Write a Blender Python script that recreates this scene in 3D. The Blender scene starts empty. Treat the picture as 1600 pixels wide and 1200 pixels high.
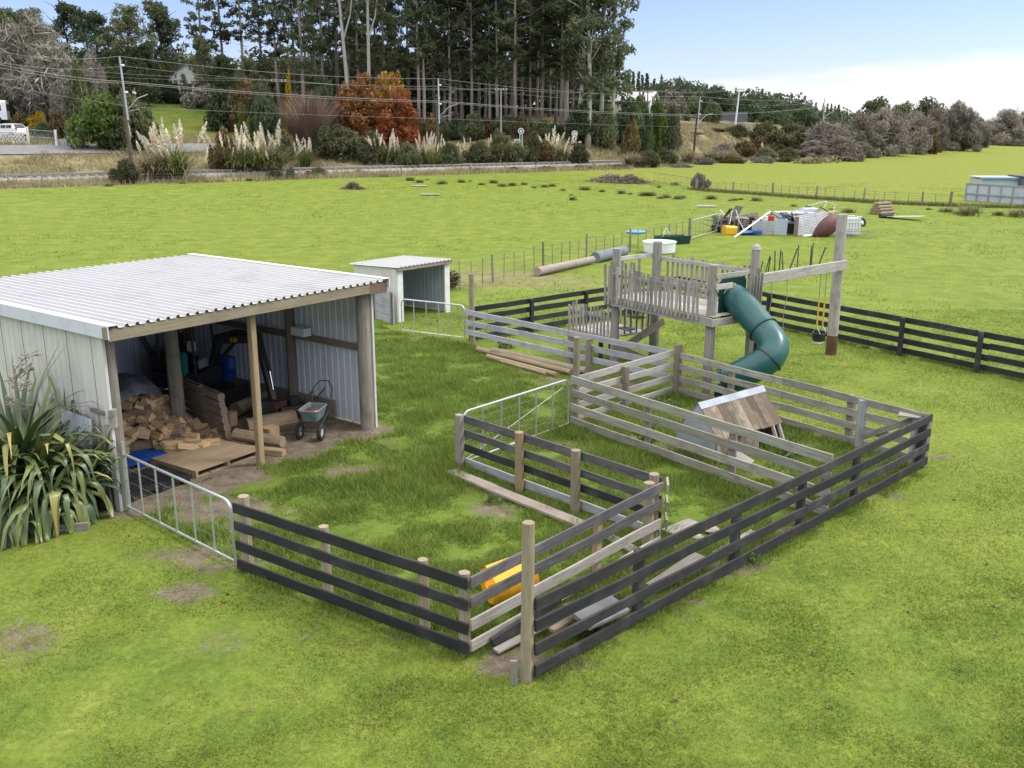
import bpy, math, random
import numpy as np
from mathutils import Vector, Matrix, noise as mnoise
random.seed(7)
rng = np.random.default_rng(11)
scene = bpy.context.scene
COL = scene.collection
V = Vector
# ------------------------------------------------------------------ camera
F_PX, HCAM = 1500.0, 6.3
PITCH = math.atan(400 / 1500.0)
cP, sP = math.cos(PITCH), math.sin(PITCH)
cam_d = bpy.data.cameras.new('camera'); cam = bpy.data.objects.new('camera', cam_d)
COL.objects.link(cam); scene.camera = cam
cam.location = (0, 0, HCAM); cam.rotation_euler = (math.pi / 2 - PITCH, 0, 0)
cam_d.sensor_width = 36; cam_d.lens = F_PX / 1600 * 36; cam_d.clip_end = 9000; cam_d.clip_start = 0.1

def ray(px, py):
    u = (px - 800) / F_PX; v = -(py - 600) / F_PX
    return V((u, cP + v * sP, -sP + v * cP))
def G(px, py, z=0.0):
    d = ray(px, py); t = (z - HCAM) / d.z
    return V((d.x * t, d.y * t, z))
def ZY(px, py, Y):
    d = ray(px, py); t = Y / d.y
    return V((d.x * t, Y, HCAM + d.z * t))
def smooth(a, b, x):
    t = np.clip((x - a) / (b - a), 0, 1); return t * t * (3 - 2 * t)
# ------------------------------------------------------------------ terrain
def ytoe(x):
    x = np.asarray(x, float)
    l = 97 + (x + 51.6) * .68
    r = 143 + (x - 16) * 1.45
    return np.where(x < 16, l, r)
def s_of(x, y):
    x = np.asarray(x, float)
    return (np.asarray(y, float) - ytoe(x)) * np.where(x < 16, .826, .70)
def hz(x, y):
    s = s_of(x, y)
    z = .8 * smooth(-38, -6, s)
    z = z + np.interp(s, [-6, -3, -1.9, 1.9, 4, 11, 19, 25, 50, 100, 200, 500, 1500, 4000],
                      [0, .15, .55, .55, 1.0, 2.6, 3.55, 4.5, 7.2, 9.5, 12, 15, 20, 22])
    z = z + 2.4 * smooth(27, 44, s) * (1 - smooth(-36, -20, np.asarray(x, float)))
    xx = np.asarray(x, float); z = z + 2.2 * smooth(4.5, 14, s) * smooth(-12, 6, xx) * (1 - smooth(60, 95, xx)) * (1 - smooth(70, 140, s))
    return z
def hzs(x, y): return float(hz(x, y))
def ground(px, Y):
    """point on the terrain seen in column px at distance Y"""
    z = 0.
    for _ in range(4):
        x = (px - 800) / F_PX * (Y * cP + (HCAM - z) * sP); z = hzs(x, Y)
    return V((x, Y, z))
def top_z(py, Y): return ZY(800, py, Y).z
# ------------------------------------------------------------------ materials
def newmat(name):
    m = bpy.data.materials.new(name); m.use_nodes = True
    nt = m.node_tree
    return m, nt, nt.nodes['Principled BSDF']
def lk(nt, a, b): nt.links.new(a, b)
def objcoord(nt, scale, rnd=True):
    tc = nt.nodes.new('ShaderNodeTexCoord'); mp = nt.nodes.new('ShaderNodeMapping')
    mp.inputs['Scale'].default_value = scale
    if rnd:
        oi = nt.nodes.new('ShaderNodeObjectInfo'); mu = nt.nodes.new('ShaderNodeMath'); mu.operation = 'MULTIPLY'
        mu.inputs[1].default_value = 137.0; lk(nt, oi.outputs['Random'], mu.inputs[0])
        ad = nt.nodes.new('ShaderNodeVectorMath'); ad.operation = 'ADD'
        lk(nt, tc.outputs['Object'], ad.inputs[0]); lk(nt, mu.outputs[0], ad.inputs[1])
        lk(nt, ad.outputs[0], mp.inputs['Vector'])
    else:
        lk(nt, tc.outputs['Object'], mp.inputs['Vector'])
    return mp.outputs['Vector']
def noise(nt, vec, scale, detail=4, rough=.6):
    n = nt.nodes.new('ShaderNodeTexNoise'); n.inputs['Scale'].default_value = scale
    n.inputs['Detail'].default_value = detail; n.inputs['Roughness'].default_value = rough
    if vec is not None: lk(nt, vec, n.inputs['Vector'])
    return n.outputs['Fac']
def ramp(nt, fac, stops):
    r = nt.nodes.new('ShaderNodeValToRGB'); e = r.color_ramp.elements
    while len(e) < len(stops): e.new(.5)
    for k, (p, c) in enumerate(stops):
        e[k].position = p; e[k].color = (*c, 1) if len(c) == 3 else c
    lk(nt, fac, r.inputs['Fac']); return r.outputs['Color']
def mix(nt, fac, a, b, mode='MIX'):
    n = nt.nodes.new('ShaderNodeMix'); n.data_type = 'RGBA'; n.blend_type = mode
    for sock, val in ((n.inputs[0], fac), (n.inputs[6], a), (n.inputs[7], b)):
        if hasattr(val, 'is_linked') or hasattr(val, 'links'): lk(nt, val, sock)
        elif isinstance(val, (int, float)): sock.default_value = val
        else: sock.default_value = (*val, 1)
    return n.outputs[2]
def maprange(nt, fac, a, b, c, d):
    n = nt.nodes.new('ShaderNodeMapRange'); lk(nt, fac, n.inputs[0])
    for k, q in enumerate((a, b, c, d)): n.inputs[k + 1].default_value = q
    return n.outputs[0]
def bump(nt, fac, strength, dist, bsdf):
    b = nt.nodes.new('ShaderNodeBump'); b.inputs['Strength'].default_value = strength; b.inputs['Distance'].default_value = dist
    lk(nt, fac, b.inputs['Height']); lk(nt, b.outputs[0], bsdf.inputs['Normal'])
def objrandom(nt):
    return nt.nodes.new('ShaderNodeObjectInfo').outputs['Random']
def wood(name, c1, c2, stain=None, rough=.85, vary=.35, stain_amt=.5):
    m, nt, b = newmat(name)
    v = objcoord(nt, (1.2, 22, 22)); n1 = noise(nt, v, 1.6, 6, .65)
    v2 = objcoord(nt, (1, 1, 1)); n2 = noise(nt, v2, 2.2, 5, .65)
    col = ramp(nt, n1, [(.3, c1), (.72, c2)])
    st = stain or tuple(q * .35 for q in c1)
    col = mix(nt, maprange(nt, n2, .5, .75, 0, stain_amt), col, st)
    br = maprange(nt, objrandom(nt), 0, 1, 1 - vary, 1 + vary * .6)
    mx = nt.nodes.new('ShaderNodeVectorMath'); mx.operation = 'SCALE'
    lk(nt, col, mx.inputs[0]); lk(nt, br, mx.inputs['Scale'])
    lk(nt, mx.outputs[0], b.inputs['Base Color']); b.inputs['Roughness'].default_value = rough
    bump(nt, n1, .35, .01, b)
    return m
def plain(name, c, rough=.6, metal=0., dirt=.25, dcol=None, scale=3., spec=.5):
    m, nt, b = newmat(name)
    v = objcoord(nt, (1, 1, 1)); n1 = noise(nt, v, scale, 6, .65)
    d = dcol or tuple(q * .45 for q in c)
    col = mix(nt, maprange(nt, n1, .45, .8, 0, dirt * 2), c, d)
    lk(nt, col, b.inputs['Base Color'])
    lk(nt, maprange(nt, n1, .3, .8, rough * .85, min(1, rough * 1.25)), b.inputs['Roughness'])
    b.inputs['Metallic'].default_value = metal; b.inputs['Specular IOR Level'].default_value = spec
    return m
def sheetmetal(name, c, streak, rough=.45, metal=0.0, amt=.5, axis='z'):
    """painted or galvanised sheet with runs of dirt along the sheet's length (local z)"""
    m, nt, b = newmat(name)
    sc = (9, 9, .5) if axis == 'z' else (9, .5, 9)
    v = objcoord(nt, sc); n1 = noise(nt, v, 1.0, 5, .6)
    v2 = objcoord(nt, (1, 1, 1)); n2 = noise(nt, v2, 1.1, 5, .6)
    col = mix(nt, maprange(nt, n1, .42, .75, 0, amt), c, streak)
    col = mix(nt, maprange(nt, n2, .5, .8, 0, amt), col, tuple(q * .6 for q in streak))
    lk(nt, col, b.inputs['Base Color']); b.inputs['Roughness'].default_value = rough; b.inputs['Metallic'].default_value = metal
    return m
def leafmat(name, c1, c2, trans=.25, vary=.3, rough=.6, pos=0.25):
    m, nt, b = newmat(name)
    ge = nt.nodes.new('ShaderNodeNewGeometry')
    col = ramp(nt, ge.outputs['Random Per Island'], [(0, c1), (1, c2)])
    v = objcoord(nt, (1, 1, 1)); n = noise(nt, v, pos, 3, .6)
    col = mix(nt, maprange(nt, n, .4, .7, 0, .55), col, tuple(q * .6 for q in c1))
    br = maprange(nt, objrandom(nt), 0, 1, 1 - vary, 1 + vary)
    mx = nt.nodes.new('ShaderNodeVectorMath'); mx.operation = 'SCALE'
    lk(nt, col, mx.inputs[0]); lk(nt, br, mx.inputs['Scale'])
    lk(nt, mx.outputs[0], b.inputs['Base Color']); b.inputs['Roughness'].default_value = rough
    b.inputs['Specular IOR Level'].default_value = .25
    if trans > 0:
        tr = nt.nodes.new('ShaderNodeBsdfTranslucent'); lk(nt, mx.outputs[0], tr.inputs['Color'])
        ms = nt.nodes.new('ShaderNodeMixShader'); ms.inputs[0].default_value = trans
        lk(nt, b.outputs[0], ms.inputs[1]); lk(nt, tr.outputs[0], ms.inputs[2])
        lk(nt, ms.outputs[0], nt.nodes['Material Output'].inputs['Surface'])
    return m
M = {}
M['black_wood'] = wood('black_wood', (.008, .008, .010), (.026, .026, .032), (.085, .08, .08), .75, .3, .45)
M['dark_wood'] = wood('dark_wood', (.014, .013, .015), (.045, .042, .045), (.12, .115, .11), .8, .35, .5)
M['grey_wood'] = wood('grey_wood', (.19, .175, .155), (.40, .375, .34), (.06, .06, .04), .9, .3, .45)
M['pale_wood'] = wood('pale_wood', (.30, .28, .26), (.52, .50, .47), (.13, .125, .10), .9, .2, .45)
M['blue_grey_wood'] = wood('blue_grey_wood', (.26, .265, .285), (.44, .45, .475), (.09, .09, .09), .9, .15, .5)
M['moss_wood'] = wood('moss_wood', (.18, .175, .14), (.38, .37, .32), (.07, .085, .035), .9, .2, .6)
M['charred_wood'] = wood('charred_wood', (.035, .033, .036), (.13, .12, .125), (.22, .21, .2), .9, .35, .5)
M['tan_wood'] = wood('tan_wood', (.26, .185, .10), (.42, .32, .19), (.18, .14, .08), .85, .2, .35)
M['post_wood'] = wood('post_wood', (.20, .165, .11), (.34, .29, .20), (.11, .11, .075), .85, .2, .5)
M['old_post'] = wood('old_post', (.16, .14, .115), (.31, .275, .23), (.05, .045, .04), .9, .25, .5)
M['pallet_wood'] = wood('pallet_wood', (.25, .18, .11), (.40, .31, .20), (.14, .10, .07), .85, .15, .5)
M['old_pallet'] = wood('old_pallet', (.17, .13, .10), (.34, .275, .215), (.05, .04, .03), .9, .2, .4)
M['log_bark'] = wood('log_bark', (.17, .12, .08), (.36, .27, .185), (.05, .04, .03), .95, .3, .5)
M['fire_wood'] = wood('fire_wood', (.38, .245, .12), (.68, .49, .27), (.20, .135, .08), .85, .45, .6)
M['shed_inside_wood'] = wood('shed_inside_wood', (.15, .125, .095), (.28, .235, .18), (.05, .045, .035), .9, .2, .4)
M['coop_wood'] = wood('coop_wood', (.11, .08, .055), (.24, .185, .13), (.40, .37, .31), .9, .45, .9)
M['brown_wood'] = wood('brown_wood', (.12, .075, .05), (.22, .145, .10), None, .9, .1)
M['pink_wood'] = wood('pink_wood', (.27, .22, .19), (.42, .36, .32), None, .9, .1, .3)
M['roll_grey'] = plain('roll_grey', (.16, .19, .21), .8)
M['roof_white'] = sheetmetal('roof_white', (.49, .485, .49), (.41, .40, .39), .4, 0, .4, 'y')
M['wall_cream'] = sheetmetal('wall_cream', (.60, .59, .58), (.47, .45, .42), .45, 0, .4)
M['wall_zinc'] = sheetmetal('wall_zinc', (.47, .52, .60), (.34, .375, .43), .5, .0, .5)
M['zinc_rust'] = sheetmetal('zinc_rust', (.50, .52, .56), (.33, .25, .17), .5, .2, .5)
M['galv'] = plain('galvanised_pipe', (.55, .58, .61), .38, .7, .3, (.33, .34, .35))
M['flash'] = plain('blue_grey_flashing', (.58, .60, .70), .5, .0, .2)
M['white_paint'] = plain('white_paint', (.72, .72, .70), .55, 0, .25)
M['inner_zinc'] = sheetmetal('inner_zinc', (.70, .74, .80), (.54, .57, .62), .5, .0, .5)  # paler than wall zinc: light for the dim interior put into the colour
M['coop_tin'] = plain('coop_tin', (.36, .41, .48), .55, 0, .5, (.24, .25, .27))
M['white_plastic'] = plain('white_plastic', (.75, .77, .78), .4, 0, .15)
M['green_plastic'] = plain('green_plastic', (.012, .085, .085), .34, 0, .4, (.05, .125, .115), 2.5)
M['dark_green_plastic'] = plain('dark_green_plastic', (.01, .05, .045), .4, 0, .2)
M['orange_plastic'] = plain('orange_plastic', (.88, .43, .012), .45, 0, .3, (.66, .30, .03), 5)
M['yellow_plastic'] = plain('yellow_plastic', (.75, .42, .02), .4, 0, .2)
M['blue_plastic'] = plain('blue_plastic', (.01, .07, .32), .4, 0, .2)
M['light_blue'] = plain('light_blue', (.10, .30, .55), .45, 0, .25)
M['black_plastic'] = plain('black_plastic', (.012, .012, .014), .5, 0, .3, (.05, .048, .045))
M['black_rubber'] = plain('black_rubber', (.018, .018, .018), .8, 0, .4, (.07, .06, .05))
M['teal_paint'] = plain('teal_paint', (.04, .30, .27), .4, 0, .3)
M['barrow_blue'] = plain('barrow_blue', (.10, .165, .185), .55, 0, .5, (.24, .25, .23), 5)
M['dark_steel'] = plain('dark_steel', (.06, .06, .063), .5, .4, .4, (.07, .05, .04))
M['chrome'] = plain('polished_rod', (.7, .7, .7), .15, 1., .05)
M['rust'] = plain('rusty_steel', (.13, .065, .04), .8, .2, .5, (.05, .035, .03))
M['hull_red'] = plain('faded_red_hull', (.14, .045, .05), .55, 0, .5, (.06, .03, .03))
M['tarp'] = plain('grey_tarpaulin', (.17, .185, .215), .35, 0, .5, (.035, .037, .045), 5)
M['stone'] = plain('stone', (.34, .31, .27), .9, 0, .5, (.17, .15, .12), 6)
M['bark_mulch'] = plain('bark_mulch', (.10, .06, .04), .95, 0, .5, (.03, .02, .015), 20)
M['slab'] = plain('slate_slab', (.20, .20, .215), .7, 0, .4)
M['concrete'] = plain('concrete', (.42, .41, .39), .85, 0, .4)
M['rope'] = plain('rope', (.25, .23, .19), .9)
M['yellow_rope'] = plain('yellow_rope', (.65, .38, .02), .8)
M['glass'] = plain('dark_glass', (.02, .025, .03), .08, 0, .05)
M['car_white'] = plain('white_car_paint', (.78, .79, .80), .25, 0, .05)
M['red_plastic'] = plain('red_plastic', (.5, .03, .03), .4)
M['wire'] = plain('wire', (.16, .165, .17), .7, .0)
M['cable'] = plain('overhead_cable', (.30, .30, .29), .8)
M['steel_rail'] = plain('rail_steel', (.33, .32, .31), .35, .6, .4, (.16, .10, .07))
M['brick'] = plain('dull_brick', (.25, .16, .12), .9, 0, .4)
M['grey_paint'] = plain('grey_paint', (.10, .11, .13), .5)
M['trunk_pine'] = wood('pine_bark', (.20, .165, .14), (.36, .315, .28), (.11, .09, .075), .95, .35, .4)
M['trunk_gum'] = wood('gum_bark', (.34, .315, .28), (.55, .53, .49), (.20, .17, .14), .8, .25, .4)
M['trunk_dark'] = wood('dark_bark', (.06, .05, .04), (.13, .11, .09), None, .95, .3)
M['twig_grey'] = leafmat('twig_grey', (.19, .175, .145), (.36, .335, .285), 0, .2)
M['twig_pink'] = leafmat('twig_pink', (.17, .11, .09), (.32, .23, .19), 0, .15)
M['twig_brown'] = leafmat('twig_brown', (.18, .158, .132), (.35, .315, .27), 0, .25)
M['pine_leaf'] = leafmat('pine_needles', (.065, .085, .045), (.17, .20, .105), .42, .3)
M['gum_leaf'] = leafmat('gum_leaves', (.09, .115, .06), (.25, .28, .16), .42, .25)
M['dark_leaf'] = leafmat('dark_leaves', (.05, .08, .04), (.135, .185, .085), .4, .3)
M['olive_leaf'] = leafmat('olive_leaves', (.09, .11, .05), (.24, .26, .125), .42, .3)
M['bright_leaf'] = leafmat('bright_leaves', (.06, .11, .025), (.24, .31, .08), .35, .2)
M['lime_leaf'] = leafmat('lime_leaves', (.09, .14, .015), (.24, .27, .04), .3, .2)
M['gold_leaf'] = leafmat('gold_leaves', (.25, .17, .01), (.45, .30, .02), .3, .15)
M['orange_leaf'] = leafmat('copper_leaves', (.20, .09, .035), (.46, .23, .08), .35, .2)
M['amber_leaf'] = leafmat('amber_leaves', (.30, .15, .03), (.56, .36, .08), .35, .15)
M['rust_leaf'] = leafmat('rust_leaves', (.24, .075, .03), (.46, .17, .06), .35, .15)
M['gorse_leaf'] = leafmat('gorse_leaves', (.07, .085, .04), (.22, .21, .10), .35, .3)
M['brown_leaf'] = leafmat('brown_leaves', (.09, .07, .03), (.24, .17, .07), .2, .3)
M['brush'] = leafmat('dead_brush', (.13, .10, .08), (.30, .25, .21), 0, .2)
M['dry_grass'] = leafmat('dry_grass_blades', (.20, .17, .085), (.42, .37, .22), .3, .15)
M['pampas_leaf'] = leafmat('pampas_blades', (.09, .12, .035), (.27, .28, .10), .3, .2)
M['plume'] = leafmat('pampas_plume', (.74, .66, .54), (.90, .86, .76), .3, .1)
M['rush'] = leafmat('rush_blades', (.10, .125, .035), (.25, .24, .09), .2, .3)
M['weed'] = leafmat('weed_leaves', (.10, .16, .06), (.22, .30, .12), .3, .2)
def flaxmat():
    m, nt, b = newmat('flax_leaf')
    ge = nt.nodes.new('ShaderNodeNewGeometry')
    at = nt.nodes.new('ShaderNodeAttribute'); at.attribute_name = 'along'
    col = ramp(nt, ge.outputs['Random Per Island'], [(0, (.035, .065, .028)), (.5, (.09, .135, .05)), (.93, (.15, .19, .06)), (1, (.38, .33, .06))])
    tip = ramp(nt, ge.outputs['Random Per Island'], [(0, (.04, .075, .025)), (.6, (.10, .135, .045)), (.88, (.20, .20, .06)), (1, (.42, .24, .08))])
    col = mix(nt, maprange(nt, at.outputs['Fac'], .55, 1., 0, 1), col, tip)
    lk(nt, col, b.inputs['Base Color']); b.inputs['Roughness'].default_value = .38
    return m
M['flax'] = flaxmat()
# ------------------------------------------------------------------ mesh helpers
def frame(p0, p1, up=(0, 0, 1)):
    x = (V(p1) - V(p0)).normalized(); up = V(up)
    if abs(x.dot(up)) > .97: up = V((0, 1, 0)) if abs(x.y) < .9 else V((1, 0, 0))
    y = up.cross(x).normalized(); z = x.cross(y)
    m = Matrix((x, y, z)).transposed().to_4x4(); m.translation = V(p0)
    return m
def rotz(p, a): return Matrix.Translation(V(p)) @ Matrix.Rotation(a, 4, 'Z')
def wloc(p):
    q = V((0, 0, 0))
    while p is not None: q = q + p.matrix_basis.translation; p = p.parent
    return q
class MB:
    def __init__(s): s.v = []; s.f = []
    def add(s, vs, fs):
        o = len(s.v); s.v += [V(q) for q in vs]; s.f += [tuple(i + o for i in q) for q in fs]
    def tf(s, mat, vs, fs): s.add([mat @ V(q) for q in vs], fs)
    def box(s, c, size, mat=None, ch=0.0):
        x, y, z = (q / 2 for q in size); c = V(c)
        vs = [V((a * x, b * y, d * z)) + c for a in (-1, 1) for b in (-1, 1) for d in (-1, 1)]
        fs = [(0, 1, 3, 2), (4, 6, 7, 5), (0, 4, 5, 1), (2, 3, 7, 6), (0, 2, 6, 4), (1, 5, 7, 3)]
        if mat is not None: vs = [mat @ q for q in vs]
        s.add(vs, fs)
    def prism(s, L, prof, mat, wob=0., nseg=1, taper=1.0):
        """profile (y,z) ring swept along local x from 0 to L"""
        n = len(prof); vs = []; fs = []
        for k in range(nseg + 1):
            t = k / nseg; sc = 1 + (taper - 1) * t
            oy, oz = (random.uniform(-wob, wob), random.uniform(-wob, wob)) if 0 < k < nseg else (0, 0)
            for (y, z) in prof: vs.append((L * t, y * sc + oy, z * sc + oz))
        for k in range(nseg):
            for i in range(n):
                j = (i + 1) % n
                fs.append((k * n + i, k * n + j, (k + 1) * n + j, (k + 1) * n + i))
        fs.append(tuple(range(n))[::-1]); fs.append(tuple(range(nseg * n, nseg * n + n)))
        s.tf(mat, vs, fs)
    def beam(s, p0, p1, w, h, up=(0, 0, 1), wob=.003, mat=None):
        m = frame(p0, p1, up); L = (V(p1) - V(p0)).length
        c = min(w, h) * .12; y, z = w / 2, h / 2
        prof = [(-y + c, -z), (y - c, -z), (y, -z + c), (y, z - c), (y - c, z), (-y + c, z), (-y, z - c), (-y, -z + c)]
        s.prism(L, prof, m, wob, max(1, int(L / .7)))
    def pole(s, p0, p1, r0, r1=None, n=12, wob=.0, rough=.0):
        r1 = r1 if r1 is not None else r0
        m = frame(p0, p1); L = (V(p1) - V(p0)).length
        prof = [(r0 * math.cos(2 * math.pi * k / n) * (1 + random.uniform(-rough, rough)), r0 * math.sin(2 * math.pi * k / n) * (1 + random.uniform(-rough, rough))) for k in range(n)]
        s.prism(L, prof, m, wob, max(1, int(L / .8)), r1 / r0)
    def tube(s, pts, r, n=8, closed=False, cap=True):
        pts = [V(p) for p in pts]; N = len(pts); rs = r if isinstance(r, (list, tuple)) else [r] * N
        vs = []; fs = []; prev = None
        for k, p in enumerate(pts):
            if closed: t = (pts[(k + 1) % N] - pts[k - 1])
            else: t = pts[min(k + 1, N - 1)] - pts[max(k - 1, 0)]
            t.normalize()
            if prev is None:
                a = V((0, 0, 1)) if abs(t.z) < .9 else V((1, 0, 0))
                prev = (a - t * a.dot(t)).normalized()
            else: prev = (prev - t * prev.dot(t)).normalized()
            b = t.cross(prev)
            for i in range(n):
                an = 2 * math.pi * i / n
                vs.append(p + (prev * math.cos(an) + b * math.sin(an)) * rs[k])
        for k in range(N if closed else N - 1):
            kk = (k + 1) % N
            for i in range(n):
                j = (i + 1) % n; fs.append((k * n + i, k * n + j, kk * n + j, kk * n + i))
        if cap and not closed:
            fs.append(tuple(range(n))[::-1]); fs.append(tuple(range((N - 1) * n, N * n)))
        s.add(vs, fs)
    def lathe(s, prof, mat, n=20, cap=True):
        """(r,z) profile turned round local z"""
        vs = []; fs = []; N = len(prof)
        for (r, z) in prof:
            for i in range(n):
                a = 2 * math.pi * i / n; vs.append((r * math.cos(a), r * math.sin(a), z))
        for k in range(N - 1):
            for i in range(n):
                j = (i + 1) % n; fs.append((k * n + i, k * n + j, (k + 1) * n + j, (k + 1) * n + i))
        if cap: fs.append(tuple(range(n))[::-1]); fs.append(tuple(range((N - 1) * n, N * n)))
        s.tf(mat, vs, fs)
    def build(s, name, mat, parent=None, fr=None, smooth=False, label=None):
        vs = s.v
        if fr is not None:
            inv = fr.inverted(); vs = [inv @ q for q in vs]
        elif parent is not None:
            pl = wloc(parent); vs = [q - pl for q in vs]
        me = bpy.data.meshes.new(name); me.from_pydata([tuple(q) for q in vs], [], s.f); me.update()
        if mat is not None: me.materials.append(M[mat] if isinstance(mat, str) else mat)
        if smooth:
            me.polygons.foreach_set('use_smooth', [True] * len(me.polygons))
            try: me.set_sharp_from_angle(angle=math.radians(38))
            except Exception: pass
        o = bpy.data.objects.new(name, me); COL.objects.link(o)
        if fr is not None:
            q = fr.copy()
            if parent is not None:
                q.translation = q.translation - wloc(parent)
            o.matrix_basis = q
        if parent is not None: o.parent = parent
        if label: o['label'] = label
        return o
def tag(o, label=None, cat=None, group=None, kind=None):
    if label: o['label'] = label
    if cat: o['category'] = cat
    if group: o['group'] = group
    if kind: o['kind'] = kind
    return o
def thing(name, label, cat, loc=(0, 0, 0), group=None):
    o = bpy.data.objects.new(name, None); COL.objects.link(o); o.location = V(loc); o.empty_display_size = .2
    return tag(o, label, cat, group)
def structure(o): o['kind'] = 'structure'; return o
def beam(name, p0, p1, w, h, mat, parent=None, up=(0, 0, 1), label=None, wob=.003):
    b = MB(); b.beam(p0, p1, w, h, up, wob); return b.build(name, mat, parent, frame(p0, p1, up), label=label)
def pole(name, p0, p1, r0, r1, mat, parent=None, n=12, wob=.004, rough=.06, label=None):
    b = MB(); b.pole(p0, p1, r0, r1, n, wob, rough); return b.build(name, mat, parent, frame(p0, p1), True, label)
def dup(o, loc=None, rot=None, scale=None, label=None, group=None):
    c = o.copy(); COL.objects.link(c)
    for ch in o.children:
        d = ch.copy(); COL.objects.link(d); d.parent = c
        for g in ch.children:
            e = g.copy(); COL.objects.link(e); e.parent = d
    if loc is not None: c.location = V(loc)
    if rot is not None: c.rotation_euler = rot
    if scale is not None: c.scale = scale if not isinstance(scale, (int, float)) else (scale,) * 3
    if label: c['label'] = label
    if group: c['group'] = group
    return c
def npmesh(name, verts, nper, mat, attr=None, smooth=False):
    """many separate polygons with nper corners each from an (N*nper,3) array"""
    verts = np.ascontiguousarray(verts, np.float32); nv = len(verts); nf = nv // nper
    me = bpy.data.meshes.new(name)
    me.vertices.add(nv); me.vertices.foreach_set('co', verts.ravel())
    me.loops.add(nv); me.loops.foreach_set('vertex_index', np.arange(nv, dtype=np.int32))
    me.polygons.add(nf); me.polygons.foreach_set('loop_start', np.arange(0, nv, nper, dtype=np.int32))
    me.update(calc_edges=True)
    if mat is not None: me.materials.append(M[mat] if isinstance(mat, str) else mat)
    return me
def mobj(name, me, parent=None, loc=None):
    o = bpy.data.objects.new(name, me); COL.objects.link(o)
    if parent is not None: o.parent = parent
    if loc is not None: o.location = V(loc)
    return o
def ribsheet(origin, ax, ay, nrm, W, L, pitch, hgt, flat=.55, wob=0.0, seg=1):
    """ribbed sheet: ribs run along ay, profile across ax"""
    ax, ay, nrm = V(ax).normalized(), V(ay).normalized(), V(nrm).normalized(); origin = V(origin)
    xs = []; x = 0.
    while x < W - 1e-4:
        for (f, h) in ((0, 0), (flat, 0), (flat + .12, 1), (.88, 1)):
            q = x + f * pitch
            if q < W: xs.append((q, h * hgt))
        x += pitch
    xs.append((W, 0))
    b = MB(); vs = []; fs = []
    for k in range(seg + 1):
        for (q, h) in xs:
            vs.append(origin + ax * q + ay * (L * k / seg) + nrm * (h + (random.uniform(-wob, wob) if 0 < k < seg else 0)))
    n = len(xs)
    for k in range(seg):
        for i in range(n - 1): fs.append((k * n + i, k * n + i + 1, (k + 1) * n + i + 1, (k + 1) * n + i))
    b.add(vs, fs)
    return b
def axes(ax, ay, nrm, o):
    m = Matrix((V(ax).normalized(), V(nrm).normalized(), V(ay).normalized())).transposed().to_4x4(); m.translation = V(o); return m
# ================================================================== GROUND
def vnoise(x, y, sc, seed=0):
    """smooth value noise in numpy"""
    x = np.asarray(x, float) / sc; y = np.asarray(y, float) / sc
    xi = np.floor(x).astype(np.int64); yi = np.floor(y).astype(np.int64); fx = x - xi; fy = y - yi
    fx = fx * fx * (3 - 2 * fx); fy = fy * fy * (3 - 2 * fy)
    def h(a, b):
        n = (a * 374761393 + b * 668265263 + seed * 974711) & 0x7fffffff
        n = ((n ^ (n >> 13)) * 1274126177) & 0x7fffffff
        return ((n ^ (n >> 16)) & 0xffff) / 65535.0
    return (h(xi, yi) * (1 - fx) + h(xi + 1, yi) * fx) * (1 - fy) + (h(xi, yi + 1) * (1 - fx) + h(xi + 1, yi + 1) * fx) * fy
def fbm(x, y, sc, seed=0):
    return .5 * vnoise(x, y, sc, seed) + .27 * vnoise(x, y, sc * .45, seed + 1) + .15 * vnoise(x, y, sc * .2, seed + 2) + .08 * vnoise(x, y, sc * .09, seed + 3)
SH_L = V((-6.60, 15.22)); SH_D = V((.600, .800)); SH_P = V((-.800, .600)); SH_W, SH_DEP = 5.97, 6.3
def shed_pt(a, b, z=0.): q = SH_L + SH_D * a + SH_P * b; return V((q.x, q.y, z))
# bare patches: (px, py, radius_x, radius_y, strength) read off the lawn
PATCH = [(275, 925, .55, .35, .8), (330, 1010, .5, .35, .6), (40, 1000, 1.0, .6, .9), (150, 965, .5, .3, .5), (480, 985, .4, .3, .4),
         (530, 735, .8, .7, .95), (480, 700, 1.2, .8, .8), (250, 870, 1.2, .5, .9), (330, 800, 1.2, .8, .8), (400, 880, .6, .3, .5),
         (740, 795, .7, .5, .8), (785, 1048, .55, .5, 1.0), (815, 1035, .45, .4, 1.), (600, 690, .8, .4, .7), (560, 960, .7, .12, .6), (640, 640, .6, .4, .4), (1385, 775, .6, .4, .6),
         (1475, 715, .5, .2, .8), (1240, 690, .0, .0, 0), (990, 690, 1.0, .6, .8), (1040, 700, .8, .6, .7), (1020, 650, .8, .6, .4), (960, 600, 1.6, .9, .8), (1180, 740, 1.0, .6, .6),
         (860, 575, 1.2, .6, .7), (780, 560, .8, .5, .6), (930, 960, 1.0, .5, .6), (1080, 600, 1.2, .7, .5), (1290, 555, .35, .25, .8), (700, 570, .5, .4, .4),
         (30, 830, 1.2, .5, .5), (690, 760, .4, .4, .4), (1330, 560, .6, .2, .3), (460, 800, .5, .4, .5)]
PATCH += [(470, 928, .5, .1, .9), (640, 992, .5, .1, .9), (560, 955, .4, .1, .8), (880, 1040, .35, .1, .9), (960, 1000, .4, .1, .8), (1060, 940, .4, .1, .8), (1160, 885, .4, .12, .9), (1260, 828, .4, .12, .8), (1350, 780, .4, .12, .8), (1140, 895, .2, .1, .8), (1420, 745, .4, .12, .8)]
PATCH = [(G(a, b).x, G(a, b).y, max(c, .01), max(d, .01), e) for a, b, c, d, e in PATCH]
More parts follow.
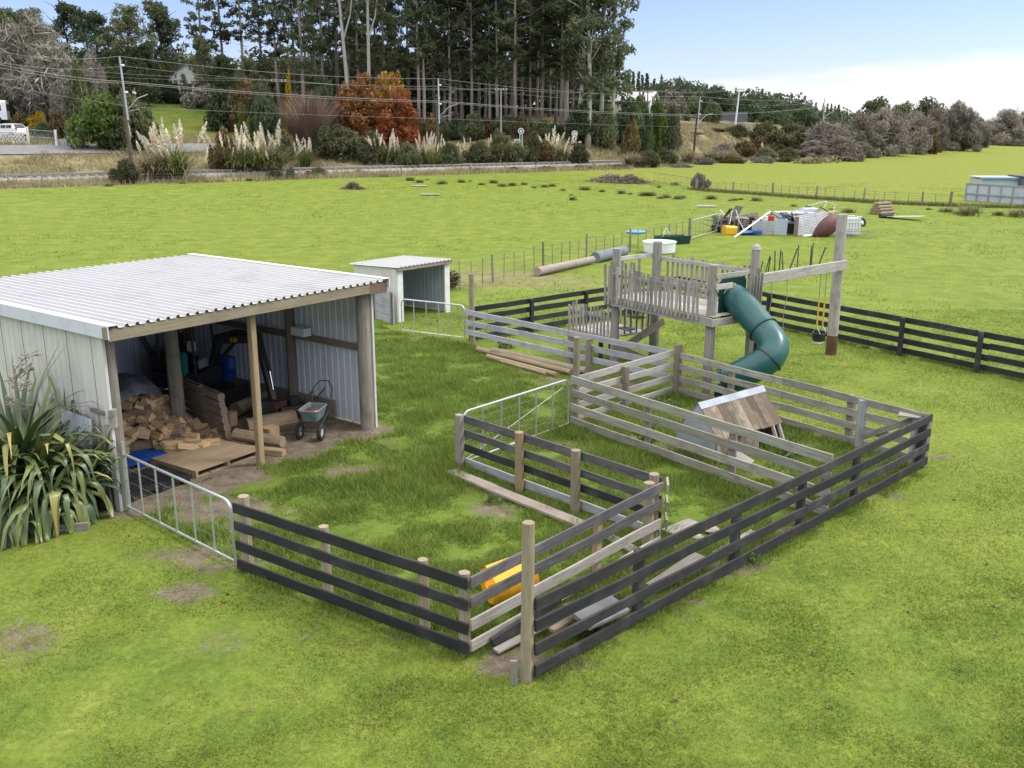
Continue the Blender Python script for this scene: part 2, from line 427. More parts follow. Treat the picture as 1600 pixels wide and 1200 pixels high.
def dirt_of(x, y):
    d = np.zeros_like(x)
    n = fbm(x, y, 1.1, 5)
    for (px, py, rx, ry, st) in PATCH:
        r = np.sqrt(((x - px) / rx) ** 2 + ((y - py) / ry) ** 2)
        d = np.maximum(d, (st if py > 12.2 or px > -3 else st * .7) * np.clip(1.2 - r + (n - .5) * 2.6, 0, 1))
    a = (x - SH_L.x) * SH_D.x + (y - SH_L.y) * SH_D.y; b = (x - SH_L.x) * SH_P.x + (y - SH_L.y) * SH_P.y
    ins = np.minimum(np.minimum(a + .55, SH_W + .5 - a), np.minimum(b + .9 + (n - .5) * 1.6, SH_DEP + .5 - b))
    d = np.maximum(d, np.clip(ins / .5, 0, 1))
    return np.clip(d, 0, 1)
YARD = [(-4.0, 13.0), (-.5, 10.6), (.2, 10.1), (7.9, 17.4), (4.0, 22.6), (-1.3, 28.1), (-3.6, 30.0), (-4.6, 31.5), (-7.8, 24.0), (-3.05, 20.0), (-6.5, 15.3)]
def inpoly(x, y, poly):
    c = np.zeros(x.shape, bool); n = len(poly)
    for i in range(n):
        x0, y0 = poly[i]; x1, y1 = poly[(i + 1) % n]
        t = ((y0 > y) != (y1 > y)) & (x < (x1 - x0) * (y - y0) / (y1 - y0 + 1e-12) + x0)
        c ^= t
    return c
def axis_vals(lo, hi, fine_lo, fine_hi, step):
    v = list(np.arange(fine_lo, fine_hi, step)); g = step
    x = fine_lo
    while x > lo: g *= 1.09; x -= g; v.insert(0, x)
    x = v[-1]; g = step
    while x < hi: g = min(g * 1.05, 40 + x * .05); x += g; v.append(x)
    return np.array(v)
gx = axis_vals(-2500, 3000, -10, 16, .16); gy = axis_vals(-60, 5000, 8, 40, .16)
# keep spacing modest across the railway bank
def refine(v, lo, hi, step):
    out = [q for q in v if q < lo or q > hi]; return np.array(sorted(out + list(np.arange(lo, hi, step))))
gy = refine(gy, 80, 260, 1.3); gx = refine(np.where(True, gx, gx), -110, -40, 1.5); gx = refine(gx, 40, 140, 2.0)
XX, YY = np.meshgrid(gx, gy); ZZ = hz(XX, YY)
ZZ = ZZ + .16 * (fbm(XX, YY, 9, 21) - .5) * smooth(20, 40, YY) * (s_of(XX, YY) < -4) + .05 * (fbm(XX, YY, 1.2, 3) - .5) * (YY < 45)
ZZ = ZZ + .6 * (fbm(XX, YY, 6, 31) - .5) * smooth(2.5, 5, s_of(XX, YY)) * np.where(XX < 18, np.maximum(1 - smooth(8, 10.5, s_of(XX, YY)), smooth(19.5, 24, s_of(XX, YY))), 1)
ny, nx = XX.shape
me = bpy.data.meshes.new('ground')
me.vertices.add(nx * ny); me.vertices.foreach_set('co', np.stack([XX, YY, ZZ], -1).astype(np.float32).ravel())
ii = np.arange(nx * ny).reshape(ny, nx)
quads = np.stack([ii[:-1, :-1], ii[:-1, 1:], ii[1:, 1:], ii[1:, :-1]], -1).reshape(-1).astype(np.int32)
me.loops.add(len(quads)); me.loops.foreach_set('vertex_index', quads)
me.polygons.add(len(quads) // 4); me.polygons.foreach_set('loop_start', np.arange(0, len(quads), 4, dtype=np.int32))
me.update(calc_edges=True); me.polygons.foreach_set('use_smooth', np.ones(len(me.polygons), bool))
S = s_of(XX, YY)
dirt = dirt_of(XX, YY) * (YY < 36) * (YY > 5)
dry = smooth(-8, -5, S + 3 * (fbm(XX, YY, 5, 8) - .5)) * (1 - smooth(40, 60, S) * .6)
lawnback = ((XX > -62) & (XX < -39) & (S > 19.5) & (S < 48)); dry = np.where(lawnback, 0, dry)
straw = .9 * np.clip(1.5 - np.sqrt(((XX + .3) / 3.3) ** 2 + ((YY - 41.2) / 2.6) ** 2) + (fbm(XX, YY, 2, 9) - .5), 0, 1)
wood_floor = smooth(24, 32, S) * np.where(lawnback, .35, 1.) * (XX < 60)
pad_sunlit = np.clip(smooth(24, 60, YY), 0, 1) * (1 - lawnback * .95)  # paddock turf by distance, its tone partly sunlight put into the colour
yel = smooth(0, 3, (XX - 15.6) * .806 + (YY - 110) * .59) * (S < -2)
for nm, arr in (('dirt', dirt), ('dry', np.maximum(dry, straw * .8)), ('wood_floor', wood_floor), ('pad', pad_sunlit), ('yel', yel), ('pen', inpoly(XX, YY, YARD).astype(float))):
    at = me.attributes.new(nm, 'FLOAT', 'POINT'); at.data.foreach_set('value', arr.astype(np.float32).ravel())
def grass_colour(nt, padfac, penfac, pos, yelfac=None):
    """shared by the turf sheet and the blades"""
    big = noise(nt, pos, .16, 4, .6); mid = noise(nt, pos, .9, 7, .72); fine = noise(nt, pos, 9., 4, .7)
    c = ramp(nt, mid, [(.28, (.078, .136, .020)), (.5, (.158, .222, .032)), (.72, (.27, .305, .060))])
    c = mix(nt, maprange(nt, big, .4, .65, 0, .7), c, (.23, .28, .042))
    padc_sunlit = ramp(nt, mid, [(.25, (.095, .15, .020)), (.5, (.178, .232, .028)), (.75, (.31, .33, .062))])
    c = mix(nt, padfac, c, padc_sunlit)
    penc = ramp(nt, mid, [(.3, (.085, .145, .022)), (.7, (.19, .26, .04))])
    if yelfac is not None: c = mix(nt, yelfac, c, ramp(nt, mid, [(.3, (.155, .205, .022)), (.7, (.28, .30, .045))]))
    c = mix(nt, penfac, c, penc)
    return c, fine, big, mid
def attr(nt, n):
    a = nt.nodes.new('ShaderNodeAttribute'); a.attribute_name = n; return a.outputs['Fac']
def ground_mat():
    m, nt, b = newmat('turf')
    pos = nt.nodes.new('ShaderNodeNewGeometry').outputs['Position']
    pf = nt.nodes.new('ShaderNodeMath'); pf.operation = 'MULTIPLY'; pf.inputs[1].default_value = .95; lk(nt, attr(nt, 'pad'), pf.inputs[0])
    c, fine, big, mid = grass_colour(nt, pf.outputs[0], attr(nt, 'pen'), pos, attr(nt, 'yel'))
    c = mix(nt, maprange(nt, fine, .3, .7, .75, 0), c, (.040, .062, .010), 'MULTIPLY') if False else mix(nt, maprange(nt, fine, .35, .65, .5, 0), c, (.055, .085, .012))
    patch = noise(nt, pos, .42, 5, .7)
    c = mix(nt, maprange(nt, patch, .60, .74, 0, .5), c, (.17, .155, .055))
    patch2 = noise(nt, pos, .55, 6, .75)
    c = mix(nt, maprange(nt, patch2, .62, .70, 0, .55), c, (.045, .075, .014))
    dn = noise(nt, pos, 3.2, 6, .7); peb = noise(nt, pos, 28., 3, .6)
    dc = ramp(nt, dn, [(.3, (.085, .066, .045)), (.55, (.18, .145, .108)), (.8, (.30, .26, .21))])
    dc = mix(nt, maprange(nt, peb, .55, .75, 0, .6), dc, (.40, .36, .31))
    dfac = nt.nodes.new('ShaderNodeMath'); dfac.operation = 'ADD'; lk(nt, attr(nt, 'dirt'), dfac.inputs[0]); dfn = noise(nt, pos, 9., 7, .8); lk(nt, maprange(nt, dfn, .32, .68, -.55, .5), dfac.inputs[1])
    c = mix(nt, maprange(nt, dfac.outputs[0], .38, .62, 0, 1), c, dc)
    dn2 = noise(nt, pos, .9, 6, .7)
    dry = ramp(nt, dn2, [(.25, (.10, .10, .042)), (.5, (.21, .185, .095)), (.75, (.31, .27, .155))])
    c = mix(nt, attr(nt, 'dry'), c, dry)
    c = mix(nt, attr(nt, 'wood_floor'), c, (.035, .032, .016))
    lk(nt, c, b.inputs['Base Color']); b.inputs['Roughness'].default_value = .9; b.inputs['Specular IOR Level'].default_value = .15
    bn = noise(nt, pos, 14., 6, .75); bump(nt, bn, .6, .06, b)
    return m
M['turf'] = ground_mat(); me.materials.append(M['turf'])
structure(mobj('ground', me))
# ------------------------------------------------------------------ grass blades
def blademat(name, kind):
    m, nt, b = newmat(name)
    ge = nt.nodes.new('ShaderNodeNewGeometry'); pos = ge.outputs['Position']
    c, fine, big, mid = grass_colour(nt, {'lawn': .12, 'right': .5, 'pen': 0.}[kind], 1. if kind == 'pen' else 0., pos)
    c = mix(nt, maprange(nt, ge.outputs['Random Per Island'], .2, 1, 0, .65), c, (.28, .345, .08))
    lk(nt, c, b.inputs['Base Color']); b.inputs['Roughness'].default_value = .55; b.inputs['Specular IOR Level'].default_value = .25
    tr = nt.nodes.new('ShaderNodeBsdfTranslucent'); lk(nt, c, tr.inputs['Color'])
    ms = nt.nodes.new('ShaderNodeMixShader'); ms.inputs[0].default_value = .3
    lk(nt, b.outputs[0], ms.inputs[1]); lk(nt, tr.outputs[0], ms.inputs[2])
    lk(nt, ms.outputs[0], nt.nodes['Material Output'].inputs['Surface'])
    return m
def blades(name, x, y, h, w, mat, lean=.5, kind=None, z=None):
    n = len(x); a = rng.uniform(0, 2 * np.pi, n); la = rng.uniform(0, 2 * np.pi, n); ll = h * lean * rng.uniform(.2, 1.3, n)
    z0 = (hz(x, y) if z is None else z) - .01
    dx, dy = np.cos(a) * w / 2, np.sin(a) * w / 2
    v = np.zeros((n, 3, 3))
    v[:, 0] = np.stack([x - dx, y - dy, z0], -1); v[:, 1] = np.stack([x + dx, y + dy, z0], -1)
    v[:, 2] = np.stack([x + np.cos(la) * ll, y + np.sin(la) * ll, z0 + h], -1)
    o = mobj(name, npmesh(name, v.reshape(-1, 3), 3, mat)); o['kind'] = 'stuff'; return o
M['lawn_blade'] = blademat('lawn_blade', 'lawn'); M['pen_blade'] = blademat('pen_blade', 'pen')
def scatter(n, xlo, xhi, ylo, yhi, power=1.6):
    y = ylo + (yhi - ylo) * rng.uniform(0, 1, n) ** power
    x = rng.uniform(-1, 1, n) * np.minimum((y * .56 + 1.5), 100)
    k = (x > xlo) & (x < xhi); return x[k], y[k]
x, y = scatter(620000, -12, 22, 8.2, 34, 1.5)
k = ~inpoly(x, y, YARD) & (rng.uniform(0, 1, len(x)) > dirt_of(x, y) * 1.1)
x, y = x[k], y[k]
blades('lawn_grass', x, y, rng.uniform(.012, .04, len(x)) * (.6 + .9 * fbm(x, y, .8, 2)), rng.uniform(.008, .016, len(x)) * (1 + y / 30), 'lawn_blade', 1.2)
# taller weedy tufts dotted over the lawn
tx_, ty_ = scatter(150000, -12, 22, 8.2, 34, 1.3); k = ~inpoly(tx_, ty_, YARD) & (fbm(tx_, ty_, .45, 91) > .63); tx_, ty_ = tx_[k], ty_[k]
blades('lawn_tufts', tx_, ty_, rng.uniform(.03, .085, len(tx_)), rng.uniform(.010, .018, len(tx_)), 'pen_blade', 1.1)
x, y = scatter(900000, -7, 8, 10, 31, 1.0)
k = inpoly(x, y, YARD); x, y = x[k], y[k]
tuft = fbm(x, y, .75, 14); k = (rng.uniform(0, 1, len(x)) > dirt_of(x, y) * 1.6) & (tuft > .27 + .12 * rng.uniform(-1, 1, len(x))); x, y, tuft = x[k], y[k], tuft[k]
blades('pen_grass', x, y, np.clip((tuft - .25) * .42, .02, .25) * rng.uniform(.5, 1.2, len(x)), rng.uniform(.008, .016, len(x)) * (1 + y / 40), 'pen_blade', .9)
# rank grass along fence feet
def line_grass(pts, width, n, hmin, hmax):
    xs, ys = [], []
    for (p, q) in zip(pts[:-1], pts[1:]):
        p, q = V(p), V(q); L = (q - p).length; m_ = int(n * L); t = rng.uniform(0, 1, m_); o = rng.normal(0, width, m_)
        d = (q - p) / L; xs.append(p.x + (q.x - p.x) * t - d.y * o); ys.append(p.y + (q.y - p.y) * t + d.x * o)
    return np.concatenate(xs), np.concatenate(ys)
lx, ly = [], []
for pts, wd in (([(-4, 12.95), (-.55, 10.5)], .12), ([(.3, 10.1), (7.8, 17.3)], .13), ([(-.95, 17.4), (2.2, 14.1)], .12), ([(-.5, 10.6), (2.2, 13.7)], .12),
            ([(1.3, 20.1), (5.2, 14.9)], .12), ([(4, 22.6), (7.8, 17.5)], .12), ([(1.3, 20.1), (3.9, 22.6)], .1), ([(-1.3, 28.5), (6, 34.6), (13.2, 23.9)], .1), ([(-1.1, 17.1), (1.2, 14.5)], .12)):
    q = line_grass(pts, wd, 1300, .05, .2); lx.append(q[0]); ly.append(q[1])
x = np.concatenate(lx); y = np.concatenate(ly); k = fbm(x, y, .7, 44) > .42; x, y = x[k], y[k]
blades('fence_foot_grass', x, y, rng.uniform(.03, .12, len(x)), rng.uniform(.008, .016, len(x)), 'pen_blade', .6)
fx, fy = line_grass([(19.0, 102.5), (24.5, 94.7), (28.5, 88.9), (32.8, 83.6), (36.56, 81.3), (48, 76)], .5, 260, .1, .5)
blades('far_fence_grass', fx, fy, rng.uniform(.1, .4, len(fx)), rng.uniform(.03, .07, len(fx)), 'rush', .8)
# dead leaves on the front lawn
lx_, ly_ = scatter(110, -8, 12, 8.6, 20, 1.0); k = ~inpoly(lx_, ly_, YARD); lx_, ly_ = lx_[k], ly_[k]
blades('leaf_litter', np.repeat(lx_, 5) + rng.normal(0, .02, len(lx_) * 5), np.repeat(ly_, 5) + rng.normal(0, .02, len(lx_) * 5), rng.uniform(.02, .05, len(lx_) * 5), rng.uniform(.03, .07, len(lx_) * 5), 'brush', 1.5)
# coarse paddock tufts
x = rng.uniform(-45, 60, 90000); y = 26 + 90 * rng.uniform(0, 1, 90000) ** 1.4
k = (np.abs(x) < y * .56 + 2) & (s_of(x, y) < -7) & (fbm(x, y, 3.5, 77) > .56) & ~inpoly(x, y, YARD); x, y = x[k], y[k]
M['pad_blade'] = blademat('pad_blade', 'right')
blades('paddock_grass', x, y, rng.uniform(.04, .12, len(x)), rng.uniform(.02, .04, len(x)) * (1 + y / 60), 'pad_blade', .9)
# dry grass of the railway bank
n = 160000
x = rng.uniform(-75, 60, n); s_ = rng.uniform(-7, 26, n); y = ytoe(x) + s_ / .826
k = (np.abs(x) < y * .56 + 3) & ~((s_ > -2.2) & (s_ < 2.2)) & ~((s_ > 11.2) & (s_ < 18.5) & (x < 16)) & (fbm(x, y, 3, 6) > .36); x, y = x[k], y[k]
blades('dry_bank_grass', x, y, rng.uniform(.2, .75, len(x)) * (.5 + fbm(x, y, 4, 12)), rng.uniform(.05, .12, len(x)), 'dry_grass', .7)

# ================================================================== RAILWAY AND ROAD
def strip(name, pts, half, z_off, mat, thick=0.0):
    b = MB(); vs = []; fs = []
    for k, (x, y, z) in enumerate(pts):
        t = V(pts[min(k + 1, len(pts) - 1)]) - V(pts[max(k - 1, 0)]); nn = V((-t.y, t.x, 0)).normalized()
        p = V((x, y, z + z_off)); vs += [p + nn * half, p - nn * half, p - nn * (half + thick * 2) - V((0, 0, thick)), p + nn * (half + thick * 2) - V((0, 0, thick))]
    for k in range(len(pts) - 1):
        a = k * 4; c = a + 4
        fs += [(a, c, c + 1, a + 1)]
        if thick: fs += [(a + 1, c + 1, c + 2, a + 2), (a + 3, c + 3, c, a)]
    b.add(vs, fs); return b.build(name, mat)
def ballast_mat():
    m, nt, b = newmat('ballast'); pos = nt.nodes.new('ShaderNodeNewGeometry').outputs['Position']
    n = noise(nt, pos, 5., 4, .7); lk(nt, ramp(nt, n, [(.3, (.14, .13, .12)), (.6, (.33, .31, .29)), (.8, (.46, .44, .42))]), b.inputs['Base Color'])
    b.inputs['Roughness'].default_value = .95; bump(nt, n, .8, .1, b); return m
M['ballast'] = ballast_mat()
def asphalt_mat():
    m, nt, b = newmat('asphalt'); pos = nt.nodes.new('ShaderNodeNewGeometry').outputs['Position']
    n = noise(nt, pos, 1.2, 6, .7); lk(nt, ramp(nt, n, [(.3, (.13, .13, .135)), (.7, (.22, .22, .225))]), b.inputs['Base Color']); b.inputs['Roughness'].default_value = .9; return m
M['asphalt'] = asphalt_mat()
TX = np.concatenate([np.arange(-140, 16, 4.), np.arange(16, 200, 8.)])
def trackline(off):
    out = []
    for x in TX:
        y = float(ytoe(x)) + off / .826; out.append((float(x), y, 1.42))
    return out
tl = trackline(0)
structure(strip('railway_ballast', tl, 1.5, .08, 'ballast', .45))
track = thing('railway_track', 'single railway track with rusty rails on pale ballast behind the paddock', 'railway', (0, 120, 1.5))
for off in (-.53, .53):
    b = MB(); pts = [(x, y, z + .32) for x, y, z in trackline(off)]
    for p, q in zip(pts[:-1], pts[1:]): b.beam(p, q, .09, .17, wob=0)
    b.build('rail', 'steel_rail', track)
b = MB(); d_l = V((.826, .563, 0)); nn = V((-.563, .826, 0))
for k in range(-70, 60):
    x = -20 + k * .826 * .9; y = float(ytoe(x)); p = V((x, y, 1.58)); b.beam(p - nn * 1.1, p + nn * 1.1, .22, .14, wob=0)
b.build('sleepers', 'old_post', track)
b = MB(); vs = []; xs_ = np.arange(-150, -10, 4.)
for x in xs_:
    for s_ in (11.2, 18.6): y = float(ytoe(x)) + s_ / .826; vs.append((float(x), y, hzs(float(x), y) + .1))
b.add(vs, [(2 * k, 2 * k + 2, 2 * k + 3, 2 * k + 1) for k in range(len(xs_) - 1)]); structure(b.build('road', 'asphalt'))
# ================================================================== SHED
ZR = 3.16
shed = thing('open_shed', 'open-fronted farm shed of pale corrugated steel with a white roof', 'shed', shed_pt(SH_W / 2, SH_DEP / 2))
D3, P3 = V((SH_D.x, SH_D.y, 0)), V((SH_P.x, SH_P.y, 0)); UP = V((0, 0, 1))
OH = .33
o = shed_pt(-.12, -OH, ZR + .05)
b = ribsheet(o, D3, P3, UP, SH_W + .38, SH_DEP + OH + .15, .19, .045, .55)
fr = Matrix((D3, P3, UP)).transposed().to_4x4(); fr.translation = o
roof = b.build('roof', 'roof_white', shed, fr)
# barge flashings
b = MB(); b.box((0, 0, 0), (SH_DEP + OH + .2, .02, .22), frame(shed_pt(-.14, SH_DEP / 2 - .1, ZR + .0), shed_pt(-.14, SH_DEP, ZR)))
b.box((0, 0, 0), (SH_DEP + OH + .2, .16, .012), frame(shed_pt(-.06, SH_DEP / 2 - .1, ZR + .105), shed_pt(-.06, SH_DEP, ZR + .105)))
b.build('barge_flashing', 'flash', shed)
b = MB(); b.box((0, 0, 0), (SH_DEP + OH + .2, .02, .2), frame(shed_pt(SH_W + .27, SH_DEP / 2 - .1, ZR + .0), shed_pt(SH_W + .27, SH_DEP, ZR)))
b.box((0, 0, 0), (SH_DEP + OH + .2, .14, .012), frame(shed_pt(SH_W + .2, SH_DEP / 2 - .1, ZR + .105), shed_pt(SH_W + .2, SH_DEP, ZR + .105)))
b.build('barge_flashing', 'white_paint', shed)
# fascia beam, with a dark broken end piece on the right
beam('fascia_beam', shed_pt(-.1, -OH + .05, ZR - .06), shed_pt(5.7, -OH + .05, ZR - .06), .05, .2, 'post_wood', shed)
beam('fascia_beam', shed_pt(5.7, -OH + .05, ZR - .065), shed_pt(SH_W + .24, -OH + .05, ZR - .08), .05, .24, 'brown_wood', shed)
beam('end_block', shed_pt(-.16, -OH + .02, ZR - .1), shed_pt(-.16, -OH + .02, ZR + .1), .06, .1, 'post_wood', shed)
# posts
pole('post', shed_pt(.1, .12, -.05), shed_pt(.12, .1, ZR), .10, .09, 'old_post', shed)
beam('post', shed_pt(2.9, 0, -.05), shed_pt(2.9, -.02, ZR - .05), .13, .13, 'tan_wood', shed, up=D3)
pole('post', shed_pt(SH_W - .14, .05, -.05), shed_pt(SH_W - .14, .05, ZR), .15, .14, 'old_post', shed)
pole('post', shed_pt(2.75, 2.35, -.05), shed_pt(2.7, 2.3, ZR), .15, .135, 'old_post', shed)
pole('post', shed_pt(SH_W - .16, 2.4, 0), shed_pt(SH_W - .16, 2.4, ZR), .11, .1, 'shed_inside_wood', shed)
pole('post', shed_pt(2.8, SH_DEP - .2, 0), shed_pt(2.8, SH_DEP - .2, ZR), .13, .12, 'shed_inside_wood', shed)
pole('post', shed_pt(5.7, SH_DEP - .25, 0), shed_pt(5.7, SH_DEP - .25, ZR), .12, .11, 'shed_inside_wood', shed)
# walls
def wall(name, a, c, nrm, h, mat, lap=.76, pitch=.19):
    a, c = V(a), V(c); L = (c - a).length; ax = (c - a).normalized(); x = 0; k = 0
    b = MB()
    while x < L - .02:
        w = min(lap + .02, L - x); q = ribsheet(a + ax * x + V(nrm) * (.004 * (k % 2)), ax, UP, nrm, w, h, pitch, .018, .66, .0)
        b.add(q.v, q.f); x += lap; k += 1
    return b.build(name, mat, shed, axes(ax, UP, nrm, a))
wall('left_wall', shed_pt(0, .02, .02), shed_pt(0, SH_DEP, .02), -D3, ZR - .03, 'wall_cream')
wall('back_wall', shed_pt(0, SH_DEP, .02), shed_pt(SH_W, SH_DEP, .02), P3, ZR - .03, 'inner_zinc')
wall('right_wall', shed_pt(SH_W, SH_DEP, .02), shed_pt(SH_W, .0, .02), D3, ZR - .03, 'inner_zinc')
b = MB()
for k in range(8):
    q = shed_pt(-.024, .4 + k * .76, .04); b.box((0, 0, 1.5), (.006, .006, 2.95), rotz(q, 0))
b.build('sheet_seam', 'dark_steel', shed)
b = MB(); b.box((0, 0, 0), (.05, .10, ZR - .1), rotz(shed_pt(SH_W + .02, -.03, (ZR - .1) / 2), math.atan2(SH_D.y, SH_D.x)))
b.build('corner_flashing', 'wall_cream', shed)
b = MB(); b.box((0, 0, 0), (.05, .16, ZR - .1), rotz(shed_pt(-.03, .08, (ZR - .1) / 2), math.atan2(SH_D.y, SH_D.x)))
b.build('corner_flashing', 'wall_cream', shed)
# girts, brace, base board
for z in (1.75,): 
    beam('girt', shed_pt(SH_W - .07, .2, z), shed_pt(SH_W - .07, SH_DEP - .1, z), .05, .14, 'shed_inside_wood', shed)
    beam('girt', shed_pt(.1, SH_DEP - .07, z + .35), shed_pt(SH_W - .1, SH_DEP - .07, z + .35), .05, .12, 'shed_inside_wood', shed)
    beam('girt', shed_pt(.07, .2, z), shed_pt(.07, SH_DEP - .1, z), .05, .12, 'shed_inside_wood', shed)
beam('base_board', shed_pt(SH_W - .1, 1.1, .22), shed_pt(SH_W - .1, 5.6, .22), .05, .42, 'old_post', shed)
beam('brace', shed_pt(3.8, SH_DEP - .15, 2.9), shed_pt(4.95, SH_DEP - .15, .4), .06, .12, 'shed_inside_wood', shed)
for k in range(4): beam('rafter', shed_pt(.8 + k * 1.5, -.2, ZR - .07), shed_pt(.8 + k * 1.5, SH_DEP, ZR - .07), .06, .16, 'shed_inside_wood', shed)
beam('gate_block', shed_pt(-.03, -.03, 1.52), shed_pt(-.03, -.03, 1.82), .12, .12, 'grey_wood', shed)
beam('rail_stub', shed_pt(-.06, .15, 1.72), shed_pt(-.06, .55, 1.72), .05, .07, 'old_post', shed)
# clear plastic box on the girt
b = MB(); b.box((0, 0, .08), (.42, .22, .16)); b.box((0, 0, .168), (.44, .24, .02))
m_ = rotz(shed_pt(SH_W - .22, 1.95, 1.83), math.atan2(SH_P.y, SH_P.x)); t = thing('storage_box', 'translucent plastic box sitting on the girt of the shed wall', 'box', m_.translation)
q = MB(); q.box((0, 0, .08), (.42, .22, .16), m_); q.build('tub', 'white_plastic', t); q = MB(); q.box((0, 0, .168), (.44, .24, .02), m_); q.build('lid', 'white_plastic', t)

# ================================================================== PALLETS AND WOOD IN THE SHED
def pallet(name, label, mat_fr, L, W, mat, group=None, nboards=7, gap=.03, lattice=False):
    t = thing(name, label, 'pallet', mat_fr.translation, group)
    b = MB(); bw = (W - gap * (nboards - 1)) / nboards
    for k in range(nboards):
        y = -W / 2 + bw / 2 + k * (bw + gap); m2 = mat_fr @ Matrix.Translation((-L / 2, y, .12))
        b.prism(L, [(-bw / 2, -.011), (bw / 2, -.011), (bw / 2, .011), (-bw / 2, .011)], m2, .002, 3)
    b.build('deck_boards', mat, t, mat_fr)
    for x in (-L / 2 + .03, 0, L / 2 - .03):
        b = MB(); b.prism(W, [(-.025, -.05), (.025, -.05), (.025, .05), (-.025, .05)], mat_fr @ Matrix.Translation((x, -W / 2, .058)) @ Matrix.Rotation(math.pi / 2, 4, 'Z'), .0, 1)
        b.build('bearer', mat, t, mat_fr)
    b = MB()
    for y in (-W / 2 + .06, -.2, .2, W / 2 - .06):
        b.prism(L, [(-.05, -.009), (.05, -.009), (.05, .009), (-.05, .009)], mat_fr @ Matrix.Translation((-L / 2, y, -.002)), .0, 1)
    b.build('base_boards', mat, t, mat_fr)
    return t
def basis(o, ax, ay):
    ax = V(ax).normalized(); az = ax.cross(V(ay)).normalized(); ay = az.cross(ax)
    m = Matrix((ax, ay, az)).transposed().to_4x4(); m.translation = V(o); return m
c1, c2, c3, c4 = G(300, 738, .14), G(392, 706, .14), G(335, 678, .14), G(240, 712, .14)
ctr = (c1 + c2 + c3 + c4) / 4; ctr.z = .012
pallet('wooden_pallet', 'light brown close-boarded pallet lying flat on the gravel at the shed front', basis(ctr, (c2 - c1), (c4 - c1)), 1.55, 1.5, 'pallet_wood', nboards=8, gap=.006)
# pallet leaning on the inner post
pa, pb = G(364, 693), G(288, 657); e = (pb - pa).normalized(); nrm_in = V((-e.y, e.x, 0));
leanv = (nrm_in * (.12 if nrm_in.y < 0 else -.12) + UP).normalized()
pc = pa + e * .9 + leanv * .56
pallet('wooden_pallet', 'weathered dark pallet leaning upright against the round inner post', basis(pc, -e, leanv), 1.85, 1.12, 'old_pallet', nboards=7, gap=.035)
# plastic pallets behind the front gate
yawD = math.atan2(SH_D.y, SH_D.x)
def plastic_pallet(label, c, yaw, mat, L, W, h):
    m_ = rotz(c, yaw); t = thing('plastic_pallet', label, 'pallet', c); b = MB(); n = 9
    for k in range(n + 1): b.box((-L / 2 + k * L / n, 0, h - .015), (.03, W, .03), m_)
    for k in range(n + 1): b.box((0, -W / 2 + k * W / n, h - .012), (L, .03, .028), m_)
    b.build('grid_deck', mat, t, m_)
    b = MB()
    for x in (-1, 0, 1):
        for y in (-1, 0, 1): b = MB(); b.box((x * (L / 2 - .08), y * (W / 2 - .08), (h - .03) / 2), (.14, .14, h - .03), m_); b.build('foot', mat, t, m_)
    b = MB()
    for y in (-1, 1): b.box((0, y * (W / 2 - .005), h - .035), (L + .04, .03, .07), m_)
    for x in (-1, 1): b.box((x * (L / 2 - .005), 0, h - .035), (.03, W - .03, .068), m_)
    b.build('rim', mat, t, m_)
    return t
pp = G(226, 762); plastic_pallet('black plastic grid pallet on the gravel behind the front pipe gate', pp, yawD, 'black_plastic', 1.3, .95, .16)
plastic_pallet('bright blue plastic pallet lying beside the firewood heap', G(206, 724), yawD, 'blue_plastic', 1.0, .8, .17)
# firewood
def split_log(name, seed):
    r = random.Random(seed); L = r.uniform(.36, .46); k = r.choice((0, 0, 1, 1, 2)); R = r.uniform(.08, .13)
    if k == 0: prof = [(0, 0), (R * 1.4, .0), (R * 1.2, R * .5), (R * .8, R * .9), (R * .3, R * 1.1)]
    elif k == 1: prof = [(-R * .8, -R * .4), (R * .8, -R * .5), (R * .9, R * .35), (-R * .7, R * .45)]
    else: prof = [(R * .9 * math.cos(a), R * .8 * math.sin(a)) for a in np.linspace(0, 2 * math.pi, 9)[:-1]]
    cy = sum(p[0] for p in prof) / len(prof); cz = sum(p[1] for p in prof) / len(prof)
    prof = [((p[0] - cy) * r.uniform(.9, 1.1), (p[1] - cz) * r.uniform(.9, 1.1)) for p in prof]
    b = MB(); b.prism(L, prof, Matrix.Translation((-L / 2, 0, 0)), .008, 2, r.uniform(.85, 1.1))
    me = bpy.data.meshes.new(name); me.from_pydata([tuple(q) for q in b.v], [], b.f)
    me.materials.append(M['log_bark'] if seed % 4 == 0 else M['fire_wood']); me.update(); return me
logs = [split_log('split_log', i + 3) for i in range(12)]
def pile_h(a, bb):
    return 1.25 * math.exp(-(((a - 2.35) / (.8 if a > 2.35 else 1.5)) ** 2 + ((bb - 3.3) / (1.15 if bb < 3.3 else 2.0)) ** 2))
r = random.Random(5); count = 0
for layer in range(9):
    for _ in range(150):
        a = r.uniform(.5, 3.3); bb = r.uniform(1.5, 3.0); zz = layer * .14 + .07
        top = pile_h(a, bb)
        if zz > top or zz < top - .26 or (a < 2.1 and bb < 2.3): continue
        ob = mobj('firewood', logs[r.randrange(12)], None, shed_pt(a, bb, zz + r.uniform(0, .06)))
        ob.rotation_euler = (r.uniform(0, 6.3), r.uniform(-.35, .35), r.uniform(0, 6.3)); s_ = r.uniform(1.0, 1.45); ob.scale = (s_ * .95, s_, s_)
        tag(ob, 'split firewood piece in the heap just inside the shed', 'firewood', 'split firewood heaped in the shed'); count += 1
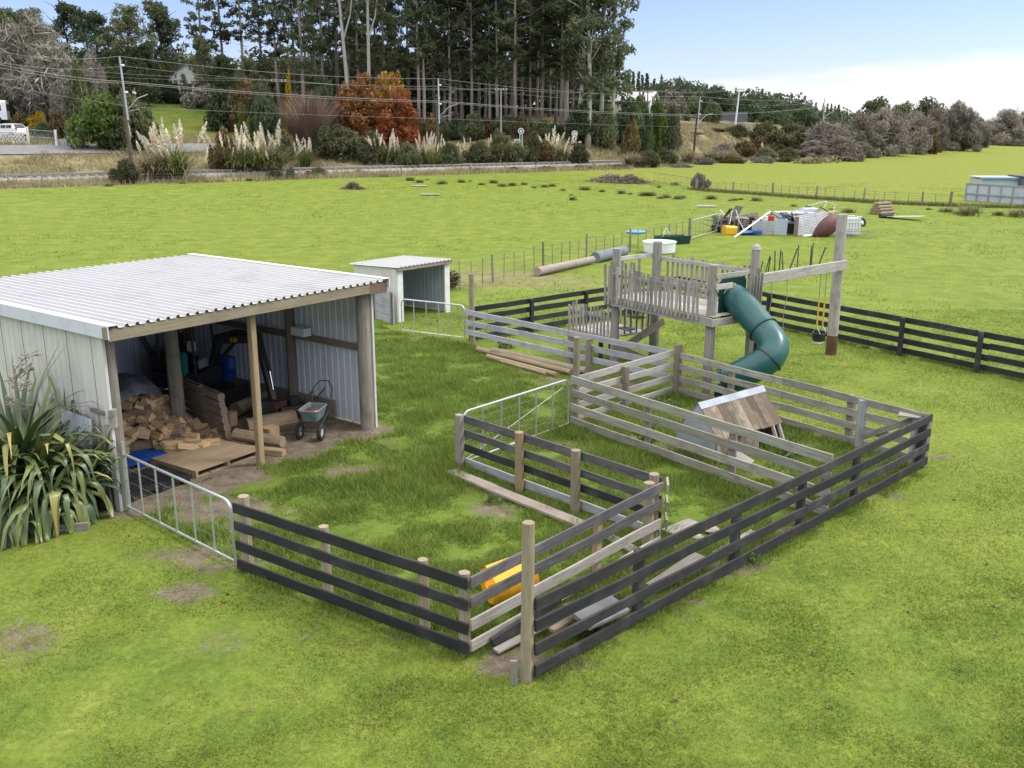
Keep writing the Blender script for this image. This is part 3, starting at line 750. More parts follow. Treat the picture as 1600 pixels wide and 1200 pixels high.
# loose splits on the flat pallet edge
for (px, py, z, yaw, lab) in ((262, 697, .2, .3, 'pale split log lying on the near corner of the heap'), (296, 694, .2, .5, 'short pale split log resting on the flat pallet'), (335, 735, .165, 1., 'thin wood chip lying in the middle of the flat pallet')):
    ob = mobj('firewood', logs[1], None, G(px, py, z)); ob.rotation_euler = (0, 0, yaw); ob.scale = (1.2, 1.1, .9) if z > .18 else (.55, .5, .25); tag(ob, lab, 'firewood')
# core of the heap under the splits: bark rubble
b = MB(); nu, nv = 18, 18; vs = []
for i in range(nu + 1):
    for j in range(nv + 1):
        a = .15 + 3.4 * i / nu; bb = 1.3 + 3.6 * j / nv; vs.append(shed_pt(a, bb, max(0, pile_h(a, bb) - .26 + r.uniform(-.04, .04)) - .02))
fs = [(i * (nv + 1) + j, (i + 1) * (nv + 1) + j, (i + 1) * (nv + 1) + j + 1, i * (nv + 1) + j + 1) for i in range(nu) for j in range(nv)]
b.add(vs, fs); o = b.build('bark_rubble', 'log_bark'); tag(o, 'loose bark and chips under the firewood heap', 'bark', kind='stuff')
# tarp over the back of the heap
b = MB(); vs = []; nu, nv = 22, 22
for i in range(nu + 1):
    for j in range(nv + 1):
        a = .9 + 2.2 * i / nu; bb = 2.78 + 1.75 * j / nv
        z = pile_h(a, bb) + .14 + .26 * (float(fbm(np.array(a), np.array(bb), .42, 61)) - .45) + .06 * math.sin(a * 14 + bb * 5) * random.uniform(.4, 1)
        if i in (0, nu) or j in (0, nv): z -= .1
        vs.append(shed_pt(a, bb, z))
fs = [(i * (nv + 1) + j, (i + 1) * (nv + 1) + j, (i + 1) * (nv + 1) + j + 1, i * (nv + 1) + j + 1) for i in range(nu) for j in range(nv)]
b.add(vs, fs); o = b.build('tarpaulin', 'tarp', smooth=True); tag(o, 'crumpled grey tarpaulin draped over the firewood heap', 'tarpaulin')
# log rounds behind
for k, (a, bb, z, rr) in enumerate(((1.6, 4.9, 1.2, .17), (1.95, 4.95, 1.25, .18), (2.3, 5.0, 1.2, .17), (2.65, 4.95, 1.15, .18), (1.75, 4.9, .9, .18), (2.1, 5., .88, .18), (2.45, 4.95, .85, .18), (2.85, 5.0, .75, .18), (1.6, 5., .52, .18), (2.0, 4.95, .52, .18), (2.4, 5., .5, .18), (2.8, 5.0, .4, .18), (1.8, 5., .18, .18), (2.2, 5, .18, .18), (2.6, 5, .18, .18), (2.0, 4.95, 1.58, .17), (2.4, 4.95, 1.52, .17))):
    p = shed_pt(a, bb, z); q = p - P3 * .4 + D3 * random.uniform(-.05, .05); b = MB(); b.pole(q, p, rr, rr * .95, 12, .004, .06)
    o = b.build('log_round', 'fire_wood', None, frame(q, p), True); tag(o, 'sawn log round stacked behind the tarpaulin', 'log', 'log rounds stacked at the back of the shed')
# half log and blocks right of the leaning pallet
p, q = G(366, 690, .12), G(440, 702, .10)
o = pole('half_log', p + V((0, .1, .12)), q + V((0, .15, .1)), .13, .12, 'log_bark', rough=.15); tag(o, 'pale scalloped half log lying on a beam by the shed post', 'log')
o = beam('timber_beam', G(368, 700, .06), G(444, 708, .06), .16, .14, 'tan_wood'); tag(o, 'short squared timber on the gravel under the half log', 'timber')
p = G(424, 690, .02); o = beam('wood_block', p, p + V((0, 0, .32)), .26, .3, 'fire_wood', up=D3); tag(o, 'upright split wood block beside the square post', 'firewood')
p = G(362, 664, .02); o = beam('wood_block', p, p + V((0, 0, .3)), .2, .22, 'fire_wood', up=D3); tag(o, 'split wood block behind the leaning pallet', 'firewood')
p, q = G(385, 668, .2), G(460, 655, .2); o = pole('grey_log', p, q, .2, .23, 'log_bark', rough=.1); tag(o, 'thick grey log lying under the digger arm', 'log')
p, q = G(368, 640, .2), G(420, 618, .2); o = pole('grey_log', p, q, .17, .16, 'log_bark', rough=.1); tag(o, 'dark log lying behind the square shed post', 'log')

# ================================================================== MINI EXCAVATOR
ex = thing('mini_excavator', 'black and teal mini digger parked in the shed with its arm lowered', 'excavator', V((-7.55, 22.0, 0)))
m_ = rotz((-7.55, 22.0, 0), math.atan2(-.25, 1.0))
for sy in (-1, 1):
    b = MB(); pts = []
    for k in range(16):
        a = 2 * math.pi * k / 16; pts.append((.72 * max(-1, min(1, 1.25 * math.cos(a))), .2 + .2 * math.sin(a)))
    vs = [m_ @ V((x, sy * .5 + w, z)) for w in (-.13, .13) for x, z in pts]; n = 16
    fs = [(i, (i + 1) % n, n + (i + 1) % n, n + i) for i in range(n)] + [tuple(range(n))[::-1], tuple(range(n, 2 * n))]
    b.add(vs, fs); b.build('track', 'black_rubber', ex, m_)
def exbox(name, c, size, mat, ch=.06):
    b = MB(); x, y, z = size[0] / 2, size[1] / 2, size[2] / 2
    prof = [(-y + ch, -z), (y - ch, -z), (y, -z + ch), (y, z - ch), (y - ch, z), (-y + ch, z), (-y, z - ch), (-y, -z + ch)]
    b.prism(size[0], prof, m_ @ Matrix.Translation(V(c) - V((x, 0, 0))), 0, 1); return b.build(name, mat, ex, m_)
exbox('body', (-.15, 0, .62), (1.25, 1.0, .36), 'dark_steel'); exbox('engine_cover', (-.55, 0, 1.0), (.5, .9, .5), 'dark_steel', .12)
exbox('side_cover', (-.1, -.42, 1.0), (.42, .2, .62), 'teal_paint', .08); exbox('seat', (-.15, 0, 1.02), (.42, .45, .14), 'black_plastic'); exbox('seat_back', (-.36, 0, 1.35), (.12, .44, .55), 'black_plastic')
exbox('canopy', (-.1, 0, 2.28), (1.15, 1.0, .08), 'black_plastic', .03)
for x, y in ((-.6, -.42), (-.6, .42), (.35, -.42), (.35, .42)):
    b = MB(); b.tube([m_ @ V((x, y, .8)), m_ @ V((x * .95, y, 1.6)), m_ @ V((x * .9, y, 2.25))], .03); b.build('canopy_post', 'dark_steel', ex)
exbox('white_canister', (.22, -.3, 1.42), (.14, .14, .26), 'white_plastic', .04); exbox('counter_panel', (.42, -.15, 1.02), (.06, .4, .2), 'concrete', .01)
exbox('push_blade', (1.05, 0, .22), (.08, 1.25, .32), 'dark_steel', .02); exbox('blade_arm', (.7, 0, .3), (.7, .12, .1), 'dark_steel', .02)
B0, B1, B2, B3 = V((-7.0, 21.85, .95)), V((-6.75, 21.6, 1.62)), V((-5.70, 21.05, 1.74)), V((-5.32, 20.6, .40))
b = MB(); b.beam(B0, B1, .16, .2); b.beam(B1 - (B2 - B1) * .06, B2, .15, .2); b.build('boom', 'dark_steel', ex, frame(B1, B2))
b = MB(); b.beam(B2 + (B2 - B3) * .12, B3, .13, .17); b.build('dipper_arm', 'dark_steel', ex, frame(B2, B3))
b = MB(); b.pole(B2 + (B3 - B2) * .35 + V((.12, -.08, .05)), B2 + (B3 - B2) * .8 + V((.08, -.06, 0)), .025); b.build('ram_rod', 'chrome', ex)
b = MB(); b.pole(B0 + V((.1, -.1, 0)), B1 + (B2 - B1) * .4 + V((0, 0, -.1)), .045); b.pole(B1 + (B2 - B1) * .3 + V((0, 0, .14)), B2 + (B2 - B3) * .1, .045); b.build('hydraulic_ram', 'dark_steel', ex)
b = MB()
for k in range(3):
    o_ = V((.03 * k, -.08, .1)); b.tube([B1 + o_, (B1 + B2) / 2 + o_ + V((0, 0, .12)), B2 + o_ + V((.05, -.05, .05)), (B2 + B3) / 2 + V((.1 + .02 * k, -.1, 0))], .014, 6)
b.build('hoses', 'black_rubber', ex)
bw = .19; prof = [(0, .16), (.1, -.02), (.28, -.12), (.44, -.02), (.47, .12), (.42, .12), (.37, .0), (.27, -.07), (.14, .02), (.05, .16)]
fb = frame(B3 + V((-.1, 0, -.12)), B3 + V((.3, -.25, -.12))); vs = [fb @ V((x - .1, w, z + .05)) for w in (-bw, bw) for x, z in prof]; n = len(prof); b = MB()
b.add(vs, [(i, (i + 1) % n, n + (i + 1) % n, n + i) for i in range(n)]); b.add([fb @ V((x - .1, w, z + .05)) for w in (-bw, ) for x, z in prof[:6]] , [(0, 1, 2, 3, 4, 5)]); b.add([fb @ V((x - .1, bw, z + .05)) for x, z in prof[:6]], [(0, 1, 2, 3, 4, 5)])
b.build('bucket', 'rust', ex)
# model digits on the boom decal: photo shows only a worn yellow patch of characters
b = MB(); md = frame(B1 + (B2 - B1) * .30 + V((.02, -.095, -.06)), B1 + (B2 - B1) * .62 + V((.02, -.095, -.06)))
for k in range(4):
    x = .035 + k * .055
    for (cx, cz, w, h) in ((0, .05, .010, .09), (.03, .05, .010, .09), (.015, .095, .03, .01), (.015, .005, .03, .01)):
        if (k in (1,) and cx == 0 and w == .01 and h > .02): continue
        b.box((x + cx, -.012, cz), (w, .01, h), md)
dm = plain('yellow_decal', (.75, .45, .03), .5); b.build('boom_decal', dm, ex)
# ------------------------------------------------------------------ blue drum
def drum(name, label, c, R_, Hh, mat, group=None, cat='drum'):
    b = MB(); pr = [(R_ * .93, 0), (R_, .03), (R_, Hh * .3), (R_ * 1.03, Hh * .33), (R_, Hh * .36), (R_, Hh * .64), (R_ * 1.03, Hh * .67), (R_, Hh * .7), (R_, Hh - .03), (R_ * .93, Hh), (R_ * .9, Hh - .015)]
    b.lathe(pr, Matrix.Translation(V(c)), 24); o = b.build(name, mat, None, Matrix.Translation(V(c)), True); return tag(o, label, cat, group)
drum('plastic_drum', 'blue plastic drum at the back of the shed behind the digger', (-6.95, 23.0, 0), .29, .92, 'blue_plastic')
# ------------------------------------------------------------------ mower
mo = thing('lawn_mower', 'black push mower with long bent handle beside the shed wall', 'mower', V((-5.0, 20.9, 0)))
mm = rotz((-4.95, 20.75, 0), math.radians(28))
b = MB(); b.prism(.6, [(-.24, 0), (.24, 0), (.24, .1), (.16, .2), (-.16, .2), (-.24, .1)], mm @ Matrix.Translation((-.3, 0, .09)), 0, 1); b.build('deck', 'black_plastic', mo)
b = MB(); b.lathe([(.13, 0), (.15, .05), (.15, .16), (.08, .2)], mm @ Matrix.Translation((.05, 0, .29)), 14); b.build('engine', 'dark_steel', mo, smooth=True)
b = MB(); b.prism(.42, [(-.25, 0), (.25, 0), (.22, .36), (-.22, .36)], mm @ Matrix.Translation((-.78, 0, .14)), 0, 1, .9); b.build('grass_catcher', 'black_plastic', mo)
for x in (-.25, .25):
    for y in (-.28, .28):
        b = MB(); b.pole(mm @ V((x, y - .025, .1)), mm @ V((x, y + .025, .1)), .1, .1, 14); b.build('wheel', 'black_rubber', mo)
b = MB(); b.tube([mm @ V(q) for q in ((.25, -.22, .2), (.8, -.22, .72), (1.0, -.2, .98), (1.02, 0, 1.0), (1.0, .2, .98), (.8, .22, .72), (.25, .22, .2))], .016); b.build('handle', 'dark_steel', mo)
# ------------------------------------------------------------------ wheelbarrow
wb = thing('wheelbarrow', 'faded teal two-wheeled barrow full of bark by the shed wall', 'wheelbarrow', V((-4.2, 19.25, 0)))
w0, w1 = V((-4.44, 19.15, .17)), V((-3.98, 19.07, .17)); ax = (w1 - w0).normalized(); fw = V((ax.y, -ax.x, 0)); fw = fw if fw.y < 0 else -fw; mid = (w0 + w1) / 2
for w in (w0, w1):
    b = MB(); b.lathe([(.10, -.035), (.155, -.04), (.17, -.02), (.17, .02), (.155, .04), (.10, .035)], frame(w, w + ax) @ Matrix.Rotation(math.pi / 2, 4, 'Y'), 18, False)
    wo = b.build('wheel', 'black_rubber', wb, smooth=True); b = MB(); b.pole(w - ax * .02, w + ax * .02, .1, .1, 14); b.build('hub', 'concrete', wo)
def ring(c, hw, hl, z): return [c + ax * (hw * a) + fw * (hl * bq) + V((0, 0, z)) for a, bq in ((-1, -.8), (-.8, -1), (.8, -1), (1, -.8), (1, .8), (.8, 1), (-.8, 1), (-1, .8))]
tc = mid - fw * .2; R0, R1, R2, R3 = ring(tc, .16, .22, .23), ring(tc, .215, .31, .47), ring(tc, .2, .295, .47), ring(tc, .17, .25, .36)
b = MB(); vs = R0 + R1 + R2 + R3; fs = []
for k in range(3):
    for i in range(8): j = (i + 1) % 8; fs.append((k * 8 + i, k * 8 + j, k * 8 + 8 + j, k * 8 + 8 + i))
fs.append(tuple(range(8))[::-1]); b.add(vs, fs); b.build('tray', 'barrow_blue', wb)
b = MB(); b.tube([q + V((0, 0, .005)) for q in R1], .014, 6, True); b.build('tray_rim', 'galv', wb)
b = MB(); b.tube([w0, w1], .015); 
for sx in (-1, 1): b.tube([mid + ax * (.2 * sx) - V((0, 0, .0)), mid + ax * (.2 * sx) - fw * .1 + V((0, 0, .12)), tc + ax * (.2 * sx) - fw * .4 + V((0, 0, .3)), tc + ax * (.22 * sx) - fw * .62 + V((0, 0, .72)), tc + ax * (.1 * sx) - fw * .74 + V((0, 0, .86)), tc - fw * .74 + V((0, 0, .87))], .014)
b.build('handle', 'dark_steel', wb)
b = MB(); N = 12; vs = [tc + ax * (.185 * math.cos(a) * rr) + fw * (.27 * math.sin(a) * rr) + V((0, 0, .41 + .06 * (1 - rr) + random.uniform(-.015, .015))) for rr in (1, .75, .5, .25) for a in np.linspace(0, 2 * math.pi, N + 1)[:-1]]
fs = [(k * N + i, k * N + (i + 1) % N, k * N + N + (i + 1) % N, k * N + N + i) for k in range(3) for i in range(N)] + [tuple(range(3 * N, 4 * N))]
b.add(vs, fs); o = b.build('bark_load', 'bark_mulch'); tag(o, 'heap of brown bark filling the wheelbarrow', 'bark')

# ================================================================== FLAX
def flax(name, label, c, R_, Hh, n, seed):
    r = random.Random(seed); vs = []; fs = []; al = []
    for i in range(n):
        a = r.uniform(0, 2 * math.pi); tilt = r.uniform(.03, 1.0); L = r.uniform(.7, 1.15) * Hh * 1.15; w = r.uniform(.05, .09)
        p = V(c) + V((r.gauss(0, .13), r.gauss(0, .13), .0)); d = V((math.cos(a), math.sin(a), 0)); side = V((-d.y, d.x, 0)); ang = tilt * .75; N = 9
        droop = r.uniform(.04, .24) * (1.2 if r.random() < .55 else 2.6); tw = r.uniform(-.25, .25); o0 = len(vs)
        for k in range(N + 1):
            t = k / N; ww = w * (1 if t < .55 else max(.02, 1 - (t - .55) / .45)) * (.65 + .35 * min(1, t * 5))
            sd = (side + d * tw * t).normalized(); nrm = V((d.x * math.cos(ang), d.y * math.cos(ang), -math.sin(ang)))
            q = V((p.x, p.y, max(p.z, .02 + .02 * r.random())))
            vs += [q - sd * ww - nrm * ww * -.25, q, q + sd * ww - nrm * ww * -.25]; al += [t] * 3
            p = p + (d * math.sin(ang) + V((0, 0, math.cos(ang)))) * (L / N); ang = min(ang + droop * (.5 + t * 2.2), 2.95)
        for k in range(N):
            for j in (0, 1): fs.append((o0 + k * 3 + j, o0 + k * 3 + j + 1, o0 + k * 3 + j + 4, o0 + k * 3 + j + 3))
    out = []
    for q in vs:   # leaves lie against the shed side instead of passing through it
        a = (q.x - SH_L.x) * SH_D.x + (q.y - SH_L.y) * SH_D.y; bb = (q.x - SH_L.x) * SH_P.x + (q.y - SH_L.y) * SH_P.y
        if bb < -.1: q = q + P3 * (-.1 - bb) * .8
        if a > -.06: q = q - D3 * (a + .06 - .03 * r.random() * 0)
        out.append(q)
    vs = out
    me = bpy.data.meshes.new(name); me.from_pydata([tuple(q - V(c)) for q in vs], [], fs); me.materials.append(M['flax']); me.update()
    at = me.attributes.new('along', 'FLOAT', 'POINT'); at.data.foreach_set('value', np.array(al, np.float32))
    me.polygons.foreach_set('use_smooth', [True] * len(me.polygons))
    return me
for k, (c, Rr, Hh, n, lab) in enumerate((((-7.72, 14.85, 0), 1, 1.95, 250, 'large flax bush with drooping yellow-tipped leaves beside the leaning sheet'),
                                     ((-8.35, 15.25, 0), 1, 2.55, 300, 'taller flax bush with a dark seed stalk at the left photo edge'),
                                     ((-8.2, 14.55, 0), 1, 1.35, 190, 'lower front flax clump spilling over the timber edging'))):
    t = thing('flax_bush', lab, 'plant', c); o = mobj('leaves', flax('leaves', lab, c, Rr, Hh, n, 31 + k), t)
    if k == 1:
        b = MB(); p0 = V(c); b.tube([p0 + V((.1, .1, .5)), p0 + V((.14, .12, 1.8)), p0 + V((.16, .1, 2.45)), p0 + V((.45, .05, 2.75))], [.02, .018, .012, .006], 6)
        for i in range(46):
            t_ = random.uniform(.0, 1); q = p0 + V((.14 + .34 * max(0, t_ - .5), .1, 1.75 + 1.0 * t_)); dd = V((random.uniform(-.25, .3), random.uniform(-.15, .15), random.uniform(-.12, .12))); b.tube([q, q + dd * .6, q + dd + V((0, 0, .05))], [.006, .01, .018], 5)
        b.build('seed_stalk', 'twig_brown', t)
o = beam('timber_edging', V((-9.3, 13.95, .07)), V((-6.85, 14.42, .06)), .06, .16, 'grey_wood'); tag(o, 'low grey timber board edging the flax bed', 'edging')
b = ribsheet(shed_pt(-.34, .35, .02), P3, (D3 * .16 + UP).normalized(), -D3, .95, 1.62, .085, .016, .3)
o = b.build('corrugated_sheet', 'wall_zinc', None, axes(P3, (D3 * .16 + UP).normalized(), -D3, shed_pt(-.34, .35, .02))); tag(o, 'blue-grey corrugated sheet leaning on the shed side behind the flax', 'metal sheet')
# white stone inside the gate
def stone(label, p, s_, mat='stone', seed=1, cat='stone', group=None):
    r = random.Random(seed); b = MB(); prof = []
    b.lathe([(.25, 0), (.5, .12), (.52, .3), (.35, .5), (.05, .56)], Matrix.Identity(4), 9)
    vs = [V((q.x * s_[0] * r.uniform(.85, 1.15), q.y * s_[1] * r.uniform(.85, 1.15), q.z * s_[2] * r.uniform(.9, 1.1))) for q in b.v]; b.v = vs
    me = MB(); me.v = [q + V(p) for q in vs]; me.f = b.f; o = me.build('stone', mat, None, Matrix.Translation(V(p)), True); return tag(o, label, cat, group)
stone('white stone on the dirt just inside the front gate', G(201, 783), (.2, .17, .2), 'white_plastic', 3)
# ================================================================== TIMBER FENCES
def rail_fence(label, p0, p1, zs, rails_side, posts, rail_mat='black_wood', post_mats=None, rail=(.035, .15), joints=None, cat='fence', trim=(0, 0), wob=.004, slope=0.):
    """posts: list of (t along in metres, height, radius or (w,d), material)"""
    p0, p1 = V((p0[0], p0[1], 0)), V((p1[0], p1[1], 0)); L = (p1 - p0).length; d = (p1 - p0) / L; n = V((-d.y, d.x, 0)) * rails_side
    t = thing('rail_fence', label, cat, (p0 + p1) / 2)
    for (s_, h, rr, mt) in posts:
        c = p0 + d * s_ - n * .0
        if isinstance(rr, tuple):
            cc = c - n * (rr[0] / 2 + .005); beam('post', cc + V((0, 0, -.1)), cc + V((0, 0, h)), rr[1], rr[0], mt, t, up=n)
        else:
            cc = c - n * (rr + .0); pole('post', cc + V((0, 0, -.1)), cc + V((random.uniform(-.02, .02), 0, h)), rr, rr * .95, mt, t)
    cuts = [-trim[0]] + (joints or []) + [L + trim[1]]
    for k, z in enumerate(zs):
        mt = rail_mat if isinstance(rail_mat, str) else rail_mat[k % len(rail_mat)]
        for a, c in zip(cuts[:-1], cuts[1:]):
            q0 = p0 + d * (a + .004) + n * (rail[0] / 2 + .001) + V((0, 0, z + random.uniform(-.015, .015))); q1 = p0 + d * (c - .004) + n * (rail[0] / 2 + .001) + V((0, 0, z + random.uniform(-.018, .018)))
            beam('rail', q0, q1, rail[0], rail[1] * random.uniform(.94, 1.05), mt, t, wob=wob * 1.8)
    return t
Z4 = (.13, .42, .71, 1.0)
L1, K_ = (-4.02, 12.96), (-.53, 10.52)
def dist(a, b): return math.hypot(a[0] - b[0], a[1] - b[1])
lL = dist(L1, K_)
rail_fence('black four-rail fence from the pipe gate to the front corner of the yard', L1, K_, Z4, -1, [(.1, 1.17, .085, 'post_wood'), (1.78, 1.12, .07, 'post_wood'), (3.5, 1.1, .07, 'post_wood'), (lL - .12, 1.1, .075, 'post_wood')], 'black_wood')
A1 = (2.22, 13.66)
rail_fence('grey four-rail fence running back from the front corner past the orange tub', K_, A1, (.16, .45, .75, 1.03), -1, [(2.7, 1.02, (.09, .13), 'tan_wood'), (dist(K_, A1) - .1, 1.12, .085, 'post_wood')], ['tan_wood', 'pallet_wood', 'charred_wood', 'charred_wood'] and ['grey_wood', 'grey_wood', 'charred_wood', 'charred_wood'], trim=(-.02, .08))
B0_, B1_ = (-.98, 17.42), (2.32, 13.98)
lB = dist(B0_, B1_)
rail_fence('charcoal and grey four-rail fence beside the plank, with new tan posts', B0_, B1_, Z4, 1, [(.05, 1.08, (.13, .14), 'grey_wood'), (1.7, 1.12, .085, 'tan_wood'), (3.05, 1.12, .085, 'post_wood'), (lB - .06, 1.14, .085, 'post_wood')], ['blue_grey_wood', 'dark_wood', 'charred_wood', 'charred_wood'], trim=(-.1, 0))
rail_fence('short end panel closing the corner between the two grey fences', (2.39, 14.02), (2.35, 13.68), (.42, .71, 1.0), 1, [], 'grey_wood')
C0, C1 = (1.3, 20.09), (5.27, 14.88); lC = dist(C0, C1)
rail_fence('mossy grey four-rail fence crossing the pens in front of the coop', C0, C1, (.13, .44, .76, 1.06), -1, [(.05, 1.98, .075, 'post_wood'), (2.25, 1.0, .07, 'old_post'), (4.4, .95, .08, 'old_post'), (lC - .15, 1.0, .08, 'old_post')], 'moss_wood', rail=(.04, .17))
D1 = (3.98, 22.7); lD = dist(C0, D1)
rail_fence('pale grey four-rail fence between the tall round post and the dark corner post', C0, D1, (.13, .42, .72, 1.02), 1, [(1.75, 1.05, .085, 'old_post'), (lD - .02, 1.25, (.15, .17), 'old_post')], 'pale_wood', trim=(-.15, -.1))
E0 = (-1.3, 28.1); lE = dist(E0, D1)
rail_fence('bluish grey three-rail fence running behind the poles to the playhouse', E0, D1, (.40, .70, 1.0), -1, [(.08, 2.16, .085, 'post_wood'), (4.05, 1.05, (.12, .13), 'old_post')], 'blue_grey_wood', joints=[3.9], rail=(.04, .16), trim=(.1, -.1))
o = beam('post', V((2.0, 24.55, -.1)), V((2.0, 24.55, .98)), .14, .15, 'old_post'); tag(o, 'squared grey fence post in front of the bluish rails', 'post')
FC = (7.92, 17.42); lF = dist(D1, FC)
rail_fence('mossy four-rail fence from the slide mouth to the far right pen corner', D1, FC, (.13, .42, .71, 1.0), -1, [(1.7, 1.02, (.12, .13), 'old_post'), (4.85, 1.05, (.13, .14), 'old_post'), (lF - .08, 1.0, (.13, .14), 'grey_wood')], 'moss_wood', joints=[3.2])
t = thing('brace_post', 'thick grey gate post with a diagonal brace in the far right pen corner', 'post', (7.15, 18.6, 0))
beam('upright', V((7.06, 18.55, -.1)), V((7.06, 18.55, 1.03)), .17, .16, 'blue_grey_wood', t); beam('diagonal', V((7.1, 18.42, .3)), V((7.78, 17.62, .92)), .08, .12, 'grey_wood', t); beam('end_post', V((7.74, 17.55, -.1)), V((7.74, 17.55, .98)), .15, .15, 'blue_grey_wood', t); beam('cap_board', V((7.45, 17.72, .98)), V((7.95, 17.46, .98)), .3, .03, 'grey_wood', t)
G0 = (.18, 9.97); lG = dist(G0, FC)
rail_fence('long dark four-rail fence along the right side of the pens', G0, FC, Z4, -1, [(.06, 2.0, .076, 'post_wood'), (2.1, 1.02, (.11, .13), 'dark_wood'), (4.35, 1.0, (.11, .13), 'dark_wood'), (6.2, .98, (.1, .12), 'dark_wood'), (8.0, 1.0, (.1, .12), 'dark_wood'), (lG - .1, 1.0, (.13, .14), 'black_wood')], ['dark_wood', 'dark_wood', 'black_wood', 'dark_wood'], joints=[2.15, 6.25, 8.05][1:2], rail=(.04, .155), trim=(-.1, .04), wob=.006)
o = beam('peg', V((.02, 9.95, -.05)), V((.02, 9.95, .32)), .08, .04, 'grey_wood'); tag(o, 'short wooden peg at the foot of the tall front post', 'peg')
H0, HC = (-1.28, 28.55), (6.03, 34.67); lH = dist(H0, HC)
rail_fence('black four-rail fence on the far side of the playground, left of the deck', H0, HC, (.13, .42, .72, 1.02), -1, [(.1, 1.0, (.12, .12), 'black_wood')], 'black_wood', rail=(.04, .16))
for s_ in (2.4, 4.8, 7.2):
    dx = (HC[0] - H0[0]) / lH; dy = (HC[1] - H0[1]) / lH; p = V((H0[0] + dx * s_ + dy * .1, H0[1] + dy * s_ - dx * .1, 0)); o = beam('post', p + V((0, 0, -.1)), p + V((0, 0, 1.08)), .12, .12, 'black_wood', up=(dx, dy, 0)); o.parent = bpy.data.objects['rail_fence.009'] if False else None
    o['_h'] = 1
HP = [q for q in bpy.data.objects if q.get('_h')]
def reparent(obs, t):
    for q in obs:
        if '_h' in q: del q['_h']
        m = q.matrix_basis.copy(); m.translation = m.translation - V(t.location); q.parent = t; q.matrix_basis = m
hf = [q for q in bpy.data.objects if q.get('label', '').startswith('black four-rail fence on the far side')][0]
reparent(HP, hf)
I1 = (20.5, 12.78); lI = dist(HC, I1)
rail_fence('black four-rail fence along the far right of the playground lawn', HC, I1, (.13, .42, .72, 1.02), 1, [], 'black_wood', joints=[4.46, 7.05, 9.5, 11.9, 14.3, 17, 20, 23][1::2], rail=(.04, .16))
jf = [q for q in bpy.data.objects if q.get('label', '').startswith('black four-rail fence along the far right')][0]
dx, dy = (I1[0] - HC[0]) / lI, (I1[1] - HC[1]) / lI; hp = []
for k, s_ in enumerate((2.0, 4.4, 6.95, 9.35, 11.7, 14.1, 16.5, 19, 21.5, 24)):
    p = V((HC[0] + dx * s_ + dy * .1, HC[1] + dy * s_ - dx * .1, 0)); hp.append(beam('post', p + V((0, 0, -.1)), p + V((0, 0, 1.1)), .11, .12, 'dark_wood' if k == 4 else 'black_wood', up=(dx, dy, 0)))
reparent(hp, jf)
# ================================================================== GATES
def pipe_gate(label, p0, p1, h, z0, nbars, nwires, r=.02, brace=False):
    p0, p1 = V(p0), V(p1); p0.z = p1.z = z0; L = (p1 - p0).length; d = (p1 - p0) / L; t = thing('pipe_gate', label, 'gate', (p0 + p1) / 2)
    cr = .16; pts = [p0, p0 + d * (L / 2), p1]; c = []
    for k in range(5): a = math.pi / 2 * k / 4; c.append(p1 - d * cr + V((0, 0, h - cr)) + d * cr * math.sin(math.pi / 2 - (math.pi / 2 - a)) if False else p1 - d * (cr - cr * math.cos(a)) + V((0, 0, h - cr + cr * math.sin(a))))
    e = [p0 + d * (cr - cr * math.sin(a)) + V((0, 0, h - cr + cr * math.cos(a))) for a in np.linspace(0, math.pi / 2, 5)]
    b = MB(); b.tube(pts + c + e, r, 8, True); b.build('frame', 'galv', t, smooth=True)
    for k in range(1, nbars + 1):
        q = p0 + d * (L * k / (nbars + 1)); b = MB(); b.pole(q, q + V((0, 0, h)), r * .75, n=8); b.build('upright', 'galv', t, smooth=True)
    b = MB()
    for k in range(1, nwires + 1): z = h * k / (nwires + 1); b.pole(p0 + V((0, 0, z)), p1 + V((0, 0, z)), .004, n=4)
    b.build('mesh_wires', 'wire', t)
    if brace: b = MB(); b.tube([p0 + V((0, 0, .05)) + d * .1, p0 + d * (L * .45) + V((0, 0, h * .42)), p1 - d * .2 + V((0, 0, h * .85))], .007, 6); b.build('brace', 'galv', t)
    return t
pipe_gate('galvanised pipe gate between the shed corner and the black fence', (-6.52, 15.2, 0), (-4.1, 13.06, 0), .95, .1, 5, 3, .023)
gp = V((-6.5, 15.22, 0)); o = pole('gate_post', gp, gp + V((0, 0, 1.25)), .035, .035, 'galv'); tag(o, 'thin steel hinge post at the shed corner', 'post')
pipe_gate('galvanised mesh gate between the grey fence end and the tall round post', (-.93, 17.5, 0), (1.22, 19.98, 0), 1.0, .08, 5, 4, .022, True)
pipe_gate('galvanised pipe gate in front of the small shelter', (-3.5, 30.0, 0), (-1.45, 28.85, 0), 1.0, .08, 4, 4, .022)
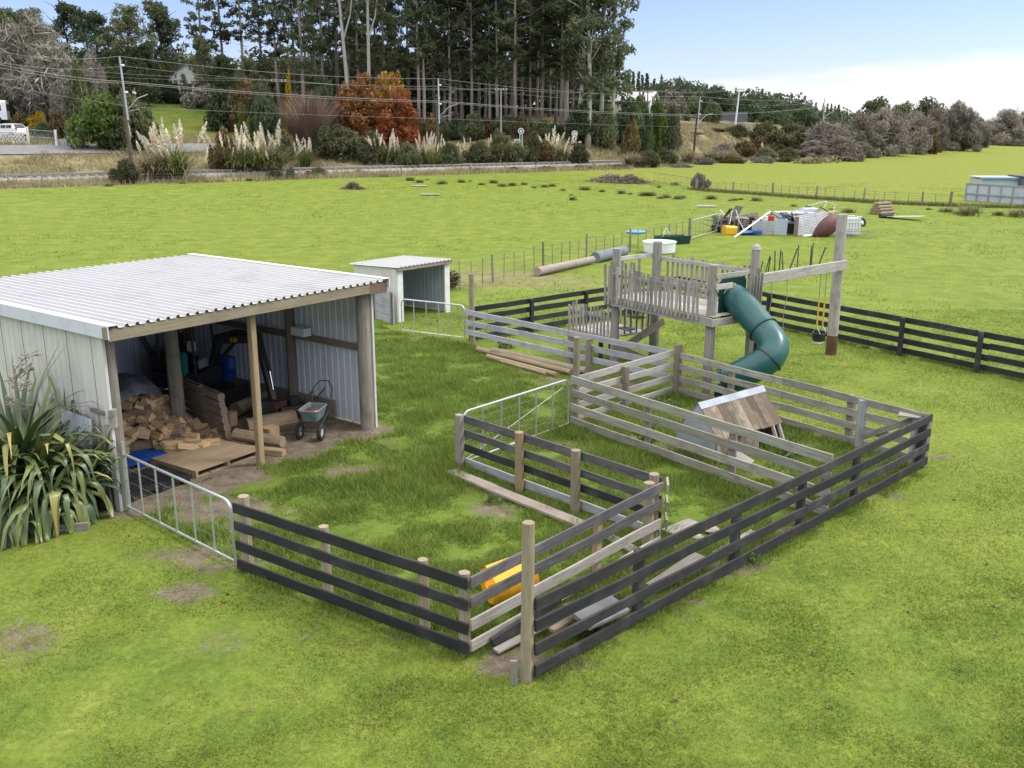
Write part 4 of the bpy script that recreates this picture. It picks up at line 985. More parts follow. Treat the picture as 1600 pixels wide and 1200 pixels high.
# ================================================================== SMALL SHELTER
sl = V((-3.8, 31.6, 0)); sd = V((.63, .7766, 0)).normalized(); sp = V((-sd.y, sd.x, 0)); SW, SDp, SHh = 2.45, 2.1, 1.84
sh = thing('small_shelter', 'small open white steel shelter behind the pipe gate', 'shelter', sl + sd * SW / 2 + sp * SDp / 2)
def spt(a, b_, z): return sl + sd * a + sp * b_ + V((0, 0, z))
o0 = spt(-.1, -.15, SHh + .02); b = ribsheet(o0, sd, (sp - UP * .03).normalized(), UP, SW + .3, SDp + .35, .19, .03, .6); b.build('roof', 'roof_white', sh, axes(sd, sp, UP, o0))
for nm, a0, b0, dr, L_, nn_, mt in (('left_wall', 0, 0, sp, SDp, -sd, 'wall_cream'), ('back_wall', 0, SDp, sd, SW, sp, 'wall_zinc'), ('right_wall', SW, 0, sp, SDp, sd, 'wall_zinc')):
    o0 = spt(a0, b0, .02); b = ribsheet(o0, dr, UP, nn_, L_, SHh - .06, .19, .015, .62); b.build(nm, mt, sh, axes(dr, UP, nn_, o0))
for a in (.02, SW - .02):
    b = MB(); b.box((0, 0, 0), (.24, .06, SHh - .04), rotz(spt(a + (.1 if a < 1 else -.02), .01, SHh / 2 - .02), math.atan2(sd.y, sd.x))); b.build('front_post', 'white_paint', sh)
    b = MB(); b.box((0, 0, 0), (.05, .24, SHh - .05), rotz(spt(a + (-.03 if a < 1 else .05), .12, SHh / 2 - .02), math.atan2(sd.y, sd.x))); b.build('corner_flashing', 'wall_cream', sh)
beam('fascia_beam', spt(-.05, -.1, SHh - .05), spt(SW + .12, -.1, SHh - .05), .04, .12, 'old_post', sh); beam('inner_post', spt(.95, SDp - .08, 0), spt(.95, SDp - .08, SHh - .05), .3, .1, 'shed_inside_wood', sh, up=sp)
pn = thing('wooden_hurdle', 'weathered grey board panel standing against the small shelter', 'panel', G(600, 500)); p0 = G(616, 508); e = (G(582, 496) - p0).normalized(); dn = V((-e.y, e.x, 0))  # plain panel of level boards on two battens
for k in range(4): beam('board', p0 + V((0, 0, .14 + k * .27)), p0 + e * 1.7 + V((0, 0, .14 + k * .27)), .04, .255, 'blue_grey_wood', pn)
for a in (.1, 1.4): beam('batten', p0 + e * a + dn * .05 + V((0, 0, .02)), p0 + e * a + dn * .05 + V((0, 0, 1.12)), .05, .1, 'old_post', pn)
# ================================================================== YARD THINGS
tb = thing('feed_tub', 'yellow-orange plastic drum lying cut open behind the front grey rails', 'tub', (0.0, 12.05, 0))
ta = V((.88, .42, .10)).normalized(); mt_ = frame(V((-.34, 11.9, .27)), V((-.34, 11.9, .27)) + ta)
b = MB(); rows = []; NS = 12; prs = [(0, .05), (0, .24), (.03, .275), (.2, .285), (.23, .295), (.26, .285), (.5, .285), (.66, .29)]
for (x, r_) in prs:
    for i in range(NS + 1): a = math.radians(-215 + 250 * i / NS); rows.append(mt_ @ V((x, r_ * math.cos(a) * -1, r_ * math.sin(a))))
b.add(rows, [(k * (NS + 1) + i, k * (NS + 1) + i + 1, (k + 1) * (NS + 1) + i + 1, (k + 1) * (NS + 1) + i) for k in range(len(prs) - 1) for i in range(NS)])
b.build('tub', 'orange_plastic', tb, mt_, True)
b = MB(); b.add([mt_ @ V(q) for q in ((.04, -.24, .14), (.66, -.24, .15), (.70, .02, .34), (.02, .02, .31), (.04, -.22, .12), (.66, -.22, .13), (.70, .03, .32), (.02, .03, .29))], [(0, 1, 2, 3), (7, 6, 5, 4), (3, 2, 6, 7), (1, 5, 6, 2), (0, 3, 7, 4), (0, 4, 5, 1)]); b.build('side_flap', 'orange_plastic', tb, mt_)
def plank(label, p, q, w, h, mat='grey_wood', name='plank', cat='plank', group=None):
    o = beam(name, p, q, w, h, mat, wob=.006); return tag(o, label, cat, group)
plank('long pale plank lying on the grass beside the tan-posted fence', V((-1.15, 17.05, .05)), V((1.25, 14.38, .06)), .24, .06, 'pink_wood')
plank('plank end lying in the grass by the short grey end panel', V((1.45, 14.2, .04)), V((2.0, 13.4, .04)), .2, .045, 'grey_wood')
# clutter along the inside of the right fence
o = beam('slate_slab', G(900, 965, .38), G(962, 938, .38), .5, .06, 'slab', up=(.1, -.2, 1)); tag(o, 'grey slate slab propped inside the right fence', 'slab')
plank('dark broken board leaning across the front corner gap', V((-.25, 10.72, .1)), V((.62, 11.3, .42)), .06, .14, 'dark_wood'); plank('pale split board under the dark broken one', V((-.2, 10.6, .06)), V((1.2, 11.75, .22)), .12, .035, 'grey_wood')
plank('pale plank lying inside the right fence near the front post', G(862, 985, .25), G(975, 915, .25), .1, .04, 'pallet_wood'); plank('weathered board lying against the right fence foot', G(1020, 918, .05), G(1095, 868, .22), .26, .03, 'grey_wood'); plank('thin white board lying by the right fence', G(1118, 866, .06), G(1178, 830, .08), .14, .03, 'pale_wood'); plank('short light board near the grey end panel', G(1042, 832, .05), G(1085, 815, .05), .26, .04, 'grey_wood')
for k, (px, py, s_) in enumerate(((1112, 832, .26), (1090, 842, .18), (1225, 770, .22), (1238, 792, .16), (1060, 848, .16))): stone(('rounded pale stone by the right fence', 'small stone beside a light board', 'white stone in the pen corner', 'small white stone under the dark rails', 'grey stone near the grey end panel')[k], G(px, py), (s_, s_ * .8, s_ * .7), 'stone' if k != 2 else 'white_plastic', k + 9)
stone('heap of brown rubble in the pen beyond the mossy fence', G(1245, 765), (.5, .3, .3), 'brick', 4)
# poles lying along the bluish fence
for k, (a, c, rr) in enumerate((((-.55, 26.75, .16), (1.95, 24.45, .14), .10), ((-1.0, 27.2, .1), (1.55, 24.5, .09), .085), ((-.7, 26.4, .07), (1.15, 24.35, .07), .07), ((-.3, 25.9, .05), (.9, 24.5, .05), .05))):
    o = pole('fence_pole', V(a), V(c), rr, rr * .9, 'post_wood' if k == 0 else 'pallet_wood', rough=.08); tag(o, ('greenish round pole lying on top of the poles by the bluish fence', 'tan round pole lying under the greenish one', 'thin pinkish pole lying on the grass before the bluish fence', 'thinnest stick in front of the poles by the bluish fence')[k], 'pole')
# ================================================================== COOP
cp = thing('hen_coop', 'A-frame hen coop with brown board roof and pale tin end', 'coop', (4.4, 18.6, 0))
r0, r1 = V((3.63, 17.98, 1.12)), V((5.18, 19.26, 1.12)); cd = (r1 - r0); cd.z = 0; cl = cd.length; cd.normalize(); cn = V((cd.y, -cd.x, 0))
e0, e1 = r0 + cn * .52 - V((0, 0, .66)), r1 + cn * .56 - V((0, 0, .66))
for k in range(9):
    a0, a1 = k / 9 + .003, (k + 1) / 9 - .003; p = r0.lerp(r1, (a0 + a1) / 2); q = e0.lerp(e1, (a0 + a1) / 2) + (e0 - r0) * random.uniform(-.01, .03); sn = cd.cross(q - p).normalized(); sn = sn if sn.z > 0 else -sn
    beam('roof_board', p + sn * .01, q + sn * .01, cl / 9 - .004, .02, 'coop_wood', cp, up=sn)
w0_, w1_ = r0 - cn * .52 - V((0, 0, .66)), r1 - cn * .56 - V((0, 0, .66))
for k in range(3):
    p = r0.lerp(r1, (k + .5) / 3); q = w0_.lerp(w1_, (k + .5) / 3); sn = cd.cross(q - p).normalized(); sn = sn if sn.z > 0 else -sn; beam('back_board', p + sn * .008, q + sn * .008, cl / 3 - .004, .02, 'coop_wood', cp, up=sn)
b = MB(); s1 = (e0 - r0).normalized(); s2 = (w0_ - r0).normalized()
for sdir in (s1, s2):
    sn = cd.cross(sdir).normalized(); sn = sn if sn.z > 0 else -sn; vs = [r0 - cd * .03 + sn * .03, r1 + cd * .03 + sn * .03, r1 + cd * .03 + sdir * .14 + sn * .03, r0 - cd * .03 + sdir * .14 + sn * .03]; b.add(vs, [(0, 1, 2, 3)])
b.build('ridge_cap', 'coop_tin', cp)
b = MB(); vv = [r0 + cd * .02, e0 + cd * .02, e0 + cd * .02 + cn * .05 - V((0, 0, e0.z - .03)), w0_ + cd * .02 - V((0, 0, w0_.z - .03)), w0_ + cd * .02]; vs = vv + [q + cd * .02 for q in vv]; b.add(vs, [(0, 1, 2, 3, 4), (9, 8, 7, 6, 5)] + [(i, (i + 1) % 5, 5 + (i + 1) % 5, 5 + i) for i in range(5)]); b.build('end_panel', 'coop_tin', cp)
vv2 = [q + (r1 - r0) - cd * .06 for q in vv]; b = MB(); b.add(vv2 + [q + cd * .02 for q in vv2], [(0, 1, 2, 3, 4), (9, 8, 7, 6, 5)] + [(i, (i + 1) % 5, 5 + (i + 1) % 5, 5 + i) for i in range(5)]); b.build('end_panel', 'coop_wood', cp)
for k in range(6):
    p = e0.lerp(e1, (k + .5) / 9.0) - cn * .06; beam('side_board', p + V((0, 0, .05)), V((p.x, p.y, .01)) + cn * .03, cl / 9 - .004, .02, 'coop_wood', cp, up=cn)
beam('leg', e1 - cd * .1 - cn * .02, V((e1.x, e1.y, 0)) + cn * .16 - cd * .06, .05, .07, 'pale_wood', cp); beam('leg', e1 - cd * .3 - cn * .02, V((e1.x, e1.y, 0)) + cn * .16 - cd * .26, .05, .07, 'pale_wood', cp)
beam('ramp', V((e0.x, e0.y, .22)) + cd * .35 + cn * .05, V((e0.x, e0.y, .02)) + cd * .5 + cn * .45, .4, .02, 'grey_wood', cp)
# ================================================================== PLAYHOUSE DECK
PA = V((2.78, 25.45, 0)); pu = V((.595, -.803, 0)).normalized(); pv = V((-pu.y, pu.x, 0)); PW, PD, PF = 3.38, 1.5, 1.93
dk = thing('play_deck', 'raised weathered timber play deck with picket rails on round posts', 'playground', PA + pu * PW / 2 + pv * PD / 2)
def dpt(a, b_, z): return PA + pu * a + pv * b_ + V((0, 0, z))
for (a, b_, h, rr) in ((0, 0, 3.22, .12), (PW, 0, 3.16, .125), (0, PD, 3.3, .135), (PW, PD, 3.42, .125)):
    p = dpt(a, b_, 0); last_post = pole('post', p - V((0, 0, .1)), p + V((0, 0, h)), rr, rr * .9, 'grey_wood', dk, rough=.07)
b = MB(); b.lathe([(.13, 0), (.10, .08), (.04, .13)], Matrix.Translation(dpt(PW, PD, 3.42)), 10); b.build('post_cap', 'pale_wood', dk)
for b_ in (-.17, PD + .1): beam('floor_beam', dpt(-.15, b_, PF - .12), dpt(PW + .17, b_, PF - .12), .05, .2, 'grey_wood', dk)
for a in (-.2, PW + .2): beam('end_beam', dpt(a, -.2, PF - .13), dpt(a, PD + .15, PF - .13), .05, .18, 'grey_wood', dk)
for k in range(9): b_ = -.12 + (PD + .24) * (k + .5) / 9; beam('floor_board', dpt(-.14, b_, PF + .005), dpt(PW + .14, b_, PF + .005), (PD + .2) / 9 - .008, .025, 'pale_wood', dk)
def picket(p, h, mat='grey_wood', w=.092): 
    l = V((random.uniform(-.025, .025), random.uniform(-.02, .02), h * random.uniform(.94, 1.05))); beam('picket', p, p + l, w * random.uniform(.8, 1.1), .022, mat, dk, up=pv if True else None)
def rail_(a0, b0, a1, b1, z, h=.09, mat='grey_wood'): beam('rail', dpt(a0, b0, z), dpt(a1, b1, z), .04, h, mat, dk)
for k in range(21):
    a = .3 + (PW - .55) * k / 20
    picket(dpt(a, -.225, PF - .12), .92)
for k in range(2): picket(dpt(-.16 + k * .12, -.23, PF - .18), 1.1, w=.09)
picket(dpt(.12, -.26, PF - .1), 1.1)
rail_(0, -.19, PW, -.19, PF + .62, .08)
for k in range(17): picket(dpt(.28 + (PW - .55) * k / 16, PD + .145, PF - .1), 1.12)
rail_(0, PD + .06, PW, PD + .06, PF + .92, .11, 'pale_wood'); rail_(0, PD + .06, PW, PD + .06, PF + .4, .08)
rail_(-.1, 0, -.1, PD, PF + 1.0, .11, 'pale_wood'); rail_(PW + .15, -.05, PW + .15, PD * .72, PF + .98, .1, 'pale_wood'); rail_(PW + .15, -.05, PW + .15, PD * .35, PF + .72, .13, 'pale_wood')
for k in range(5): picket(dpt(PW + .2, PD * .72 + k * .11, PF - .2), 1.15 + .06 * (k % 2))
# far end pickets on the left
for k in range(5): picket(dpt(-.16, .35 + k * .16, PF - .1), 1.0)
# landing and steps on the left
LZ = .80; ld = 1.75
for k in range(3): beam('landing_board', dpt(-ld, .12 + k * .5, LZ), dpt(-.1, .12 + k * .5, LZ), .44, .04, 'pale_wood', dk)
for b_ in (-.12, PD): beam('landing_beam', dpt(-ld, b_, LZ - .08), dpt(-.1, b_, LZ - .08), .05, .16, 'grey_wood', dk)
for k in range(12): 
    for _ in (0,): picket(dpt(-ld + .05 + k * .145, -.16, LZ - .12), .86 + .05 * (k % 3), w=.085)
rail_(-ld, -.12, -.1, -.12, LZ + .55, .09, 'pale_wood'); rail_(-ld, PD + .03, -.1, PD + .03, LZ + .62, .09)
for k in range(7): picket(dpt(-ld + .1 + k * .22, PD + .05, LZ - .1), .85)
for (a, b_) in ((-ld + .05, -.05), (-ld + .05, PD - .08), (-.55, .0)): p = dpt(a, b_, 0); beam('landing_post', p - V((0, 0, .1)), p + V((0, 0, LZ - .02)), .12, .12, 'dark_wood', dk)
beam('stair_stringer', dpt(.15, .2, .55), dpt(.35, PD, 1.15), .05, .2, 'old_post', dk); beam('stair_stringer', dpt(.05, -.1, .62), dpt(.9, PD * .6, .1), .05, .16, 'old_post', dk)
for k in range(6): picket(dpt(.12 + .02 * k, .25 + k * .2, .9), .95, 'old_post', .06)
for k in range(3): beam('step', dpt(-.1, .3 + k * .35, LZ + .25 + k * .28), dpt(.35, .3 + k * .35, LZ + .25 + k * .28), .3, .04, 'old_post', dk)
# ---------------------------------------------------------------- slide
sdv = thing('tube_slide', 'dark green plastic tube slide curling down from the play deck', 'slide', dpt(PW + .6, .6, 0))
KP = [V(q) for q in ((5.42, 23.28, 2.30), (5.62, 22.90, 2.10), (5.96, 22.36, 1.68), (6.14, 22.0, 1.38), (5.98, 21.78, 1.10), (5.55, 21.84, .80), (5.02, 22.0, .47))]
def cr_spline(P, n):
    out = []
    for i in range(len(P) - 1):
        a, b_, c, d = P[max(i - 1, 0)], P[i], P[i + 1], P[min(i + 2, len(P) - 1)]
        for k in range(n):
            t = k / n; out.append(.5 * ((2 * b_) + (c - a) * t + (2 * a - 5 * b_ + 4 * c - d) * t * t + (3 * b_ - a - 3 * c + d) * t ** 3))
    return out + [P[-1]]
sp_ = cr_spline(KP, 7); SR = .345
def tube_part(name, lo, hi, flange0=True):
    b = MB(); b.tube(sp_[lo:hi + 1], SR, 28, cap=False); o = b.build(name, 'green_plastic', sdv, smooth=True)
    return o
tube_part('tube_section', 0, 14); tube_part('tube_section', 14, 28); tube_part('tube_section', 28, 42)
def flange(i, r_, w):
    t = (sp_[min(i + 1, len(sp_) - 1)] - sp_[max(i - 1, 0)]).normalized(); b = MB(); c = sp_[i]; f = frame(c - t * w, c + t * w) @ Matrix.Rotation(math.pi / 2, 4, 'Y')
    b.lathe([(SR - .005, 0), (r_, 0), (r_, 2 * w), (SR - .005, 2 * w)], f, 28, False); o = b.build('flange', 'dark_green_plastic', sdv, smooth=True)
    b = MB()
    for k in range(12): a = 2 * math.pi * k / 12; b.lathe([(.012, -.012), (.012, 2 * w + .012)], f @ Matrix.Translation((math.cos(a) * (SR + .018), math.sin(a) * (SR + .018), 0)), 6)
    b.build('bolts', 'galv', o) if False else None
flange(14, SR + .035, .02); flange(28, SR + .035, .02); flange(41, SR + .045, .03)
b = MB(); f = frame(sp_[0] - pu * .05, sp_[0] + pu, UP); 
hw = .48; n = 28; inner = [(SR * math.cos(2 * math.pi * k / n), SR * math.sin(2 * math.pi * k / n)) for k in range(n)]
outer = []
for (y, z) in inner:
    m_s = max(abs(y), abs(z)); outer.append((y / m_s * hw, z / m_s * hw))
vs = [f @ V((0, y, z)) for y, z in inner] + [f @ V((0, y, z)) for y, z in outer] + [f @ V((.03, y, z)) for y, z in inner] + [f @ V((.03, y, z)) for y, z in outer]
fs = [];
for i in range(n):
    j = (i + 1) % n; fs += [(i, j, n + j, n + i), (2 * n + i, 3 * n + i, 3 * n + j, 2 * n + j), (n + i, n + j, 3 * n + j, 3 * n + i)]
b.add(vs, fs); b.build('entry_panel', 'dark_green_plastic', sdv)
b = MB(); t = (sp_[-1] - sp_[-3]).normalized(); b.tube([sp_[-1] + V((0, 0, -.1)) - t * .05, sp_[-1] + t * .25 + V((0, 0, -.2))], [SR, SR * 1.05], 28, cap=False)
# open exit trough: lower half only
keep = MB(); tr = []
side = V((-t.y, t.x, 0)).normalized(); rows = []
for k in range(4):
    c = sp_[-1] + t * (.07 * k) + V((0, 0, -.02 * k)); row = []
    for i in range(15): a = math.pi + math.pi * i / 14; row.append(c + side * (SR * math.cos(a)) + V((0, 0, SR * math.sin(a) * (1 - .05 * k))))
    rows += row
keep.add(rows, [(k * 15 + i, k * 15 + i + 1, k * 15 + 16 + i, k * 15 + 15 + i) for k in range(3) for i in range(14)]); keep.build('exit_trough', 'green_plastic', sdv, smooth=True)
beam('slide_support', V((5.75, 22.3, 0)), V((5.8, 22.35, 1.38)), .08, .08, 'dark_steel', sdv)
# ---------------------------------------------------------------- swing
sw = thing('swing_frame', 'pale swing beam fixed to a tall round post with a rusty foot', 'swing', (9.2, 27.0, 0))
ps = V((9.2, 26.99, 0)); pole('post', ps + V((0, 0, .55)), ps + V((-.02, 0, 3.98)), .155, .15, 'grey_wood', sw, rough=.04); pole('post_foot', ps - V((0, 0, .1)), ps + V((0, 0, .555)), .165, .16, 'rust', sw, rough=.04)
bA, bB = V((5.98, 23.5, 2.68)), V((9.35, 26.82, 2.60)); beam('beam', bA, bB, .09, .27, 'pale_wood', sw)
def onb(t): return bA.lerp(bB, t) - V((0, 0, .13))
h0, h1 = onb(.705), onb(.775); seat = (h0 + h1) / 2; seat.z = .62
bs = thing('bucket_swing', 'black toddler bucket swing on yellow straps under the pale beam', 'swing seat', seat)
fs_ = frame(h0, h1); xd = (h1 - h0).normalized(); xd.z = 0; yd = V((-xd.y, xd.x, 0))
for s_, h in ((-1, h0), (1, h1)):
    q = seat + xd * (.16 * s_) + V((0, 0, .22)); m1 = h.lerp(q, .42)
    b = MB(); b.tube([h, m1], .012, 6); b.build('rope', 'rope', bs); b = MB(); b.tube([m1, m1.lerp(q, .8)], .022, 6); b.build('strap', 'yellow_rope', bs)
    b = MB(); k_ = m1.lerp(q, .8); b.tube([k_, q - yd * .12], .009, 5); b.tube([k_, q + yd * .12], .009, 5); b.build('chain', 'galv', bs)
b = MB(); ms = rotz(seat - V((0, 0, .02)), math.atan2(xd.y, xd.x)); b.lathe([(.05, 0), (.15, .02), (.18, .10), (.18, .24), (.165, .25), (.155, .11), (.05, .05)], ms, 16, False); b.build('seat', 'black_plastic', bs, ms, True)
b = MB(); b.lathe([(.06, -.02), (.14, -.02), (.16, .04)], ms @ Matrix.Translation((-.05, 0, -.02)), 12, False); b.build('seat_base', 'white_plastic', bs, ms, True)
ls = thing('loose_ropes', 'pair of thin dark ropes hanging from the middle of the pale beam', 'rope', onb(.2))
for t_, zz in ((.17, .95), (.33, 1.0)):
    p = onb(t_); b = MB(); b.tube([p, p + V((.03, 0, -.45)), p + V((-.03, .02, -.9)), V((p.x + .01, p.y, zz))], .009, 5); b.build('rope', 'rope', ls)
# ================================================================== WIRE FENCES
def wire_fence(label, pts, post_every, batten_gap, hgt=1.1, wires=5, post_h=1.2, pr=.06, skip=(), lean=.04, zoff=0., wr=.006, name='wire_fence'):
    t = thing(name, label, 'fence', (pts[0][0], pts[0][1], hzs(*pts[0]))); base = []
    for (p, q) in zip(pts[:-1], pts[1:]):
        L = dist(p, q); n = max(1, int(round(L / batten_gap)))
        base += [(p[0] + (q[0] - p[0]) * k / n, p[1] + (q[1] - p[1]) * k / n) for k in range(n)]
    base.append(pts[-1])
    bt = MB(); nb = 0
    for k, (x, y) in enumerate(base):
        z = hzs(x, y) + zoff; l = V((random.uniform(-lean, lean), random.uniform(-lean, lean), 0))
        if k % post_every == 0 or k == len(base) - 1:
            big = k in (0, len(base) - 1); pole('post', V((x, y, z - .1)), V((x, y, z + post_h * random.uniform(.95, 1.08))) + l, pr * (1.4 if big else 1), pr * (1.3 if big else .9), 'old_post', t, 8)
        else:
            b = MB(); b.beam(V((x, y, z + .03)), V((x, y, z + hgt * random.uniform(.93, 1.05))) + l, .035, .045); 
            if nb < 95: b.build('batten', 'old_post', t, frame((x, y, z), (x, y, z + 1))); nb += 1
            else: bt.v, bt.f = bt.v + b.v, bt.f + [tuple(i + len(bt.v) for i in f) for f in b.f]
    if bt.v:
        o = bt.build('battens', 'old_post', t); o['kind'] = 'stuff'
    b = MB()
    for w in range(wires):
        zz = .15 + (hgt - .2) * w / (wires - 1)
        b.tube([V((x, y, hzs(x, y) + zoff + zz)) for x, y in base], wr, 4, cap=False)
    b.build('wires', 'wire', t); return t
wf = [(-3.1, 36.6), (-2.5, 37.55), (-.8, 40.3), (1.45, 44.1), (3.65, 47.2), (10.26, 55.83)]
wire_fence('post and batten wire fence running from the small shelter to the junk heap', wf, 5, .82, 1.12, 5, 1.22, .055)
farg = [(19.2, 102.0), (24.5, 94.7), (28.5, 88.9), (32.8, 83.6), (36.56, 81.3)]
wire_fence('far post and batten wire fence crossing the paddock beyond the junk heap', farg, 5, 1.0, 1.0, 5, 1.15, .09, wr=.01, lean=.1)
rf = [(float(x), float(ytoe(x)) - 6.2 / .826) for x in np.arange(-85, 17, 8.)]
wire_fence('low wire fence along the foot of the railway bank', rf, 4, 2.4, 1.0, 4, 1.15, .07, lean=.12, wr=.01)
def farm_gate(label, p, q, h, mat='galv'):
    p, q = V(p), V(q); t = thing('farm_gate', label, 'gate', (p + q) / 2); b = MB(); u_ = V((0, 0, h)); b.tube([p + V((0, 0, .12)), q + V((0, 0, .12)), q + u_, p + u_], .03, 6, True); b.build('frame', mat, t)
    b = MB()
    for k in range(1, 5): z = V((0, 0, .12 + (h - .12) * k / 5)); b.pole(p + z, q + z, .009, n=5)
    for k in range(1, 7): w = p.lerp(q, k / 7); b.pole(w + V((0, 0, .12)), w + u_, .008, n=5)
    b.build('mesh_wires', 'wire', t); return t
farm_gate('galvanised mesh gate at the end of the wire fence by the junk heap', (10.4, 56.0, 0), (12.85, 60.4, 0), 1.15)
gq = V((16.0, 110.5, hzs(16, 110.5))); farm_gate('distant farm gate where the far fence meets the railway bank', gq, (19.0, 102.6, hzs(19, 102.6)), 1.1, 'old_post')
# ================================================================== PADDOCK THINGS
o = pole('utility_log', V((1.1, 41.9, .22)), V((3.85, 45.9, .22)), .2, .17, 'pink_wood', n=16, rough=.03); tag(o, 'thick pinkish pole lying on the grass along the wire fence', 'pole')
o = pole('utility_log', V((1.2, 42.2, .2)), V((1.6, 42.8, .2)), .2, .2, 'dark_wood', n=12); tag(o, 'dark stump end beside the thick pinkish pole', 'log')
o = pole('netting_roll', V((4.0, 46.2, .27)), V((5.7, 48.9, .27)), .27, .27, 'roll_grey', n=18, rough=.05); tag(o, 'blue-grey roll lying at the end of the thick pinkish pole', 'roll')
b = MB(); c = V((7.7, 50.3, 0)); b.lathe([(.7, 0), (.82, .05), (.85, .55), (.9, .58), (.86, .6), (.8, .56), (.78, .1)], Matrix.Translation(c), 26, False); b.lathe([(0, .1), (.78, .1)], Matrix.Translation(c), 26, False)
o = b.build('water_tub', 'white_plastic', None, Matrix.Translation(c), True); tag(o, 'round white water tub behind the play deck', 'tub')
tr_ = thing('water_trough', 'dark green trough with a white hose behind the round white tub', 'trough', (8.9, 53.9, 0)); m_ = rotz((8.95, 53.95, 0), .3)
b = MB(); b.prism(1.9, [(-.3, 0), (.3, 0), (.42, .5), (.36, .5), (.26, .08), (-.26, .08), (-.36, .5), (-.42, .5)], m_ @ Matrix.Translation((-.95, 0, 0)), 0, 1); b.build('body', 'dark_green_plastic', tr_, m_)
b = MB(); b.tube([V((8.4, 53.6, .1)), V((8.4, 53.5, .7)), V((8.55, 53.55, .95)), V((8.75, 53.6, .6))], .03, 6); b.build('hose', 'white_plastic', tr_)
b = MB(); c = V((6.75, 52.8, .72)); b.lathe([(.1, 0), (.5, .02), (.56, .12), (.5, .16), (.05, .2)], Matrix.Translation(c), 20); o = b.build('plastic_disc', 'light_blue', None, Matrix.Translation(c), True); tag(o, 'light blue round lid hung on the wire fence', 'lid')
# stakes beyond the swing beam
for k, (px, py, tx, ty) in enumerate(((1186, 425, 1192, 408), (1193, 428, 1203, 400), (1198, 428, 1204, 402), (1210, 430, 1211, 392), (1216, 430, 1220, 391), (1224, 430, 1222, 394), (1232, 418, 1246, 388), (1245, 418, 1248, 383), (1265, 420, 1268, 384), (1266, 420, 1271, 379), (1276, 414, 1290, 386))):
    p = G(px, py + 8); q = ZY(tx, ty, p.y); b = MB(); b.beam(p, q, .04, .06); o = b.build('garden_stake', 'charred_wood', None, frame(p, q)); tag(o, 'thin dark stake standing behind the pale swing beam', 'stake', 'stakes standing behind the swing beam')
# ================================================================== JUNK HEAP
def jp(px, Y, z=0.): q = ground(px, Y); return V((q.x, q.y, q.z + z))
def boxthing(name, label, cat, c, size, yaw, mat, group=None, ch=.04, tilt=0.):
    f = rotz(c, yaw) @ Matrix.Rotation(tilt, 4, 'Y'); b = MB(); x, y, z = size; prof = [(-y / 2 + ch, 0), (y / 2 - ch, 0), (y / 2, ch), (y / 2, z - ch), (y / 2 - ch, z), (-y / 2 + ch, z), (-y / 2, z - ch), (-y / 2, ch)]
    b.prism(x, prof, f @ Matrix.Translation((-x / 2, 0, 0)), 0, 1); o = b.build(name, mat, None, f); return tag(o, label, cat, group)
t = thing('yellow_jerrycan', 'yellow plastic drum lying on the grass beside the junk heap', 'drum', jp(1140, 58.9)); f = rotz(jp(1140, 58.9), .2)
b = MB(); b.prism(.75, [(-.25, 0), (.25, 0), (.3, .08), (.3, .48), (.2, .58), (-.2, .58), (-.3, .48), (-.3, .08)], f @ Matrix.Translation((-.38, 0, 0)), 0, 1, .92); b.build('body', 'yellow_plastic', t, f); b = MB(); b.pole(f @ V((.3, 0, .3)), f @ V((.42, 0, .34)), .08); b.build('cap', 'yellow_plastic', t)
p, q = jp(1147, 57.0, .05), ZY(1203, 331, 59.5); o = pole('white_pipe', p, q, .055, .055, 'white_plastic', n=10); tag(o, 'long white pipe leaning up against the junk heap', 'pipe')
def vsheet(label, pa_, pb_, h, mat, Y0, Y1, lean=0.12, pitch=.09, horiz=True):
    a, c = jp(pa_, Y0), jp(pb_, Y1); ax = (c - a); L = ax.length; ax.normalize(); back = V((-ax.y, ax.x, 0)); back = back if back.y > 0 else -back; up = (UP + back * lean).normalized()
    b = ribsheet(a, up, ax, -back, h, L, pitch, .025, .3) if horiz else ribsheet(a, ax, up, -back, L, h, pitch, .025, .3)
    o = b.build('corrugated_sheet', mat, None, axes(ax, up, -back, a)); return tag(o, label, 'metal sheet')
vsheet('pale corrugated sheet behind the foot of the white pipe', 1174, 1207, .85, 'zinc_rust', 59.2, 59.0); vsheet('narrower corrugated sheet left of the dark squared post', 1208, 1229, .95, 'wall_zinc', 58.9, 58.6)
o = beam('squared_post', jp(1243, 58.3), jp(1243, 58.3, 1.15), .22, .2, 'old_post'); tag(o, 'dark squared post between the corrugated sheets of the junk heap', 'post')
vsheet('long sloping corrugated roof sheet right of the dark squared post', 1247, 1300, 1.25, 'zinc_rust', 58.3, 59.5, .9, .1)
p, q = jp(1247, 59.3, 1.05), jp(1308, 61.0, 1.25); o = beam('rusty_board', p, q, .3, .06, 'tan_wood'); tag(o, 'rusty orange board along the top of the sloping roof sheet', 'board')
